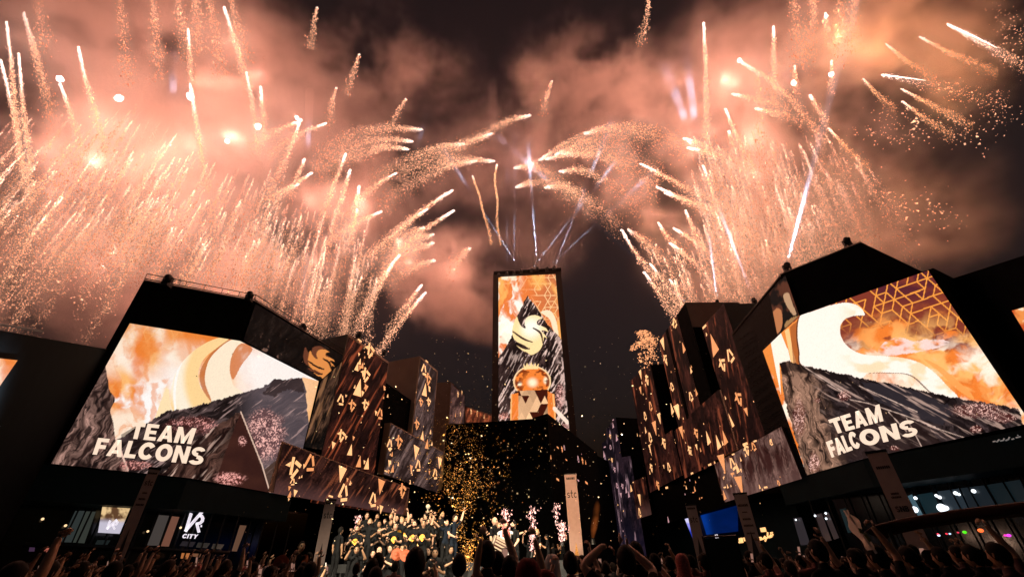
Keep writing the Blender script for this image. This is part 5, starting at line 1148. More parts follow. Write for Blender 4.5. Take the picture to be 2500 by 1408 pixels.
def scribble(root, pl, pts_list, off, rad, material, name='lettering'):
    g = Geo()
    for pts in pts_list: g.tube([pl.at(a, b, off) for a, b in pts], rad, 5)
    g.build(name, material, root)
scribble(rb, RF, [[(2424, 1078), (2430, 1076), (2434, 1078), (2440, 1072)], [(2442, 1076), (2450, 1074), (2452, 1069)], [(2455, 1075), (2462, 1072), (2465, 1066)], [(2470, 1072), (2476, 1070)], [(2480, 1068), (2492, 1065)], [(2484, 1062), (2486, 1062)]], 0.15, 0.03, mat('pale_sign_glow', emit=tuple(lin((120, 120, 118))), strength=0.7))  # pale letters given a faint emission
trim(rb, [RO_.at(1788, 816, .05), RO_.at(1904, 674, .05)]); trim(rb, [RF.at(1904, 670, .05), RF.at(2100, 591, .05)], .05)
adopt(rb)
fr = empty('dark_building', (40, 24, 0), 0, 'plain dark building cut off by the right frame edge with a corner of orange screen', 'building')
FP = Plane(at_d(2300, 1010, 40), at_d(2560, 960, 34))
g = Geo(); plane_box(g, FP, (2262, 700), (2760, 540), 0, 12); g.build('wall', DARK, fr)
led_quad('led_screen', FP, [(2518, 838), (2580, 820), (2580, 728), (2470, 758)], 60, 40, lambda px, py, u, v: mixc(mixc(full(px, (206, 84, 40)), lin((246, 150, 76)), smooth(.35, .65, fbm(px / 26, py / 20, 9, 4))), lin((255, 226, 190)), smooth(.62, .78, fbm(px / 22, py / 14, 19, 4))), fr, 0.1); adopt(fr)
# Arabic shop sign
sg2 = empty('shop_sign', at_d(1865, 1310, 40), 0, 'orange lit Arabic shop sign over the right crowd', 'sign')
SP = Plane(at_d(1820, 1318, 40), at_d(1900, 1300, 38))
OR = mat('orange_sign_light', emit=tuple(lin((255, 190, 120))), strength=1.4)
scribble(sg2, SP, [[(1850, 1315), (1853, 1318), (1857, 1316), (1858, 1310)], [(1858, 1316), (1864, 1314), (1868, 1308)], [(1868, 1314), (1874, 1311), (1880, 1309), (1882, 1304)], [(1871, 1312), (1868, 1320)], [(1874, 1308), (1874, 1298)], [(1878, 1311), (1884, 1309), (1887, 1303)], [(1853, 1311), (1854, 1311)], [(1881, 1300), (1883, 1300)], [(1885, 1299), (1886, 1299)]], 0.1, 0.055, OR)
g = Geo(); plane_box(g, SP, (1855, 1288), (1866, 1286), SP.at(1858, 1298)[2], .1, 0.1); g.build('icon', OR, sg2); adopt(sg2)
sg3 = empty('shop_sign', at_d(1737, 1325, 44), 0, 'small white lit shop sign behind the right crowd', 'sign')
SQ = Plane(at_d(1720, 1330, 44), at_d(1760, 1325, 43))
scribble(sg3, SQ, [[(1733, 1334), (1733, 1326), (1737, 1324), (1737, 1334)], [(1739, 1334), (1739, 1325), (1742, 1323), (1744, 1333)], [(1732, 1334), (1746, 1333)], [(1746, 1304), (1749, 1316)], [(1750, 1303), (1753, 1312)], [(1733, 1329), (1745, 1328)]], 0.1, 0.045, WHITE_SIGN); adopt(sg3)
sg4 = empty('shop_sign', at_d(1811, 1318, 42), 0, 'short orange lit sign left of the Arabic sign', 'sign')
scribble(sg4, SP, [[(1805, 1313), (1806, 1322)], [(1809, 1312), (1810, 1322), (1813, 1321), (1812, 1312)], [(1816, 1311), (1818, 1320)], [(1804, 1323), (1814, 1322)]], -0.6, 0.06, OR); adopt(sg4)
# ================================================================== people
SKIN = [mat('skin_light', (0.42, 0.25, 0.17), 0.5, noise=0.08, nscale=30), mat('skin_tan', (0.30, 0.17, 0.10), 0.5, noise=0.08, nscale=30), mat('skin_brown', (0.17, 0.09, 0.055), 0.5, noise=0.08, nscale=30)]
BLACKC = mat('black_cloth', (0.006, 0.006, 0.0065), 0.85, spec=0.08, noise=0.3, nscale=12)
NAVY = mat('navy_cloth', (0.005, 0.008, 0.014), 0.8, spec=0.08, noise=0.25, nscale=12)
GREYC = mat('grey_cloth', (0.05, 0.055, 0.055), 0.85, spec=0.08, noise=0.25, nscale=10)
WHITEC = mat('white_cloth', (0.5, 0.48, 0.46), 0.85, spec=0.08, noise=0.1, nscale=10)
MAUVE = mat('mauve_cloth', (0.06, 0.034, 0.037), 0.85, spec=0.08, noise=0.25, nscale=10)
REDC = mat('red_cloth', (0.09, 0.009, 0.011), 0.85, spec=0.08, noise=0.35, nscale=14)
PINKC = mat('pink_cloth', (0.16, 0.065, 0.06), 0.85, spec=0.08, noise=0.3, nscale=10)
DENIM = mat('dark_denim', (0.018, 0.026, 0.038), 0.85, noise=0.3, nscale=14)
SHOE = mat('dark_shoe', (0.012, 0.012, 0.012), 0.6)
HAIR = [mat('black_hair', (0.004, 0.0035, 0.003), 0.75, noise=0.4, nscale=40, spec=0.1), mat('brown_hair', (0.018, 0.010, 0.006), 0.7, noise=0.4, nscale=40, spec=0.15), mat('fair_hair', (0.22, 0.14, 0.07), 0.6, noise=0.3, nscale=40)]
EYE_M = mat('eye_dark', (0.01, 0.008, 0.007), 0.3); LIP = mat('lip', (0.26, 0.10, 0.08), 0.5)
KEFF = mat('red_checked_scarf', (0.34, 0.09, 0.08), 0.85, noise=0.5, nscale=60)

def arm_points(S, elbow, wrist): return np.asarray(S) + np.asarray(elbow), np.asarray(S) + np.asarray(wrist)
def hand_nodes(W, d, palm_n, curl, side):
    """wrist point, pointing direction, palm normal -> list of (points, radii) chains: palm and five fingers"""
    d = np.asarray(d, float); d /= np.linalg.norm(d); n = np.asarray(palm_n, float); n -= d * (n @ d); n /= np.linalg.norm(n) + 1e-9
    s = np.cross(n, d) * side
    P = W + d * 0.045; ch = []
    for k, (o, L) in enumerate([(-0.028, 0.072), (-0.009, 0.08), (0.010, 0.075), (0.028, 0.06)]):
        b = W + d * 0.088 + s * o; q = curl * (0.8 + 0.15 * k)
        d1 = d * math.cos(q) + n * math.sin(q); d2 = d * math.cos(2 * q) + n * math.sin(2 * q)
        ch.append(([b, b + d1 * L * 0.55, b + d1 * L * 0.55 + d2 * L * 0.5], [0.0105, 0.0095, 0.0075]))
    tb = W + d * 0.035 - s * 0.032; td = (d * 0.55 - s * 0.75 + n * 0.35); td /= np.linalg.norm(td)
    ch.append(([tb, tb + td * 0.04, tb + td * 0.04 + (td + d * 0.6) / 1.4 * 0.035], [0.014, 0.012, 0.009]))
    return P, ch
PROTO = {}
def make_person(key, L=(( .05, 0, -.28), (.04, -.06, -.53)), R=((-.05, 0, -.28), (-.04, -.06, -.53)), lean=0.0, head=(0, 0), handdir=(None, None), palm=((0, -1, 0), (0, -1, 0)), curl=(0.35, 0.35),
                legs=0.0, hood=False, long_sleeve=False, step=0.0):
    """a standing figure facing -y, feet at the origin"""
    nodes, edges, rad = [], [], []
    def nd(p, r, par=None):
        nodes.append(np.asarray(p, float)); rad.append(r if hasattr(r, '__len__') else (r, r)); i = len(nodes) - 1
        if par is not None: edges.append((par, i))
        return i
    ln = lambda z: -math.sin(lean) * max(z - 0.95, 0)
    pel = nd((0, 0, 0.95), 0.135)
    waist = nd((0, ln(1.1), 1.10), 0.125, pel); chest = nd((0, ln(1.3) - .01, 1.29), 0.15, waist); coll = nd((0, ln(1.44), 1.43), 0.085, chest)
    nk = nd((0, ln(1.5) - 0.015, 1.50), 0.056, coll); hd0 = nd((head[0] * .3, ln(1.56) - 0.02, 1.57), 0.058, nk)
    bones = [('torso', nodes[pel], nodes[coll], 0.17), ('neck', nodes[coll] + [0, 0, .03], nodes[hd0], 0.06)]
    hands = []
    for sd, (e, w_), hdv, pm, cu in ((1, L, handdir[0], palm[0], curl[0]), (-1, R, handdir[1], palm[1], curl[1])):
        S = np.array([sd * 0.185, ln(1.42), 1.415]); E_, W_ = S + np.asarray(e), S + np.asarray(w_)
        c0 = nd((sd * 0.10, ln(1.42), 1.42), 0.082, coll); s = nd(S, 0.066, c0); m1 = nd((S + E_) / 2, 0.053, s); e_ = nd(E_, 0.043, m1); m2 = nd((E_ * .55 + W_ * .45), 0.042, e_); w2 = nd(W_, 0.028, m2)
        d = (W_ - E_) if hdv is None else np.asarray(hdv, float)
        P, ch = hand_nodes(W_, d, pm, cu, sd)
        nd(P, (0.034, 0.022), w2); hands.append((W_, d / np.linalg.norm(d), ch, np.asarray(pm, float)))
        bones += [('upper', S, E_, 0.06), ('fore', E_, W_, 0.045), ('hand', W_, W_ + d / np.linalg.norm(d) * 0.12, 0.04)]
    for sd in (1, -1):
        st = step * sd
        H, K, A = np.array([sd * 0.095, 0, 0.90]), np.array([sd * (0.10 + legs), -0.03 + st * .5, 0.49]), np.array([sd * (0.11 + legs * 1.6), 0.02 + st, 0.085])
        h = nd(H, 0.105, pel); t_ = nd((H + K) / 2, 0.083, h); k = nd(K, 0.062, t_); c = nd(K * .6 + A * .4, 0.058, k); a = nd(A, 0.043, c); f = nd(A + np.array([sd * 0.02, -0.10, -0.042]), 0.040, a); nd(A + np.array([sd * 0.03, -0.17, -0.055]), 0.03, f)
        bones += [('leg', H, K, 0.1), ('leg', K, A, 0.06), ('foot', A - [0, 0, .03], A + np.array([sd * .03, -.17, -.05]), 0.05)]
    me = bpy.data.meshes.new('p'); me.from_pydata([tuple(p) for p in nodes], edges, [])
    ob = bpy.data.objects.new('p', me); COL.objects.link(ob)
    md = ob.modifiers.new('skin', 'SKIN'); md.use_smooth_shade = True; md.branch_smoothing = 0.6
    for i, sv in enumerate(me.skin_vertices[0].data): sv.radius = rad[i]; sv.use_root = (i == 0)
    sb = ob.modifiers.new('sub', 'SUBSURF'); sb.levels = 1; sb.render_levels = 1
    dg = bpy.context.evaluated_depsgraph_get(); ev = ob.evaluated_get(dg); m2 = bpy.data.meshes.new_from_object(ev)
    V = np.array([v.co[:] for v in m2.vertices]); Fs = [tuple(p.vertices) for p in m2.polygons]
    bpy.data.objects.remove(ob); bpy.data.meshes.remove(m2); bpy.data.meshes.remove(me)
    # flatten the trunk front to back, keep limbs
    tz = (V[:, 2] > 0.84) & (V[:, 2] < 1.47) & (np.abs(V[:, 0]) < 0.2)
    yc = np.array([ln(z) for z in V[:, 2]]); near = tz & (np.abs(V[:, 1] - yc) < 0.19)
    V[near, 1] = yc[near] + (V[near, 1] - yc[near]) * 0.74
    # folds in the clothes
    cl = (V[:, 2] > 0.1) & (V[:, 2] < 1.45)
    V[cl] += (0.006 * np.sin(V[cl, 2] * 37 + V[cl, 0] * 21) * np.sin(V[cl, 0] * 43 + V[cl, 1] * 31))[:, None] * np.array([[1, 1, 0]])
    reg = []
    names = [b[0] for b in bones]; 
    for f in Fs:
        c = V[list(f)].mean(0); best, bn, bt = 9, 'torso', 0
        for nm, a, b, r in bones:
            ab = b - a; t = np.clip((c - a) @ ab / (ab @ ab), 0, 1); dd = np.linalg.norm(c - a - ab * t) / r
            if dd < best: best, bn, bt = dd, nm, t
        if bn == 'torso': reg.append(1 if c[2] > 0.93 else 2)
        elif bn == 'upper': reg.append(1 if (bt < 0.72 or long_sleeve) else 0)
        elif bn == 'fore': reg.append(1 if long_sleeve and bt < .95 else 0)
        elif bn in ('leg',): reg.append(2)
        elif bn == 'foot': reg.append(3)
        else: reg.append(0)
    g = Geo(); g.v = [tuple(p) for p in V]; g.f = list(Fs); g.m = list(reg)
    for W_, d, ch, pm in hands:
        for pts, rr in ch: g.tube(pts, rr, 6, 0)
    # head
    hc = np.array([head[0], ln(1.64) - 0.03 + head[1], 1.645]); seg, rings = 24, 18
    vs, fs, ms = [], [], []
    for i in range(rings + 1):
        a = -PI / 2 + PI * i / rings
        for k in range(seg):
            q = 2 * PI * k / seg; x, y, z = math.cos(a) * math.sin(q), -math.cos(a) * math.cos(q), math.sin(a)
            jaw = 1 - 0.28 * max(0, -z - 0.1) ** 1.2; X, Y, Z = x * 0.077 * jaw, y * 0.098 * (jaw if y > 0 else 1 - .08 * max(0, -z)), z * 0.118
            if y < -0.3:
                nose = math.exp(-((X / 0.012) ** 2)) * (max(0, min(1, (0.022 - Z) / 0.05)) if Z > -0.030 else max(0, 1 - (-0.030 - Z) / 0.012)); Y -= 0.024 * nose
                Y += 0.008 * math.exp(-(((abs(X) - 0.032) / 0.014) ** 2 + ((Z - 0.014) / 0.012) ** 2)); Y -= 0.006 * math.exp(-((Z - 0.036) / 0.01) ** 2); Y -= 0.007 * math.exp(-((X / .022) ** 2 + ((Z + .100) / .016) ** 2))
            if abs(abs(q - PI) - PI / 2) < 0.2 and -0.03 < Z < 0.035: X *= 1.16
            vs.append(hc + [X, Y, Z])
    for i in range(rings):
        for k in range(seg):
            f = (i * seg + k, i * seg + (k + 1) % seg, (i + 1) * seg + (k + 1) % seg, (i + 1) * seg + k); c = np.mean([vs[j] for j in f], axis=0) - hc; mi = 0
            if c[1] < -0.04:
                if abs(abs(c[0]) - 0.032) < 0.014 and abs(c[2] - 0.012) < 0.009: mi = 4
                elif abs(c[0]) < 0.028 and abs(c[2] + 0.062) < 0.008: mi = 5
                elif abs(abs(c[0]) - 0.032) < 0.018 and abs(c[2] - 0.036) < 0.008: mi = 4
            if mi == 0 and c[2] < -0.04 and c[1] < 0.02: mi = 6
            fs.append(f); ms.append(mi)
    k0 = len(g.v); g.v += [tuple(p) for p in vs]; g.f += [tuple(j + k0 for j in f) for f in fs]; g.m += ms
    hg = Geo()    # hair: a cap of uneven locks over the skull
    hv, hf = [], []
    for i in range(13):
        a = PI * (0.5 - i / 12 * 0.62)
        for k in range(24):
            q = 2 * PI * k / 24; yb = -math.cos(q); a2 = (PI * (0.5 - i / 12 * (0.62 + 0.17 * max(0, yb) ** 0.5 * (abs(math.sin(q)) < .93)))) if yb > -0.1 else max(a, PI * (0.5 - i / 12 * (0.62 - 0.34 * min(1, (-yb - .1) * 1.4))))
            wob = 1.10 + 0.03 * math.sin(q * 7 + i * 2.1) + 0.02 * math.sin(q * 13 + i)
            hv.append(hc + np.array([math.cos(a2) * math.sin(q) * 0.078 * wob, math.cos(a2) * yb * 0.100 * wob + .004, math.sin(a2) * 0.120 * wob + .002]))
    for i in range(12):
        for k in range(24): hf.append((i * 24 + k, (i + 1) * 24 + k, (i + 1) * 24 + (k + 1) % 24, i * 24 + (k + 1) % 24))
    hg.add(hv, hf)
    sg_ = Geo()   # headscarf: wraps the head and falls to the shoulders
    sv, sf = [], []
    prof = [(0.0, 0.135), (0.05, 0.128), (0.083, 0.10), (0.102, 0.05), (0.110, 0.0), (0.108, -0.06), (0.112, -0.12), (0.135, -0.19), (0.165, -0.26), (0.185, -0.36)]
    for i, (r, z) in enumerate(prof):
        for k in range(26):
            q = 2 * PI * k / 26; yb = -math.cos(q); open_ = max(0, -yb - 0.45) * (1.0 if -0.13 < z < 0.06 else 0.25)
            rr = r * (1 + 0.05 * math.sin(q * 5 + z * 20) * (i > 4)) * (1 - 0.55 * open_)
            sv.append(hc + np.array([math.sin(q) * rr * 0.95, yb * rr * 1.05 + 0.008, z]))
    for i in range(len(prof) - 1):
        for k in range(26): sf.append((i * 26 + k, (i + 1) * 26 + k, (i + 1) * 26 + (k + 1) % 26, i * 26 + (k + 1) % 26))
    sg_.add(sv, sf)
    PROTO[key] = dict(body=g, hair=hg, scarf=sg_, hands=hands, mesh=None, chest=(0, ln(1.28) - 0.125, 1.25))
def nodecheck(): pass
def data_of(P, k, nm, mats):
    if P.get('m_' + k) is None:
        o = P[k].build(nm, None, None, True, mats); P['m_' + k] = o.data; bpy.data.objects.remove(o)
    return P['m_' + k]
def person(key, loc, rz, label, group=None, scale=1.0, skin=0, shirt=None, pants=None, beard=False, hair=0, scarf=None, emblem=False, robe=None, shoes=None):
    P = PROTO[key]
    me = data_of(P, 'body', 'person', [SKIN[0], BLACKC, DENIM, SHOE, EYE_M, LIP, SKIN[0]])
    o = bpy.data.objects.new('person', me); COL.objects.link(o)
    o.location = loc; o.rotation_euler = (0, 0, rz); o.scale = (scale,) * 3
    for i, m_ in ((0, SKIN[skin]), (1, shirt or BLACKC), (2, pants or DENIM), (3, shoes or SHOE), (6, HAIR[min(hair, 1)] if beard else SKIN[skin])):
        o.material_slots[i].link = 'OBJECT'; o.material_slots[i].material = m_
    tag(o, label, 'person', group)
    if scarf is not None:
        c = bpy.data.objects.new('headscarf', data_of(P, 'scarf', 'headscarf', [WHITEC]))
    elif hair is not None:
        c = bpy.data.objects.new('hair', data_of(P, 'hair', 'hair', [HAIR[0]]))
    else: c = None
    if c is not None:
        COL.objects.link(c); c.parent = o; c.material_slots[0].link = 'OBJECT'; c.material_slots[0].material = scarf if scarf is not None else HAIR[hair]
    if emblem:
        if P.get('m_em') is None:
            g = Geo(); x, y, z = P['chest']; r = np.random.default_rng(4)
            for (a, b, s) in [(0, .03, .07), (-.05, -.01, .05), (.05, -.02, .05), (0, -.07, .05)]:
                n = 9; pts = [(x + a + s * (0.7 + .5 * r.random()) * math.cos(2 * PI * k / n), y, z + b + s * (0.7 + .5 * r.random()) * math.sin(2 * PI * k / n)) for k in range(n)]
                g.add(pts + [(p[0], p[1] + .01, p[2]) for p in pts], [tuple(range(n)), tuple(range(2 * n - 1, n - 1, -1))] + [(k, n + k, n + (k + 1) % n, (k + 1) % n) for k in range(n)], 0 if a == 0 else 1)
            e = g.build('shirt_emblem', None, None, False, [mat('emblem_orange', (0.75, 0.30, 0.04), 0.6, noise=0.4, nscale=30), mat('emblem_yellow', (0.62, 0.58, 0.08), 0.6, noise=0.4, nscale=30)])
            P['m_em'] = e.data; bpy.data.objects.remove(e)
        e = bpy.data.objects.new('shirt_emblem', P['m_em']); COL.objects.link(e); e.parent = o
    if robe is not None:
        if P.get('m_robe') is None:
            g = Geo(); vs, fs = [], []
            for i, (z, rx, ry) in enumerate([(1.46, .10, .07), (1.40, .20, .10), (1.25, .20, .135), (1.0, .185, .14), (0.7, .20, .155), (0.4, .225, .175), (0.12, .25, .20)]):
                for k in range(28):
                    q = 2 * PI * k / 28; w_ = 1 + (0.05 * math.sin(q * 9 + i) if z < 1.1 else 0); vs.append((rx * math.sin(q) * w_, -ry * math.cos(q) * w_, z))
            for i in range(6):
                for k in range(28): fs.append((i * 28 + k, (i + 1) * 28 + k, (i + 1) * 28 + (k + 1) % 28, i * 28 + (k + 1) % 28))
            g.add(vs, fs); e = g.build('robe', WHITEC, None, True); P['m_robe'] = e.data; bpy.data.objects.remove(e)
        e = bpy.data.objects.new('robe', P['m_robe']); COL.objects.link(e); e.parent = o
    return o
def hand_world(o, key, side):
    W_, d, ch, pm = PROTO[key]['hands'][side]
    p = Matrix.Translation(o.location) @ Matrix.Rotation(o.rotation_euler[2], 4, 'Z') @ Matrix.Scale(o.scale[0], 4)
    return p @ Vector(W_ + d * 0.1 + pm * 0.02), p
make_person('stand')
make_person('clap', L=((.10, -.10, -.25), (-.14, -.30, -.12)), R=((-.10, -.10, -.25), (.14, -.30, -.12)), handdir=((-.3, -.3, .8), (.3, -.3, .8)), palm=((-1, 0, 0), (1, 0, 0)), lean=0.05)
make_person('right_up', R=((-.10, -.04, .25), (-.02, -.10, .50)), L=((.08, -.05, -.27), (.02, -.26, -.36)), head=(0.0, -.01), curl=(0.5, 1.2))
make_person('left_up', L=((.16, -.06, .22), (.20, -.10, .47)), R=((-.09, .02, -.27), (-.02, -.22, -.38)), curl=(0.2, 0.5))
make_person('both_up', L=((.16, -.08, .22), (.12, -.12, .48)), R=((-.16, -.08, .22), (-.10, -.14, .47)), palm=((-.5, -1, 0), (.5, -1, 0)), curl=(0.25, 0.25))
make_person('hold', L=((.06, -.06, -.27), (-.02, -.31, -.24)), R=((-.06, -.06, -.27), (.0, -.31, -.20)), palm=((0, 0, 1), (0, 0, 1)), curl=(0.5, 0.5), lean=0.08)
make_person('embrace', L=((.24, .02, -.08), (.46, -.02, .0)), R=((-.22, -.02, -.12), (-.42, -.04, -.04)), curl=(0.5, 0.5))
make_person('phone', L=((.12, -.20, -.02), (-.02, -.34, .20)), R=((-.12, -.20, -.02), (-.02, -.34, .20)), handdir=((-.25, -.1, 1), (.25, -.1, 1)), palm=((-.7, -.5, 0), (.7, -.5, 0)), curl=(0.7, 0.7))
make_person('phone_high', R=((-.10, -.16, .18), (.0, -.22, .44)), L=((.08, -.04, -.27), (.03, -.22, -.38)), handdir=(None, (.1, -.05, 1)), palm=((0, -1, 0), (.6, -.7, 0)), curl=(0.4, 0.7))
make_person('bent_over_head', L=((.22, -.06, .20), (-.02, -.18, .36)), R=((-.10, -.14, .16), (.06, -.26, .34)), handdir=((-.9, -.2, -.1), (.6, -.2, .5)), palm=((0, -.3, -1), (0, -.5, 1)), curl=(0.6, 0.6))
make_person('point', R=((-.2, -.12, .12), (-.40, -.22, .26)), L=((.07, -.02, -.27), (.04, -.18, -.44)), curl=(0.4, 0.3), lean=0.06)
make_person('bow', L=((.08, -.16, -.22), (.0, -.34, -.34)), R=((-.08, -.16, -.22), (.02, -.34, -.32)), lean=0.45, head=(0, -.02))

# ------------------------------------------------------------------ stage
STAGE_Z = 1.3
st = empty('stage', (0, 22, 0), 0, 'low black stage platform carrying the celebrating team', 'stage')
g = Geo(); f_, z_ = ccw([tuple(at_z(740, 1405, STAGE_Z - .02)[:2] * 0 + v) for v in [np.array([-9, 17.2]), np.array([8, 17.2]), np.array([8, 34]), np.array([-9, 34])]], [STAGE_Z] * 4); g.prism(f_, 0, z_)
g.build('deck', mat('stage_black', (0.012, 0.012, 0.013), 0.4, noise=0.3, nscale=2), st)
g = Geo(); g.box((-8.5, 19.2, STAGE_Z + .002), (2.0, 34, STAGE_Z + 0.3)); g.build('riser', mat('stage_black'), st)
g = Geo(); g.box((-8.5, 20.9, STAGE_Z + .302), (2.0, 34, STAGE_Z + 0.6)); g.build('riser', mat('stage_black'), st)
g = Geo(); g.box((-6.5, 15.9, 0), (1.2, 17.15, .55)); g.build('front_step', mat('stage_black'), st)
adopt(st)
TEAMG = 'team and staff celebrating on the stage'
def zs(x, y): return 760 + x / 5.952, 1180 + y / 5.952
def on_stage(x, y, row, key, label, rz=0.0, scale=1.0, zoom=zs, **kw):
    kw.setdefault('pants', BLACKC)
    fl = STAGE_Z + (0, 0.3, 0.6)[row]; px, py = zoom(x, y); p = at_z(px, py, fl + 1.645 * scale)
    return person(key, (p[0], p[1], fl), rz, label, TEAMG, scale, **kw)
R_ = math.radians
S_LIST = [
 (420, 680, 0, 'stand', 'stage hand in dark jacket and cap seen from behind, left end of the team', R_(150), dict(skin=1, shirt=BLACKC, beard=False)),
 (600, 690, 1, 'stand', 'half hidden player behind the left emblem shirt', R_(20), dict(hair=1)),
 (665, 662, 0, 'hold', 'bearded player with a yellow emblem shirt, next to the stage hand', R_(15), dict(beard=True, emblem=True, hair=1)),
 (740, 690, 1, 'clap', 'player looking left behind the bearded emblem shirt', R_(-40), dict(skin=1)),
 (885, 592, 1, 'stand', 'player with white lanyard and parted black hair', R_(30), dict(shirt=BLACKC)),
 (940, 535, 2, 'stand', 'man in the back row above the white lanyard', R_(10), dict(skin=1)),
 (990, 592, 1, 'clap', 'curly haired player in the middle row', R_(5), dict(hair=1, skin=1)),
 (985, 698, 0, 'clap', 'player in black shirt and grey trousers clapping up at his chin', R_(25), dict(pants=GREYC, hair=2)),
 (1080, 548, 2, 'stand', 'back row man leaning toward the raised arm', R_(-30), dict()),
 (1128, 600, 1, 'hold', 'bearded player with orange emblem turning to his right', R_(-55), dict(beard=True, emblem=True)),
 (1160, 482, 2, 'stand', 'tallest man at the back, left of the raised arm', R_(0), dict(hair=2)),
 (1245, 505, 2, 'right_up', 'back row player thrusting one fist high above the team', R_(10), dict(skin=0)),
 (1235, 625, 0, 'hold', 'player in a black cap holding his emblem shirt', R_(0), dict(emblem=True, hair=0)),
 (1322, 512, 2, 'clap', 'back row man with hands by his face', R_(-15), dict(skin=0)),
 (1385, 590, 1, 'hold', 'wavy haired player reaching down to the golden awards', R_(-20), dict(hair=1, emblem=True)),
 (1388, 528, 2, 'stand', 'back row man above the wavy haired player', R_(0), dict(skin=1)),
 (1470, 545, 2, 'embrace', 'back row man with arms round his neighbours', R_(0), dict(skin=0)),
 (1515, 592, 0, 'hold', 'bearded player with a broad yellow emblem in the centre', R_(-10), dict(beard=True, emblem=True)),
 (1640, 585, 0, 'hold', 'short haired player with a yellow emblem right of centre', R_(0), dict(emblem=True, skin=1)),
 (1610, 530, 2, 'left_up', 'back row man raising an open hand', R_(0), dict(skin=0)),
 (1740, 532, 2, 'right_up', 'back row player holding up a pale round trophy', R_(5), dict(skin=0)),
 (1785, 635, 1, 'stand', 'player looking down in the middle row under the pale trophy', R_(20), dict(hair=0)),
 (1800, 748, 0, 'clap', 'front player with hands clasped at his mouth', R_(30), dict(skin=1)),
 (1882, 503, 2, 'stand', 'bearded man in a dark suit at the right of the back row', R_(-5), dict(beard=True, skin=1)),
 (1960, 572, 1, 'point', 'man in dark jacket and white shirt beside the blue suit', R_(25), dict(shirt=NAVY, skin=0)),
 (1970, 752, 0, 'clap', 'crouched photographer with arms at his face on the right', R_(60), dict(skin=0)),
 (2080, 505, 1, 'left_up', 'fair man in a blue suit waving beside the confetti', R_(55), dict(shirt=NAVY, pants=NAVY, hair=1)),
 (1700, 560, 1, 'stand', 'man glimpsed between the short haired player and the trophy holder', R_(10), dict(hair=0)),
]
for i, (x, y, row, key, lb, rz, kw) in enumerate(S_LIST):
    o = on_stage(x, y, row, key, lb, rz, 1.0 + 0.02 * math.sin(i * 1.7), **kw)
    if 'pale round trophy' in lb:
        p, mw = hand_world(o, key, 1)
        t = empty('trophy', p, 0, 'pale round trophy lifted over the back row', 'trophy'); g = Geo()
        g.tube([(0, 0, -.05), (0, 0, .0), (0, 0, .02), (0, 0, .10)], [.05, .05, .02, .02], 12); g.build('foot', mat('pale_trophy', (0.7, 0.62, 0.5), 0.3, metal=0.5), t)
        g = Geo(); g.ball((0, 0, .19), .10, 16, 10); g.build('globe', mat('pale_trophy'), t)
# more of the squad, packed between and below the people above
rs = np.random.default_rng(31)
LOW = [(1060, 955, 'bow', 'kneeling player in a red cap at the front of the team', dict(hair=None, scarf=None)), (905, 985, 'hold', 'low front player under the grey trousers', dict(emblem=True)), (1190, 985, 'clap', 'low front player clasping hands near the cymbals', dict()),
       (1330, 1000, 'phone', 'photographer crouching before the golden awards', dict(skin=1)), (1710, 985, 'hold', 'low front player with an orange emblem right of the silhouette', dict(emblem=True)), (1830, 1000, 'clap', 'low front man clapping beside the crouched photographer', dict(skin=1)),
       (690, 985, 'phone', 'low front cameraman at the left end of the step', dict(skin=1)), (1560, 1010, 'point', 'low front man pointing up at the awards', dict(skin=0)), (2010, 1000, 'clap', 'low front man under the blue suit', dict(skin=1))]
for x, y, key, lb, kw in LOW:
    kw.setdefault('pants', BLACKC); px, py = zs(x, y); q = at_d(px, py, 16.6); p = at_z(px, 1350, .55 + 1.645)
    person(key, (p[0] * 16.5 / p[1], 16.5 + rs.uniform(-.3, .3), .55), R_(rs.uniform(-30, 30)), lb, TEAMG, rs.uniform(.94, 1.02), **kw)
MID = ['clap', 'hold', 'embrace', 'stand', 'right_up', 'clap', 'hold', 'both_up', 'clap', 'stand', 'left_up', 'hold', 'clap', 'point']
WHERE = ['between the two leftmost emblem shirts', 'behind the white lanyard', 'right of the curly haired player', 'behind the clapping grey trousers', 'beside the orange emblem', 'under the raised fist', 'beside the black cap', 'behind the wavy haired player', 'above the golden awards', 'behind the broad yellow emblem', 'left of the pale trophy', 'right of the pale trophy', 'behind the hands clasped at a mouth', 'left of the dark suit']
for i, (key, wh) in enumerate(zip(MID, WHERE)):
    x = 700 + i * 92 + rs.normal(0, 14); row = [1, 2, 1, 2, 0][i % 5]; y = [676, 565, 470][row] + rs.normal(0, 16) + (30 if row == 0 else 0)
    on_stage(x, y, row, key, 'teammate squeezed in ' + wh, R_(rs.uniform(-50, 50)), rs.uniform(.95, 1.04), skin=int(rs.integers(0, 2)), hair=int(rs.integers(0, 3)), beard=bool(rs.random() < .4), emblem=bool(row < 2 and rs.random() < .6))
for i, (x, y, dx) in enumerate([(1480, 850, .0), (1520, 880, .05)]):
    p = at_d(*zs(x, y), 17.9)
    t = empty('award_bar', p, 0, ['upper golden award bar held across the team', 'lower golden award bar held across the team'][i], 'award'); t.rotation_euler = (0, R_(32), 0)
    g = Geo(); g.tube([(-.36, 0, 0), (.36, 0, 0)], [.032, .028], 10); g.build('bar', mat('gold_award', (0.8, 0.5, 0.2), 0.35, metal=0.6), t)
    g = Geo(); g.tube([(-.40, 0, 0), (-.34, 0, 0)], [.045, .045], 12); g.build('cap', mat('gold_award'), t)
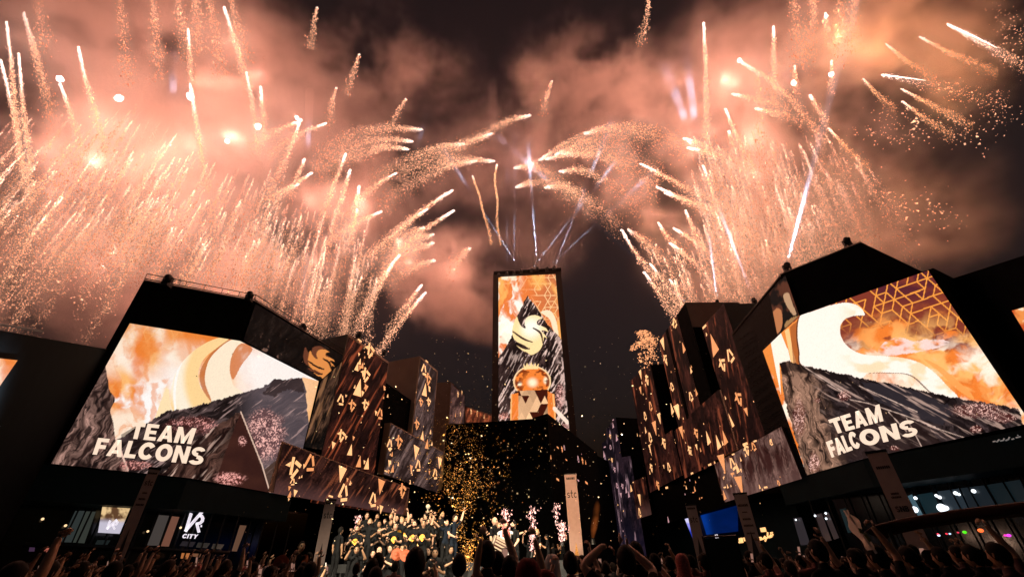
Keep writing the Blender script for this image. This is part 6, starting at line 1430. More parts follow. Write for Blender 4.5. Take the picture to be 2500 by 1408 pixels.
# right half of the stage
def zr_(x, y): return 1130 + x / 5.952, 1180 + y / 5.952
R_LIST = [(450, 545, 0, 'stand', 'bald man in a black vest facing the white robed man', R_(70), dict(hair=None, skin=0)), (515, 605, 1, 'stand', 'man half hidden behind the bald man', R_(40), dict(hair=2)),
 (618, 600, 0, 'embrace', 'man in a white robe and red checked headscarf on the stage', R_(20), dict(scarf=KEFF, robe=WHITEC, shirt=WHITEC)), (765, 600, 0, 'point', 'man in black with a white sleeve behind his back, right of the white robe', R_(-60), dict(skin=0, beard=True)),
 (1085, 702, 0, 'stand', 'man in black turned to the spark fountains', R_(-70), dict(hair=2, emblem=True)), (1235, 775, 0, 'clap', 'lower man watching the spark fountains', R_(-100), dict(skin=1)),
 (1310, 895, 0, 'phone', 'man with raised phone in front of the second spark fountain', R_(150), dict(skin=1)), (1445, 800, 1, 'right_up', 'man pointing up beside the gold banner', R_(160), dict(emblem=True, skin=0)),
 (1415, 905, 0, 'hold', 'emblem shirt facing away under the gold banner', R_(10), dict(emblem=True, skin=1)), (950, 840, 0, 'both_up', 'man with both hands up behind the middle spark fountain', R_(170), dict(skin=0))]
for i, (x, y, row, key, lb, rz, kw) in enumerate(R_LIST): on_stage(x, y, row, key, lb, rz, 1.0, zoom=zr_, **kw)

# ------------------------------------------------------------------ the crowd on the square
def heading(x, y, tx=0, ty=24): return math.atan2(tx - x, -(ty - y)) + 0.0
def crowd_person(px, d, key, label, group=None, jit=0.0, **kw):
    p = at_d(px, 1395, d); x, y = p[0], p[1]
    # figures face -y; turn them to the stage
    rz = math.atan2(-(0 - x), -(26 - y)) * -1 + PI * 0 
    rz = math.atan2((-1.0 - x), -(24 - y)) 
    return person(key, (x, y, 0), rz + jit, label, group, **kw)
NEAR = [
 (1010, 4.3, 'stand', 'dark haired man in a mauve shirt seen from behind, in front of the drums', dict(shirt=MAUVE, scale=1.0)),
 (1188, 5.2, 'phone_high', 'person in black holding a phone high, a dark shape below the confetti', dict(shirt=BLACKC, scale=1.05)),
 (1120, 6.0, 'stand', 'person in black left of the raised phone', dict(shirt=BLACKC)),
 (1290, 3.7, 'stand', 'person in a dark red hooded wrap low in the centre', dict(scarf=REDC, shirt=REDC, scale=0.94)),
 (1245, 5.0, 'both_up', 'person with a watch on the raised forearm, left of the white headscarf', dict(shirt=MAUVE, skin=1, scale=0.97)),
 (1350, 7.0, 'stand', 'woman in a pale headscarf in the centre crowd', dict(scarf=WHITEC, shirt=GREYC, scale=1.0)),
 (1332, 4.0, 'stand', 'person in a bright red scarf at the bottom edge', dict(scarf=REDC, shirt=REDC, scale=0.90)),
 (1425, 8.0, 'phone_high', 'person with an arm lit yellow under the orange flame', dict(shirt=BLACKC, skin=0)),
 (1395, 6.0, 'phone', 'person in black gloves holding a phone in front of the gold banner', dict(shirt=PINKC)),
 (1535, 4.7, 'bent_over_head', 'person bending a bare lit arm over a camera', dict(shirt=BLACKC, skin=0, long_sleeve=None)),
 (1562, 6.5, 'stand', 'black silhouetted man right of the bent arm', dict(shirt=BLACKC, scale=1.06)),
 (1605, 7.8, 'phone', 'person in a pink shirt filming with both arms up', dict(shirt=PINKC, skin=0)),
 (1672, 8.5, 'stand', 'person in a red checked headscarf right of centre', dict(scarf=KEFF, shirt=REDC)),
 (1728, 8.5, 'phone', 'man in a pale shirt with arms raised left of the black case', dict(shirt=PINKC, skin=1)),
 (1640, 9.8, 'phone_high', 'person holding a phone up before the blue hall', dict(shirt=BLACKC, skin=1)),
 (1880, 9.1, 'phone_high', 'person in a dusty pink top raising a phone under the Arabic sign', dict(shirt=PINKC, skin=1)),
 (2020, 7.3, 'stand', 'big dark silhouette with a round haircut left of the white flag', dict(shirt=BLACKC, scale=1.05)),
 (2165, 6.8, 'right_up', 'person raising a long orange lit arm right of the white flag', dict(shirt=BLACKC, skin=1)),
 (2105, 8.5, 'left_up', 'person gripping the pole of the white flag', dict(shirt=BLACKC, skin=0)),
 (2240, 8.1, 'phone', 'dark figure filming left of the canopy kiosk', dict(shirt=BLACKC, skin=1, scale=1.0)),
 (2320, 9.1, 'phone_high', 'figure with a small lit screen under the canopy kiosk', dict(shirt=BLACKC, skin=1)),
 (2400, 8.6, 'stand', 'dark figure standing under the middle of the canopy kiosk', dict(shirt=BLACKC, skin=1)),
 (2470, 7.8, 'right_up', 'figure with a lit bent arm at the right frame edge', dict(shirt=MAUVE, skin=1)),
 (22, 5.8, 'right_up', 'person with a lit bare arm at the left frame edge', dict(shirt=BLACKC, skin=1, scale=0.97)),
 (110, 7.8, 'phone', 'dark figure filming beside the left frame edge', dict(shirt=BLACKC, skin=1)),
 (190, 8.2, 'stand', 'dark round headed figure in the left corner crowd', dict(shirt=BLACKC, skin=1)),
 (270, 8.2, 'stand', 'dark silhouette below the poster screen', dict(shirt=BLACKC, skin=2)),
]
kept = []
for px, d, key, lb, kw in NEAR:
    kw = {k: v for k, v in kw.items() if k != 'long_sleeve'}
    o = crowd_person(px, d, key, lb, 'people close to the camera', **kw); kept.append((o.location.x, o.location.y))
rc = np.random.default_rng(12)
def fill(n, x0, x1, d0, d1, label, group, keys, lit=0.3, gap=0.5):
    k = 0; tries = 0
    while k < n and tries < 6000:
        tries += 1
        px, d = rc.uniform(x0, x1), rc.uniform(d0, d1); p = at_d(px, 1395, d)
        if any((p[0] - a) ** 2 + (p[1] - b) ** 2 < gap * gap for a, b in kept) or math.hypot(p[0], p[1]) < 3.2: continue
        if p[1] > 15.2 and -9.6 < p[0] < 8.5: continue
        kept.append((p[0], p[1])); k += 1
        key = keys[rc.integers(len(keys))]; sh = [BLACKC, BLACKC, NAVY, MAUVE, GREYC, PINKC, WHITEC, REDC][rc.choice(8, p=[.42, .12, .12, .12, .08, .07, .03, .04])]
        o = crowd_person(px, d, key, label, group, jit=rc.normal(0, .25), shirt=sh, skin=int(rc.integers(0, 3)), hair=int(rc.choice([0, 0, 0, 1])), scale=rc.uniform(0.93, 1.05), scarf=(None if rc.random() > .09 else [WHITEC, KEFF, BLACKC][rc.integers(3)]))
        if key in ('phone', 'phone_high') and rc.random() < 0.5: PHONES.append((o, key))
PHONES = []
fill(110, 20, 760, 10.5, 19.0, 'spectator in the packed crowd before the left storefront', 'crowd before the left storefront', ['phone', 'phone', 'both_up', 'right_up', 'stand', 'clap', 'phone', 'stand'])
fill(26, 740, 1480, 5.5, 13.5, 'spectator standing low in front of the stage', 'crowd in front of the stage', ['stand', 'stand', 'clap', 'phone', 'stand'])
fill(95, 1470, 2500, 9.5, 18.5, 'spectator in the dark crowd before the right storefront', 'crowd before the right storefront', ['phone', 'phone', 'stand', 'stand', 'right_up', 'clap', 'stand'])
PH_BODY = mat('phone_body', (0.012, 0.012, 0.013), 0.3); PH_SCR = mat('phone_screen', emit=tuple(lin((150, 110, 95))), strength=1.0)
g = Geo(); g.box((-.037, -.004, -.075), (.037, .004, .075)); ph0 = g.build('phone_body', PH_BODY); g = Geo(); g.box((-.033, .0042, -.068), (.033, .0052, .068)); ph1 = g.build('phone_screen', PH_SCR)
md0, md1 = ph0.data, ph1.data; bpy.data.objects.remove(ph0); bpy.data.objects.remove(ph1)
for o, key in PHONES:
    p, mw = hand_world(o, key, 1)
    b = bpy.data.objects.new('smartphone', md0); COL.objects.link(b); b.location = p + Vector((0, 0, .03)); b.rotation_euler = (R_(-12), 0, o.rotation_euler[2] + 0.0)
    tag(b, 'smartphone with a dim lit screen raised above the crowd', 'phone', 'phones raised by spectators')
    s = bpy.data.objects.new('phone_screen', md1); COL.objects.link(s); s.parent = b
# ================================================================== banners, lamps, props and effects
BANNER = mat('banner_fabric', (0.42, 0.31, 0.28), 0.8, noise=0.08, nscale=3)
INK = mat('banner_ink', (0.03, 0.025, 0.025), 0.7)
GOLDP = mat('banner_gold_print', (0.55, 0.30, 0.08), 0.6, noise=0.4, nscale=9)
def banner(label, px, py, d, wpx, words, base_fig=True, turn=0.0, fig=None, mat_=None):
    """tall four sided banner pillar: px,py is the top centre, wpx its width on the photograph"""
    top = at_d(px, py, d); x, y, z = top; side = np.array([y, -x, 0]) / math.hypot(x, y)
    w_ = wpx / abs(project(top + side * .5)[0] - project(top - side * .5)[0])
    root = empty('banner_pillar', (x, y, 0), 0, label, 'banner', 'banner pillars around the square')
    pl = Plane((x - side[0], y - side[1]), (x + side[0], y + side[1])); ux = np.array([*(side[:2]), 0]); n = pl.n
    P = lambda a, b, o=0.0: np.array([x, y, 0]) + ux * a + np.array([0, 0, b]) + n * o
    h = z
    g = Geo(); f_, z_ = ccw([tuple(P(-w_ / 2, 0)[:2]), tuple(P(w_ / 2, 0)[:2]), tuple(P(w_ / 2, 0, -w_ * .8)[:2]), tuple(P(-w_ / 2, 0, -w_ * .8)[:2])], [h - .04] * 4); g.prism(f_, 0.35, z_); g.build('fabric', mat_ or BANNER, root)
    g = Geo(); f_, z_ = ccw([tuple(P(-w_ / 2 - .03, 0, .03)[:2]), tuple(P(w_ / 2 + .03, 0, .03)[:2]), tuple(P(w_ / 2 + .03, 0, -w_ * .8 - .03)[:2]), tuple(P(-w_ / 2 - .03, 0, -w_ * .8 - .03)[:2])], [h + .05] * 4); g.prism(f_, h - .04, z_); g.build('cap', MULL, root)
    g = Geo(); f_, z_ = ccw([tuple(P(-w_ / 2 - .06, 0, .06)[:2]), tuple(P(w_ / 2 + .06, 0, .06)[:2]), tuple(P(w_ / 2 + .06, 0, -w_ * .8 - .06)[:2]), tuple(P(-w_ / 2 - .06, 0, -w_ * .8 - .06)[:2])], [.35] * 4); g.prism(f_, 0, z_); g.build('base', MULL, root)
    for wd, py_, hp_, ww in words:      # word, its row and letter height on the photograph, width share
        f0 = P(0, 1.0); zz = height_at(project(P(0, h))[0] + (py_ - py) * 0, py_, f0[0], f0[1]); hh = abs(height_at(px, py_ - hp_ / 2, f0[0], f0[1]) - height_at(px, py_ + hp_ / 2, f0[0], f0[1]))
        if wd == '#':
            bars = []; r = np.random.default_rng(int(zz * 10)); a = -w_ * ww / 2
            while a < w_ * ww / 2 - .02:
                b = min(a + hh * r.uniform(.35, .6), w_ * ww / 2); bars.append([P(a, zz - hh / 2, .012), P(b, zz - hh / 2, .012), P(b, zz + hh / 2 * r.uniform(.5, 1), .012), P(a, zz + hh / 2, .012)]); a = b + hh * .12
            flat_polys('print', bars, INK, root, .008, n)
        else:
            polys = [[P((a - .5) * w_ * ww, zz - hh / 2 + b * hh, .012) for a, b in pp] for pp in word_polys(wd)]
            flat_polys('lettering', polys, INK, root, .008, n)
    if base_fig:
        s = w_ * 0.42; zb = 0.7
        pts = [(-s, zb), (-s * .95, zb + 1.0), (-s * .5, zb + 1.5), (-s * .2, zb + 2.0), (0, zb + 2.5), (s * .25, zb + 2.0), (s * .5, zb + 1.45), (s * .95, zb + .9), (s, zb)]
        flat_polys('trophy_print', [[P(a, b, .012) for a, b in pts]], fig or INK, root, .008, n)
        if fig is not None:
            flat_polys('print', [[P(a * .5 + q, b * .7 + .2, .022) for a, b in pts] for q in (-s * .2, s * .3)], mat('banner_gold_dark', (0.25, 0.11, 0.03), 0.6), root, .008, n)
    adopt(root); return root, h
bt, h = banner('tall banner pillar reading stc before the left screen', 378, 1143, 24, 27, [('stc', 1178, 15, .72), ('#', 1155, 5, .8), ('#', 1204, 4, .4), ('#', 1219, 5, .6), ('#', 1233, 5, .7)])
banner('narrow stc banner pillar at the left end of the stage', 808, 1219, 33, 26, [('stc', 1256, 17, .75), ('#', 1227, 5, .8)])
banner('brightest stc banner pillar with a golden trophy print, right of the podium', 1392, 1157, 36, 29, [('stc', 1205, 19, .8), ('#', 1167, 6, .7)], fig=GOLDP)
banner('stc banner pillar in front of the blue hall', 1686, 1232, 34, 25, [('stc', 1267, 15, .75), ('#', 1240, 5, .8)])
banner('banner pillar with a column of sponsor lines, left of the Arabic sign', 1806, 1204, 30, 32, [('#', 1233, 6, .75), ('#', 1250, 3, .4), ('#', 1267, 5, .6), ('#', 1283, 5, .7), ('#', 1302, 4, .6)])
banner('nearest tall banner pillar reading SNB before the right screen', 2138, 1102, 22, 48, [('SNB', 1246, 14, .6), ('#', 1142, 7, .66), ('#', 1208, 5, .4), ('#', 1217, 5, .5)], base_fig=False)

# searchlights
LENS = mat('searchlight_lens', emit=(0.85, 0.9, 1.0), strength=6.0); LBODY = mat('searchlight_body', (0.015, 0.015, 0.016), 0.45)
def searchlight(px, py, d, label, aim=None, power=0.0, s=0.55, group='searchlights on the rooftops', lit=True, angle=1.1):
    p = at_d(px, py, d); root = empty('searchlight', p, 0, label, 'searchlight', group)
    ax = np.array([0, 0, 1.0])
    if aim is not None: ax = np.asarray(aim, float) - p; ax /= np.linalg.norm(ax)
    g = Geo(); g.box((-.45 * s, -.35 * s, -.9 * s), (.45 * s, .35 * s, -.62 * s)); g.build('base', LBODY, root)
    g = Geo()
    for k in (-1, 1): g.box((k * .42 * s - .06 * s, -.12 * s, -.62 * s), (k * .42 * s + .06 * s, .12 * s, .15 * s))
    g.build('yoke', LBODY, root)
    g = Geo(); q = [tuple(ax * t * s) for t in (-.5, -.38, .1, .42, .5)]; g.tube(q, [.2 * s, .3 * s, .34 * s, .36 * s, .33 * s], 14)
    hd = g.build('lamp_head', LBODY, root)
    if lit:
        g = Geo(); g.tube([tuple(ax * .505 * s), tuple(ax * .53 * s)], .27 * s, 14); g.build('lens', LENS, hd)
    if power:
        l = bpy.data.lights.new('beam_light', 'SPOT'); l.energy = power; l.color = (0.50, 0.66, 1.0); l.spot_size = math.radians(angle * 2); l.spot_blend = 0.25; l.shadow_soft_size = 0.12
        o = bpy.data.objects.new('beam_light', l); COL.objects.link(o); o.parent = root; o.location = tuple(ax * 0.62 * s)
        o.rotation_euler = Vector(tuple(ax)).to_track_quat('-Z', 'Y').to_euler()
    return root
def aim_px(px, py, d): return at_d(px, py, d)
PW = 0.8e7
searchlight(411, 682, 36.5, 'roof searchlight nearest the left end of the left roof', aim_px(413, 600, 40), PW * .7, s=.75, angle=.5)
searchlight(610, 721, 37, 'dark roof searchlight by the corner of the left roof', aim_px(612, 660, 38), 0, s=.65, lit=False)
searchlight(740, 797, 42, 'roof searchlight over the ribbon screen of the left building', aim_px(745, 620, 50), PW * .7, s=.65, angle=.5)
searchlight(877, 815, 46, 'small roof searchlight on the nearest left lit block', aim_px(925, 660, 52), PW * .7, s=.6, angle=.5)
searchlight(938, 858, 48, 'small roof searchlight at the far end of the nearest left lit block', aim_px(960, 800, 50), 0, s=.5)
for i, (px, py, ax_, ay_, k) in enumerate([(1218, 670, 1215, 600, 0), (1238, 667, 1238, 560, .15), (1255, 664, 1256, 540, .3), (1272, 661, 1200, 548, 1), (1297, 658, 1385, 545, .7), (1312, 655, 1298, 470, 2.0), (1335, 655, 1440, 560, .7), (1353, 653, 1405, 520, 1.0)]):
    searchlight(px, py, 81, ['unlit leftmost searchlight on the tower roof', 'second searchlight from the left on the tower roof', 'third searchlight from the left on the tower roof', 'tower roof searchlight throwing a beam left',
        'tower roof searchlight left of the brightest beam', 'tower roof searchlight with the brightest upright beam', 'tower roof searchlight second from the right', 'rightmost searchlight on the tower roof'][i],
        aim_px(ax_, ay_, 88), PW * 1.3 * k, s=.8, group='searchlights on the tower roof', angle=0.75)
searchlight(1920, 651, 40.5, 'roof searchlight with the strong blue beam at the right building corner', aim_px(1985, 400, 46), PW * 6.0, s=.75, angle=0.95)
searchlight(2067, 591, 36, 'dark roof searchlight at the outer corner of the right roof', aim_px(2070, 500, 36), 0, s=.65, lit=False)
searchlight(1841, 733, 50, 'roof searchlight above the slanting side of the right building', aim_px(1775, 560, 56), PW * 1.5, s=.6, angle=.8)
searchlight(1751, 737, 58, 'roof searchlight on the second fin tower', aim_px(1725, 530, 64), PW * 1.5, s=.6, angle=.8)
searchlight(1718, 776, 60, 'roof searchlight throwing a thin beam to the left from the fin towers', aim_px(1450, 540, 72), PW * 2.0, s=.55, angle=.6)

# stage floodlights (behind and above the camera, as the lit faces on the stage show)
def flood_lamp(loc, aim, power, size, col=(1, 0.85, 0.62)):
    l = bpy.data.lights.new('stage_banner_floodlight', 'SPOT'); l.energy = power; l.color = col; l.spot_size = math.radians(size); l.spot_blend = 0.5; l.shadow_soft_size = 0.25
    o = bpy.data.objects.new('stage_banner_floodlight', l); COL.objects.link(o); o.location = loc
    o.rotation_euler = (Vector(aim) - Vector(loc)).to_track_quat('-Z', 'Y').to_euler()
flood_lamp((-7.5, 5, 9.5), (-3.3, 19.5, 2.2), 33000, 36)
flood_lamp((5, 5, 9.5), (-2.2, 19.5, 2.0), 15000, 38)
flood_lamp((5.5, 8, 9.5), (0.8, 20, 2.6), 15000, 34)
flood_lamp((2, 18, 7.5), (2.9, 36, 6), 17000, 28, (1, 0.58, 0.34))  # unseen lamp added to brighten the gold banner, not the stage

# confetti: a plume of gold foil squares blown up beside the team
def confetti(name, label, px, py, d, n_, size, seed, m_):
    r = np.random.default_rng(seed); P = np.array([at_d(a, b, c) for a, b, c in zip(px, py, d)]); n = len(P)
    A = r.normal(0, 1, (n, 3)); A /= np.linalg.norm(A, axis=1, keepdims=True); B = np.cross(A, r.normal(0, 1, (n, 3))); B /= np.linalg.norm(B, axis=1, keepdims=True)
    s = r.uniform(.6, 1.3, (n, 1)) * size; s2 = s * r.uniform(.4, 1, (n, 1))
    V = np.stack([P - A * s - B * s2, P + A * s - B * s2, P + A * s + B * s2, P - A * s + B * s2], 1).reshape(-1, 3)
    o = mesh_obj(name, V, [(4 * i, 4 * i + 1, 4 * i + 2, 4 * i + 3) for i in range(n)], m_)
    return tag(o, label, 'confetti', kind='stuff')
FOIL = mat('gold_foil', (0.95, 0.48, 0.12), 0.3, metal=0.7)
n = 4600; t = rng.beta(1.2, 1.1, n)
cxp = np.interp(t, [0, .25, .6, 1], [1143, 1146, 1130, 1118]); wd = np.interp(t, [0, .2, .6, 1], [4, 15, 46, 70])
cfx = cxp + rng.standard_t(4, n) * wd * 1.05; cfy = np.interp(t, [0, 1], [1395, 1020]) + rng.normal(0, 30, n) * t
keep = fbm(cfx / 26, cfy / 34, 5, 3) + rng.normal(0, .10, n) > 0.425; cfx, cfy = cfx[keep], cfy[keep]; n = len(cfx)
confetti('confetti', 'tall plume of gold foil confetti shooting up beside the blue suit', cfx, cfy, rng.uniform(18.5, 23, n), n, .014, 5, FOIL)
n = 700
confetti('confetti', 'loose gold foil confetti drifting over the square', rng.normal(1230, 260, n), rng.uniform(820, 1330, n), rng.uniform(10, 26, n), n, .017, 6, mat('pale_foil', (0.9, 0.72, 0.45), 0.35, metal=0.4))
flood_lamp((-3, 9, 10), (-1.9, 21, 5.0), 5500, 42, (1, 0.72, 0.38))

# spark fountains on the stage
def fountain(label, px, py0, py1, d, wpx, n, k=1.0):
    base = at_d(px, py0, d); root = empty('spark_fountain', base, 0, label, 'firework', 'spark fountains on the stage')
    t = rng.beta(1.1, 1.0, n); x = px + rng.normal(0, 1, n) * wpx * (0.35 + .5 * t); y = py0 + (py1 - py0) * t + rng.normal(0, 2.5, n)
    P = np.array([at_d(a, b, d + q) for a, b, q in zip(x, y, rng.normal(0, .2, n))]) - base
    S = rng.lognormal(0, .4, n) * 0.021 * d / 22; C = np.array([[3.0, 1.5, 1.25]]) * rng.uniform(.25, 1.3, (n, 1)) * k
    o = grains('sparks', P, S, np.array([[0, 0, 1.0]]) + rng.normal(0, .3, (n, 3)), C, 1.5, root); tag(o, kind='stuff')
    g = Geo(); g.tube([(0, 0, -.22), (0, 0, -.02)], [.09, .07], 10); g.build('nozzle', LBODY, root)
fountain('pink spark fountain behind the left end of the team', 874, 1304, 1258, 23, 7, 110)
fountain('spark fountain behind the white robed man', 1234, 1300, 1242, 24, 9, 150)
fountain('tall narrow spark fountain right of the white robe', 1299, 1345, 1238, 22, 7, 230)
fountain('leaning spark fountain left of the gold banner', 1372, 1318, 1275, 23, 8, 200)
fountain('upper spark puff left of the gold banner', 1358, 1268, 1232, 24, 8, 70)
for px, py, d, pw in [(1299, 1300, 22, 120), (1372, 1300, 23, 120), (1234, 1275, 24, 90)]:
    l = bpy.data.lights.new('fountain_light', 'POINT'); l.energy = pw; l.color = (1, .6, .4); l.shadow_soft_size = .1; o = bpy.data.objects.new('fountain_light', l); COL.objects.link(o); o.location = at_d(px, py, d)
# flame jet
fp = at_d(1447, 1312, 27); fr_ = empty('flame_jet', fp, 0, 'blurred orange flame jet right of the gold banner', 'flame')
M = bpy.data.materials.new('flame_gas'); M.use_nodes = True; t_ = M.node_tree; t_.nodes.remove(t_.nodes['Principled BSDF'])
em = t_.nodes.new('ShaderNodeVolumePrincipled'); em.inputs['Density'].default_value = 0.0; em.inputs['Emission Color'].default_value = (1, .24, .05, 1)
tc = t_.nodes.new('ShaderNodeTexCoord'); nz = t_.nodes.new('ShaderNodeTexNoise'); nz.inputs['Scale'].default_value = 1.4; nz.inputs['Detail'].default_value = 3
mr = t_.nodes.new('ShaderNodeMapRange'); mr.inputs[1].default_value = .35; mr.inputs[2].default_value = .7; mr.inputs[3].default_value = 0.0; mr.inputs[4].default_value = 0.42
t_.links.new(tc.outputs['Object'], nz.inputs['Vector']); t_.links.new(nz.outputs[0], mr.inputs[0]); 
sx = t_.nodes.new('ShaderNodeSeparateXYZ'); t_.links.new(tc.outputs['Object'], sx.inputs[0])
def _m(op, a, b):
    n = t_.nodes.new('ShaderNodeMath'); n.operation = op
    for i, v in enumerate((a, b)):
        if isinstance(v, (int, float)): n.inputs[i].default_value = v
        else: t_.links.new(v, n.inputs[i])
    return n.outputs[0]
_x = _m('DIVIDE', _m('SUBTRACT', sx.outputs[0], _m('MULTIPLY', sx.outputs[2], .28)), .22); _y = _m('DIVIDE', sx.outputs[1], .22)
_f = _m('MAXIMUM', _m('SUBTRACT', 1.0, _m('ADD', _m('MULTIPLY', _x, _x), _m('MULTIPLY', _y, _y))), 0.0); _f = _m('MULTIPLY', _f, _m('MAXIMUM', _m('SUBTRACT', 1.9, sx.outputs[2]), 0.0))
t_.links.new(_m('MULTIPLY', mr.outputs[0], _m('MULTIPLY', _f, 2.2)), em.inputs['Emission Strength'])
t_.links.new(em.outputs[0], t_.nodes['Material Output'].inputs['Volume'])
g = Geo(); g.tube([(0, 0, 0), (.12, 0, .5), (.3, 0, 1.1), (.45, 0, 1.6), (.5, 0, 1.9)], [.08, .2, .26, .17, .03], 14); g.build('flame', M, fr_, True)
g = Geo(); g.tube([(0, 0, -.3), (0, 0, -.05)], [.14, .1], 10); g.build('nozzle', LBODY, fr_)

# marching band gear
CYM = mat('brass_cymbal', (0.22, 0.045, 0.016), 0.5, metal=0.3, noise=0.15, nscale=20)
for px, py, d, tilt, lb in [(686, 1372, 13.5, 55, 'lit brass cymbal at the far left of the band'), (739, 1371, 13.8, -70, 'lit brass cymbal beside the crouching drummer'), (969, 1352, 15.5, 62, 'thin edge on brass cymbal in front of the team'), (991, 1355, 15.2, 48, 'broad brass cymbal right of the thin one')]:
    p = at_d(px, py, d); c = empty('cymbal', p, 0, lb, 'cymbal', 'cymbals of the marching band'); s = .17
    g = Geo(); vs, fs = [], []
    for i, (r, z) in enumerate([(0.02, .035), (.2, .03), (.28, .012), (.6, .004), (.8, .008), (1, -.01)]):
        for k in range(28): vs.append((r * s * math.cos(2 * PI * k / 28), r * s * math.sin(2 * PI * k / 28), z * s * 3))
    for i in range(5):
        for k in range(28): fs.append((i * 28 + k, (i + 1) * 28 + k, (i + 1) * 28 + (k + 1) % 28, i * 28 + (k + 1) % 28))
    g.add(vs, fs); q = g.build('disc', CYM, c, True); q.rotation_euler = (R_(60), R_(tilt), 0)
    g = Geo(); g.tube([(0, .02, -.02), (0, .03, -p[2] * 1.0 + .0)], .012, 6); g.build('stand', LBODY, c)
for px, py, lb, rz, key in [(722, 1352, 'bending drummer in black among the cymbals', 40, 'bow'), (760, 1362, 'drummer in black with white cords right of the bending drummer', -30, 'hold'), (1062, 1350, 'dark haired man in an emblem shirt low before the blue suit', 10, 'clap')]:
    p = at_z(px, py, 1.0 + .62); d = 14.0; p = at_d(px, py, d); z0 = p[2] - (1.645 if key != 'bow' else 1.5)
    person(key, (p[0], p[1], z0), R_(rz), lb, 'marching band before the stage', skin=1, emblem=(key == 'clap'))
dp = at_d(1217, 1333, 15); dr = empty('marching_drum', dp, 0, 'marching drum with cream slats in front of the white robed man', 'drum'); g = Geo(); g.tube([(-.2, 0, 0), (.2, 0, 0)], [.22, .22], 24)
q = g.build('shell', mat('drum_red', (0.12, 0.03, 0.025), .4), dr); q.rotation_euler = (0, R_(25), R_(12))
for sx in (-1, 1):
    g = Geo(); g.tube([(sx * .2, 0, 0), (sx * .235, 0, 0)], [.232, .232], 24); q = g.build('hoop', mat('drum_hoop', (0.6, 0.5, 0.38), .4), dr); q.rotation_euler = (0, R_(25), R_(12))
g = Geo()
for k in range(16):
    a = 2 * PI * k / 16; g.box((-.17, .222 * math.cos(a) - .02, .222 * math.sin(a) - .02), (.17, .222 * math.cos(a) + .02, .222 * math.sin(a) + .02))
q = g.build('slats', mat('drum_slat', (0.6, 0.48, 0.36), .5), dr); q.rotation_euler = (0, R_(25), R_(12))
cs = at_d(1780, 1408, 6.5); ce = empty('equipment_case', (cs[0], cs[1], 0), math.atan2(-cs[0], cs[1]), 'upright black equipment screen blocking the crowd right of centre', 'case')
g = Geo(); g.box((-.17, -.04, 1.2), (.17, .04, 1.88)); g.build('panel', mat('case_black', (0.008, 0.009, 0.009), .5), ce); g = Geo(); g.tube([(-.18, 0, 1.19), (-.18, 0, 1.9), (.18, 0, 1.9), (.18, 0, 1.19), (-.18, 0, 1.19)], .025, 6); g.build('frame', LBODY, ce); g = Geo(); g.tube([(0, 0, 0), (0, 0, 1.17)], .03, 8); g.build('stand', LBODY, ce)
# white flag
FLAGM = mat('flag_cloth', (0.8, 0.74, 0.68), .8, noise=.1, nscale=12)
_t = FLAGM.node_tree; _tr = _t.nodes.new('ShaderNodeBsdfTranslucent'); _tr.inputs[0].default_value = (0.8, 0.72, 0.64, 1); _mx = _t.nodes.new('ShaderNodeMixShader'); _mx.inputs[0].default_value = 0.55
_t.links.new(_t.nodes['Principled BSDF'].outputs[0], _mx.inputs[1]); _t.links.new(_tr.outputs[0], _mx.inputs[2]); _t.links.new(_mx.outputs[0], _t.nodes['Material Output'].inputs[0])
fl0, fl1, fl2, fl3 = at_d(2064, 1244, 6.6), at_d(2126, 1342, 6.6), at_d(2100, 1290, 6.75), at_d(2116, 1283, 6.6)
fg = empty('flag', fl1, 0, 'white flag with a green print held aloft by the right crowd', 'flag'); nx = 14; vs, fs = [], []
for i in range(nx + 1):
    t = i / nx; a = fl0 * (1 - t) + fl1 * t; w_ = math.sin(min(1, t * 1.25) * PI * .55) * (1 if t < .8 else (1 - t) / .2 * .8 + .2)
    for k in range(5):
        s = k / 4 - .5; off = (at_d(2112, 1283, 6.6) - at_d(2098, 1292, 6.6)) * 1.6 * s * w_; vs.append(a + off + np.array([0, .05 * math.sin(t * 9 + s * 4), 0]))
for i in range(nx):
    for k in range(4): fs.append((i * 5 + k, i * 5 + k + 1, (i + 1) * 5 + k + 1, (i + 1) * 5 + k))
mesh_obj('cloth', vs, fs, FLAGM, fg, True)
flat_polys('print', [[at_d(a, b, 6.5) for a, b in [(2096, 1288), (2103, 1290), (2110, 1302), (2101, 1300)]], [at_d(a, b, 6.5) for a, b in [(2110, 1304), (2116, 1300), (2128, 1318), (2124, 1322)]]], mat('flag_green', (.1, .13, .05), .8), fg, .01, np.array([0, -1.0, 0]))
g = Geo(); g.tube([fl0, at_d(2140, 1350, 6.6)], .012, 6); g.build('pole', WHITEC, fg); adopt(fg)
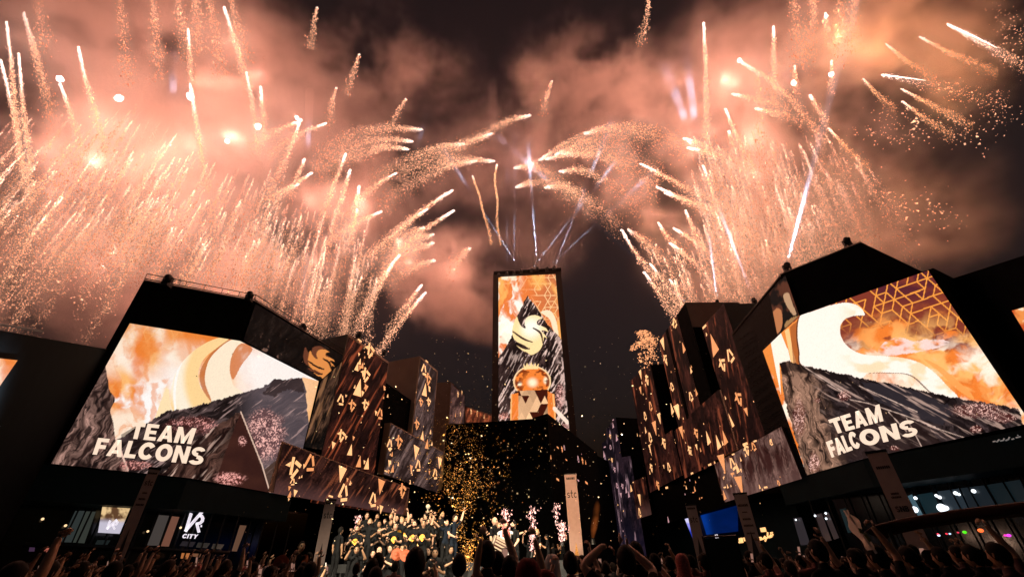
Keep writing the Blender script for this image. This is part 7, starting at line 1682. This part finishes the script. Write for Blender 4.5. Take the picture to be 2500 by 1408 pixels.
# canopy kiosk at the right
kp = at_d(2420, 1290, 9.5); kk = empty('canopy_kiosk', (kp[0], kp[1], 0), math.atan2(-kp[0], kp[1]), 'low kiosk with a curved canopy rim and small coloured lights at the right', 'kiosk')
zc = kp[2]; g = Geo()
pts = [(-1.45, 0, zc + .05), (-1.3, 0, zc + .13), (-.9, 0, zc + .20), (-.3, 0, zc + .26), (.5, 0, zc + .30), (1.5, 0, zc + .32)]
for yy in (0,): pass
vs, fs = [], []
for i, (x, y, z) in enumerate(pts):
    vs += [(x, -.02 - .1 * (i > 0), z - .10 * min(1, i * .5)), (x, -.12, z - .02), (x, 0, z), (x, 1.4, z + .05), (x, 1.4, z - .1)]
for i in range(len(pts) - 1):
    for k in range(5): fs.append((i * 5 + k, i * 5 + (k + 1) % 5, (i + 1) * 5 + (k + 1) % 5, (i + 1) * 5 + k))
g.add(vs, fs); g.build('canopy', mat('canopy_vinyl', (0.05, 0.022, 0.015), .7, spec=.1), kk, True)
g = Geo(); g.box((-1.2, .1, 0), (1.5, 1.3, zc - .75)); g.build('counter', DARK, kk)
for x in (-1.15, 1.4):
    g = Geo(); g.tube([(x, .1, zc - .75), (x, .1, zc + .08)], .03, 8); g.build('post', LBODY, kk)
for i, (px, py, col, r) in enumerate([(2290, 1303, (255, 60, 90), .018), (2292, 1306, (210, 230, 255), .022), (2311, 1302, (230, 40, 60), .018), (2319, 1302, (190, 220, 255), .018), (2339, 1299, (220, 50, 80), .016), (2355, 1298, (70, 220, 20), .03), (2394, 1294, (255, 110, 50), .04), (2454, 1306, (255, 60, 190), .02), (2463, 1306, (220, 60, 220), .03), (2436, 1308, (220, 30, 80), .016)]):
    c = Matrix.Rotation(-kk.rotation_euler[2], 4, 'Z') @ (Vector(at_d(px, py, 9.3)) - kk.location)
    g = Geo(); g.ball(c, (r * .8, r * .6, r * .6), 8, 6); g.build('lamp', mat('lamp_%d_%d_%d' % col, emit=tuple(lin(col)), strength=1.6), kk)

# cool wall lamp just outside the left edge, its light falls on the dark facade
lp = LL.at(-14, 1045, 0.9); lb_ = empty('wall_lamp', lp, 0, 'cool white wall lamp washing the dark facade at the left edge', 'lamp')
g = Geo(); g.ball((0, 0, 0), .12, 10, 8); g.build('bulb', mat('cool_lamp', emit=(0.8, 0.9, 1.0), strength=4), lb_); g = Geo(); g.tube([(0, 0, 0), tuple(-LL.n * .85)], .03, 6); g.build('bracket', LBODY, lb_)
l = bpy.data.lights.new('wall_lamp_light', 'SPOT'); l.energy = 9000; l.color = (.75, .88, 1); l.shadow_soft_size = .13; l.spot_size = math.radians(150); l.spot_blend = .6; o = bpy.data.objects.new('wall_lamp_light', l); COL.objects.link(o); o.parent = lb_; o.location = tuple(LL.n * .2); o.rotation_euler = Vector(tuple(-LL.n)).to_track_quat('-Z', 'Y').to_euler()
finish()
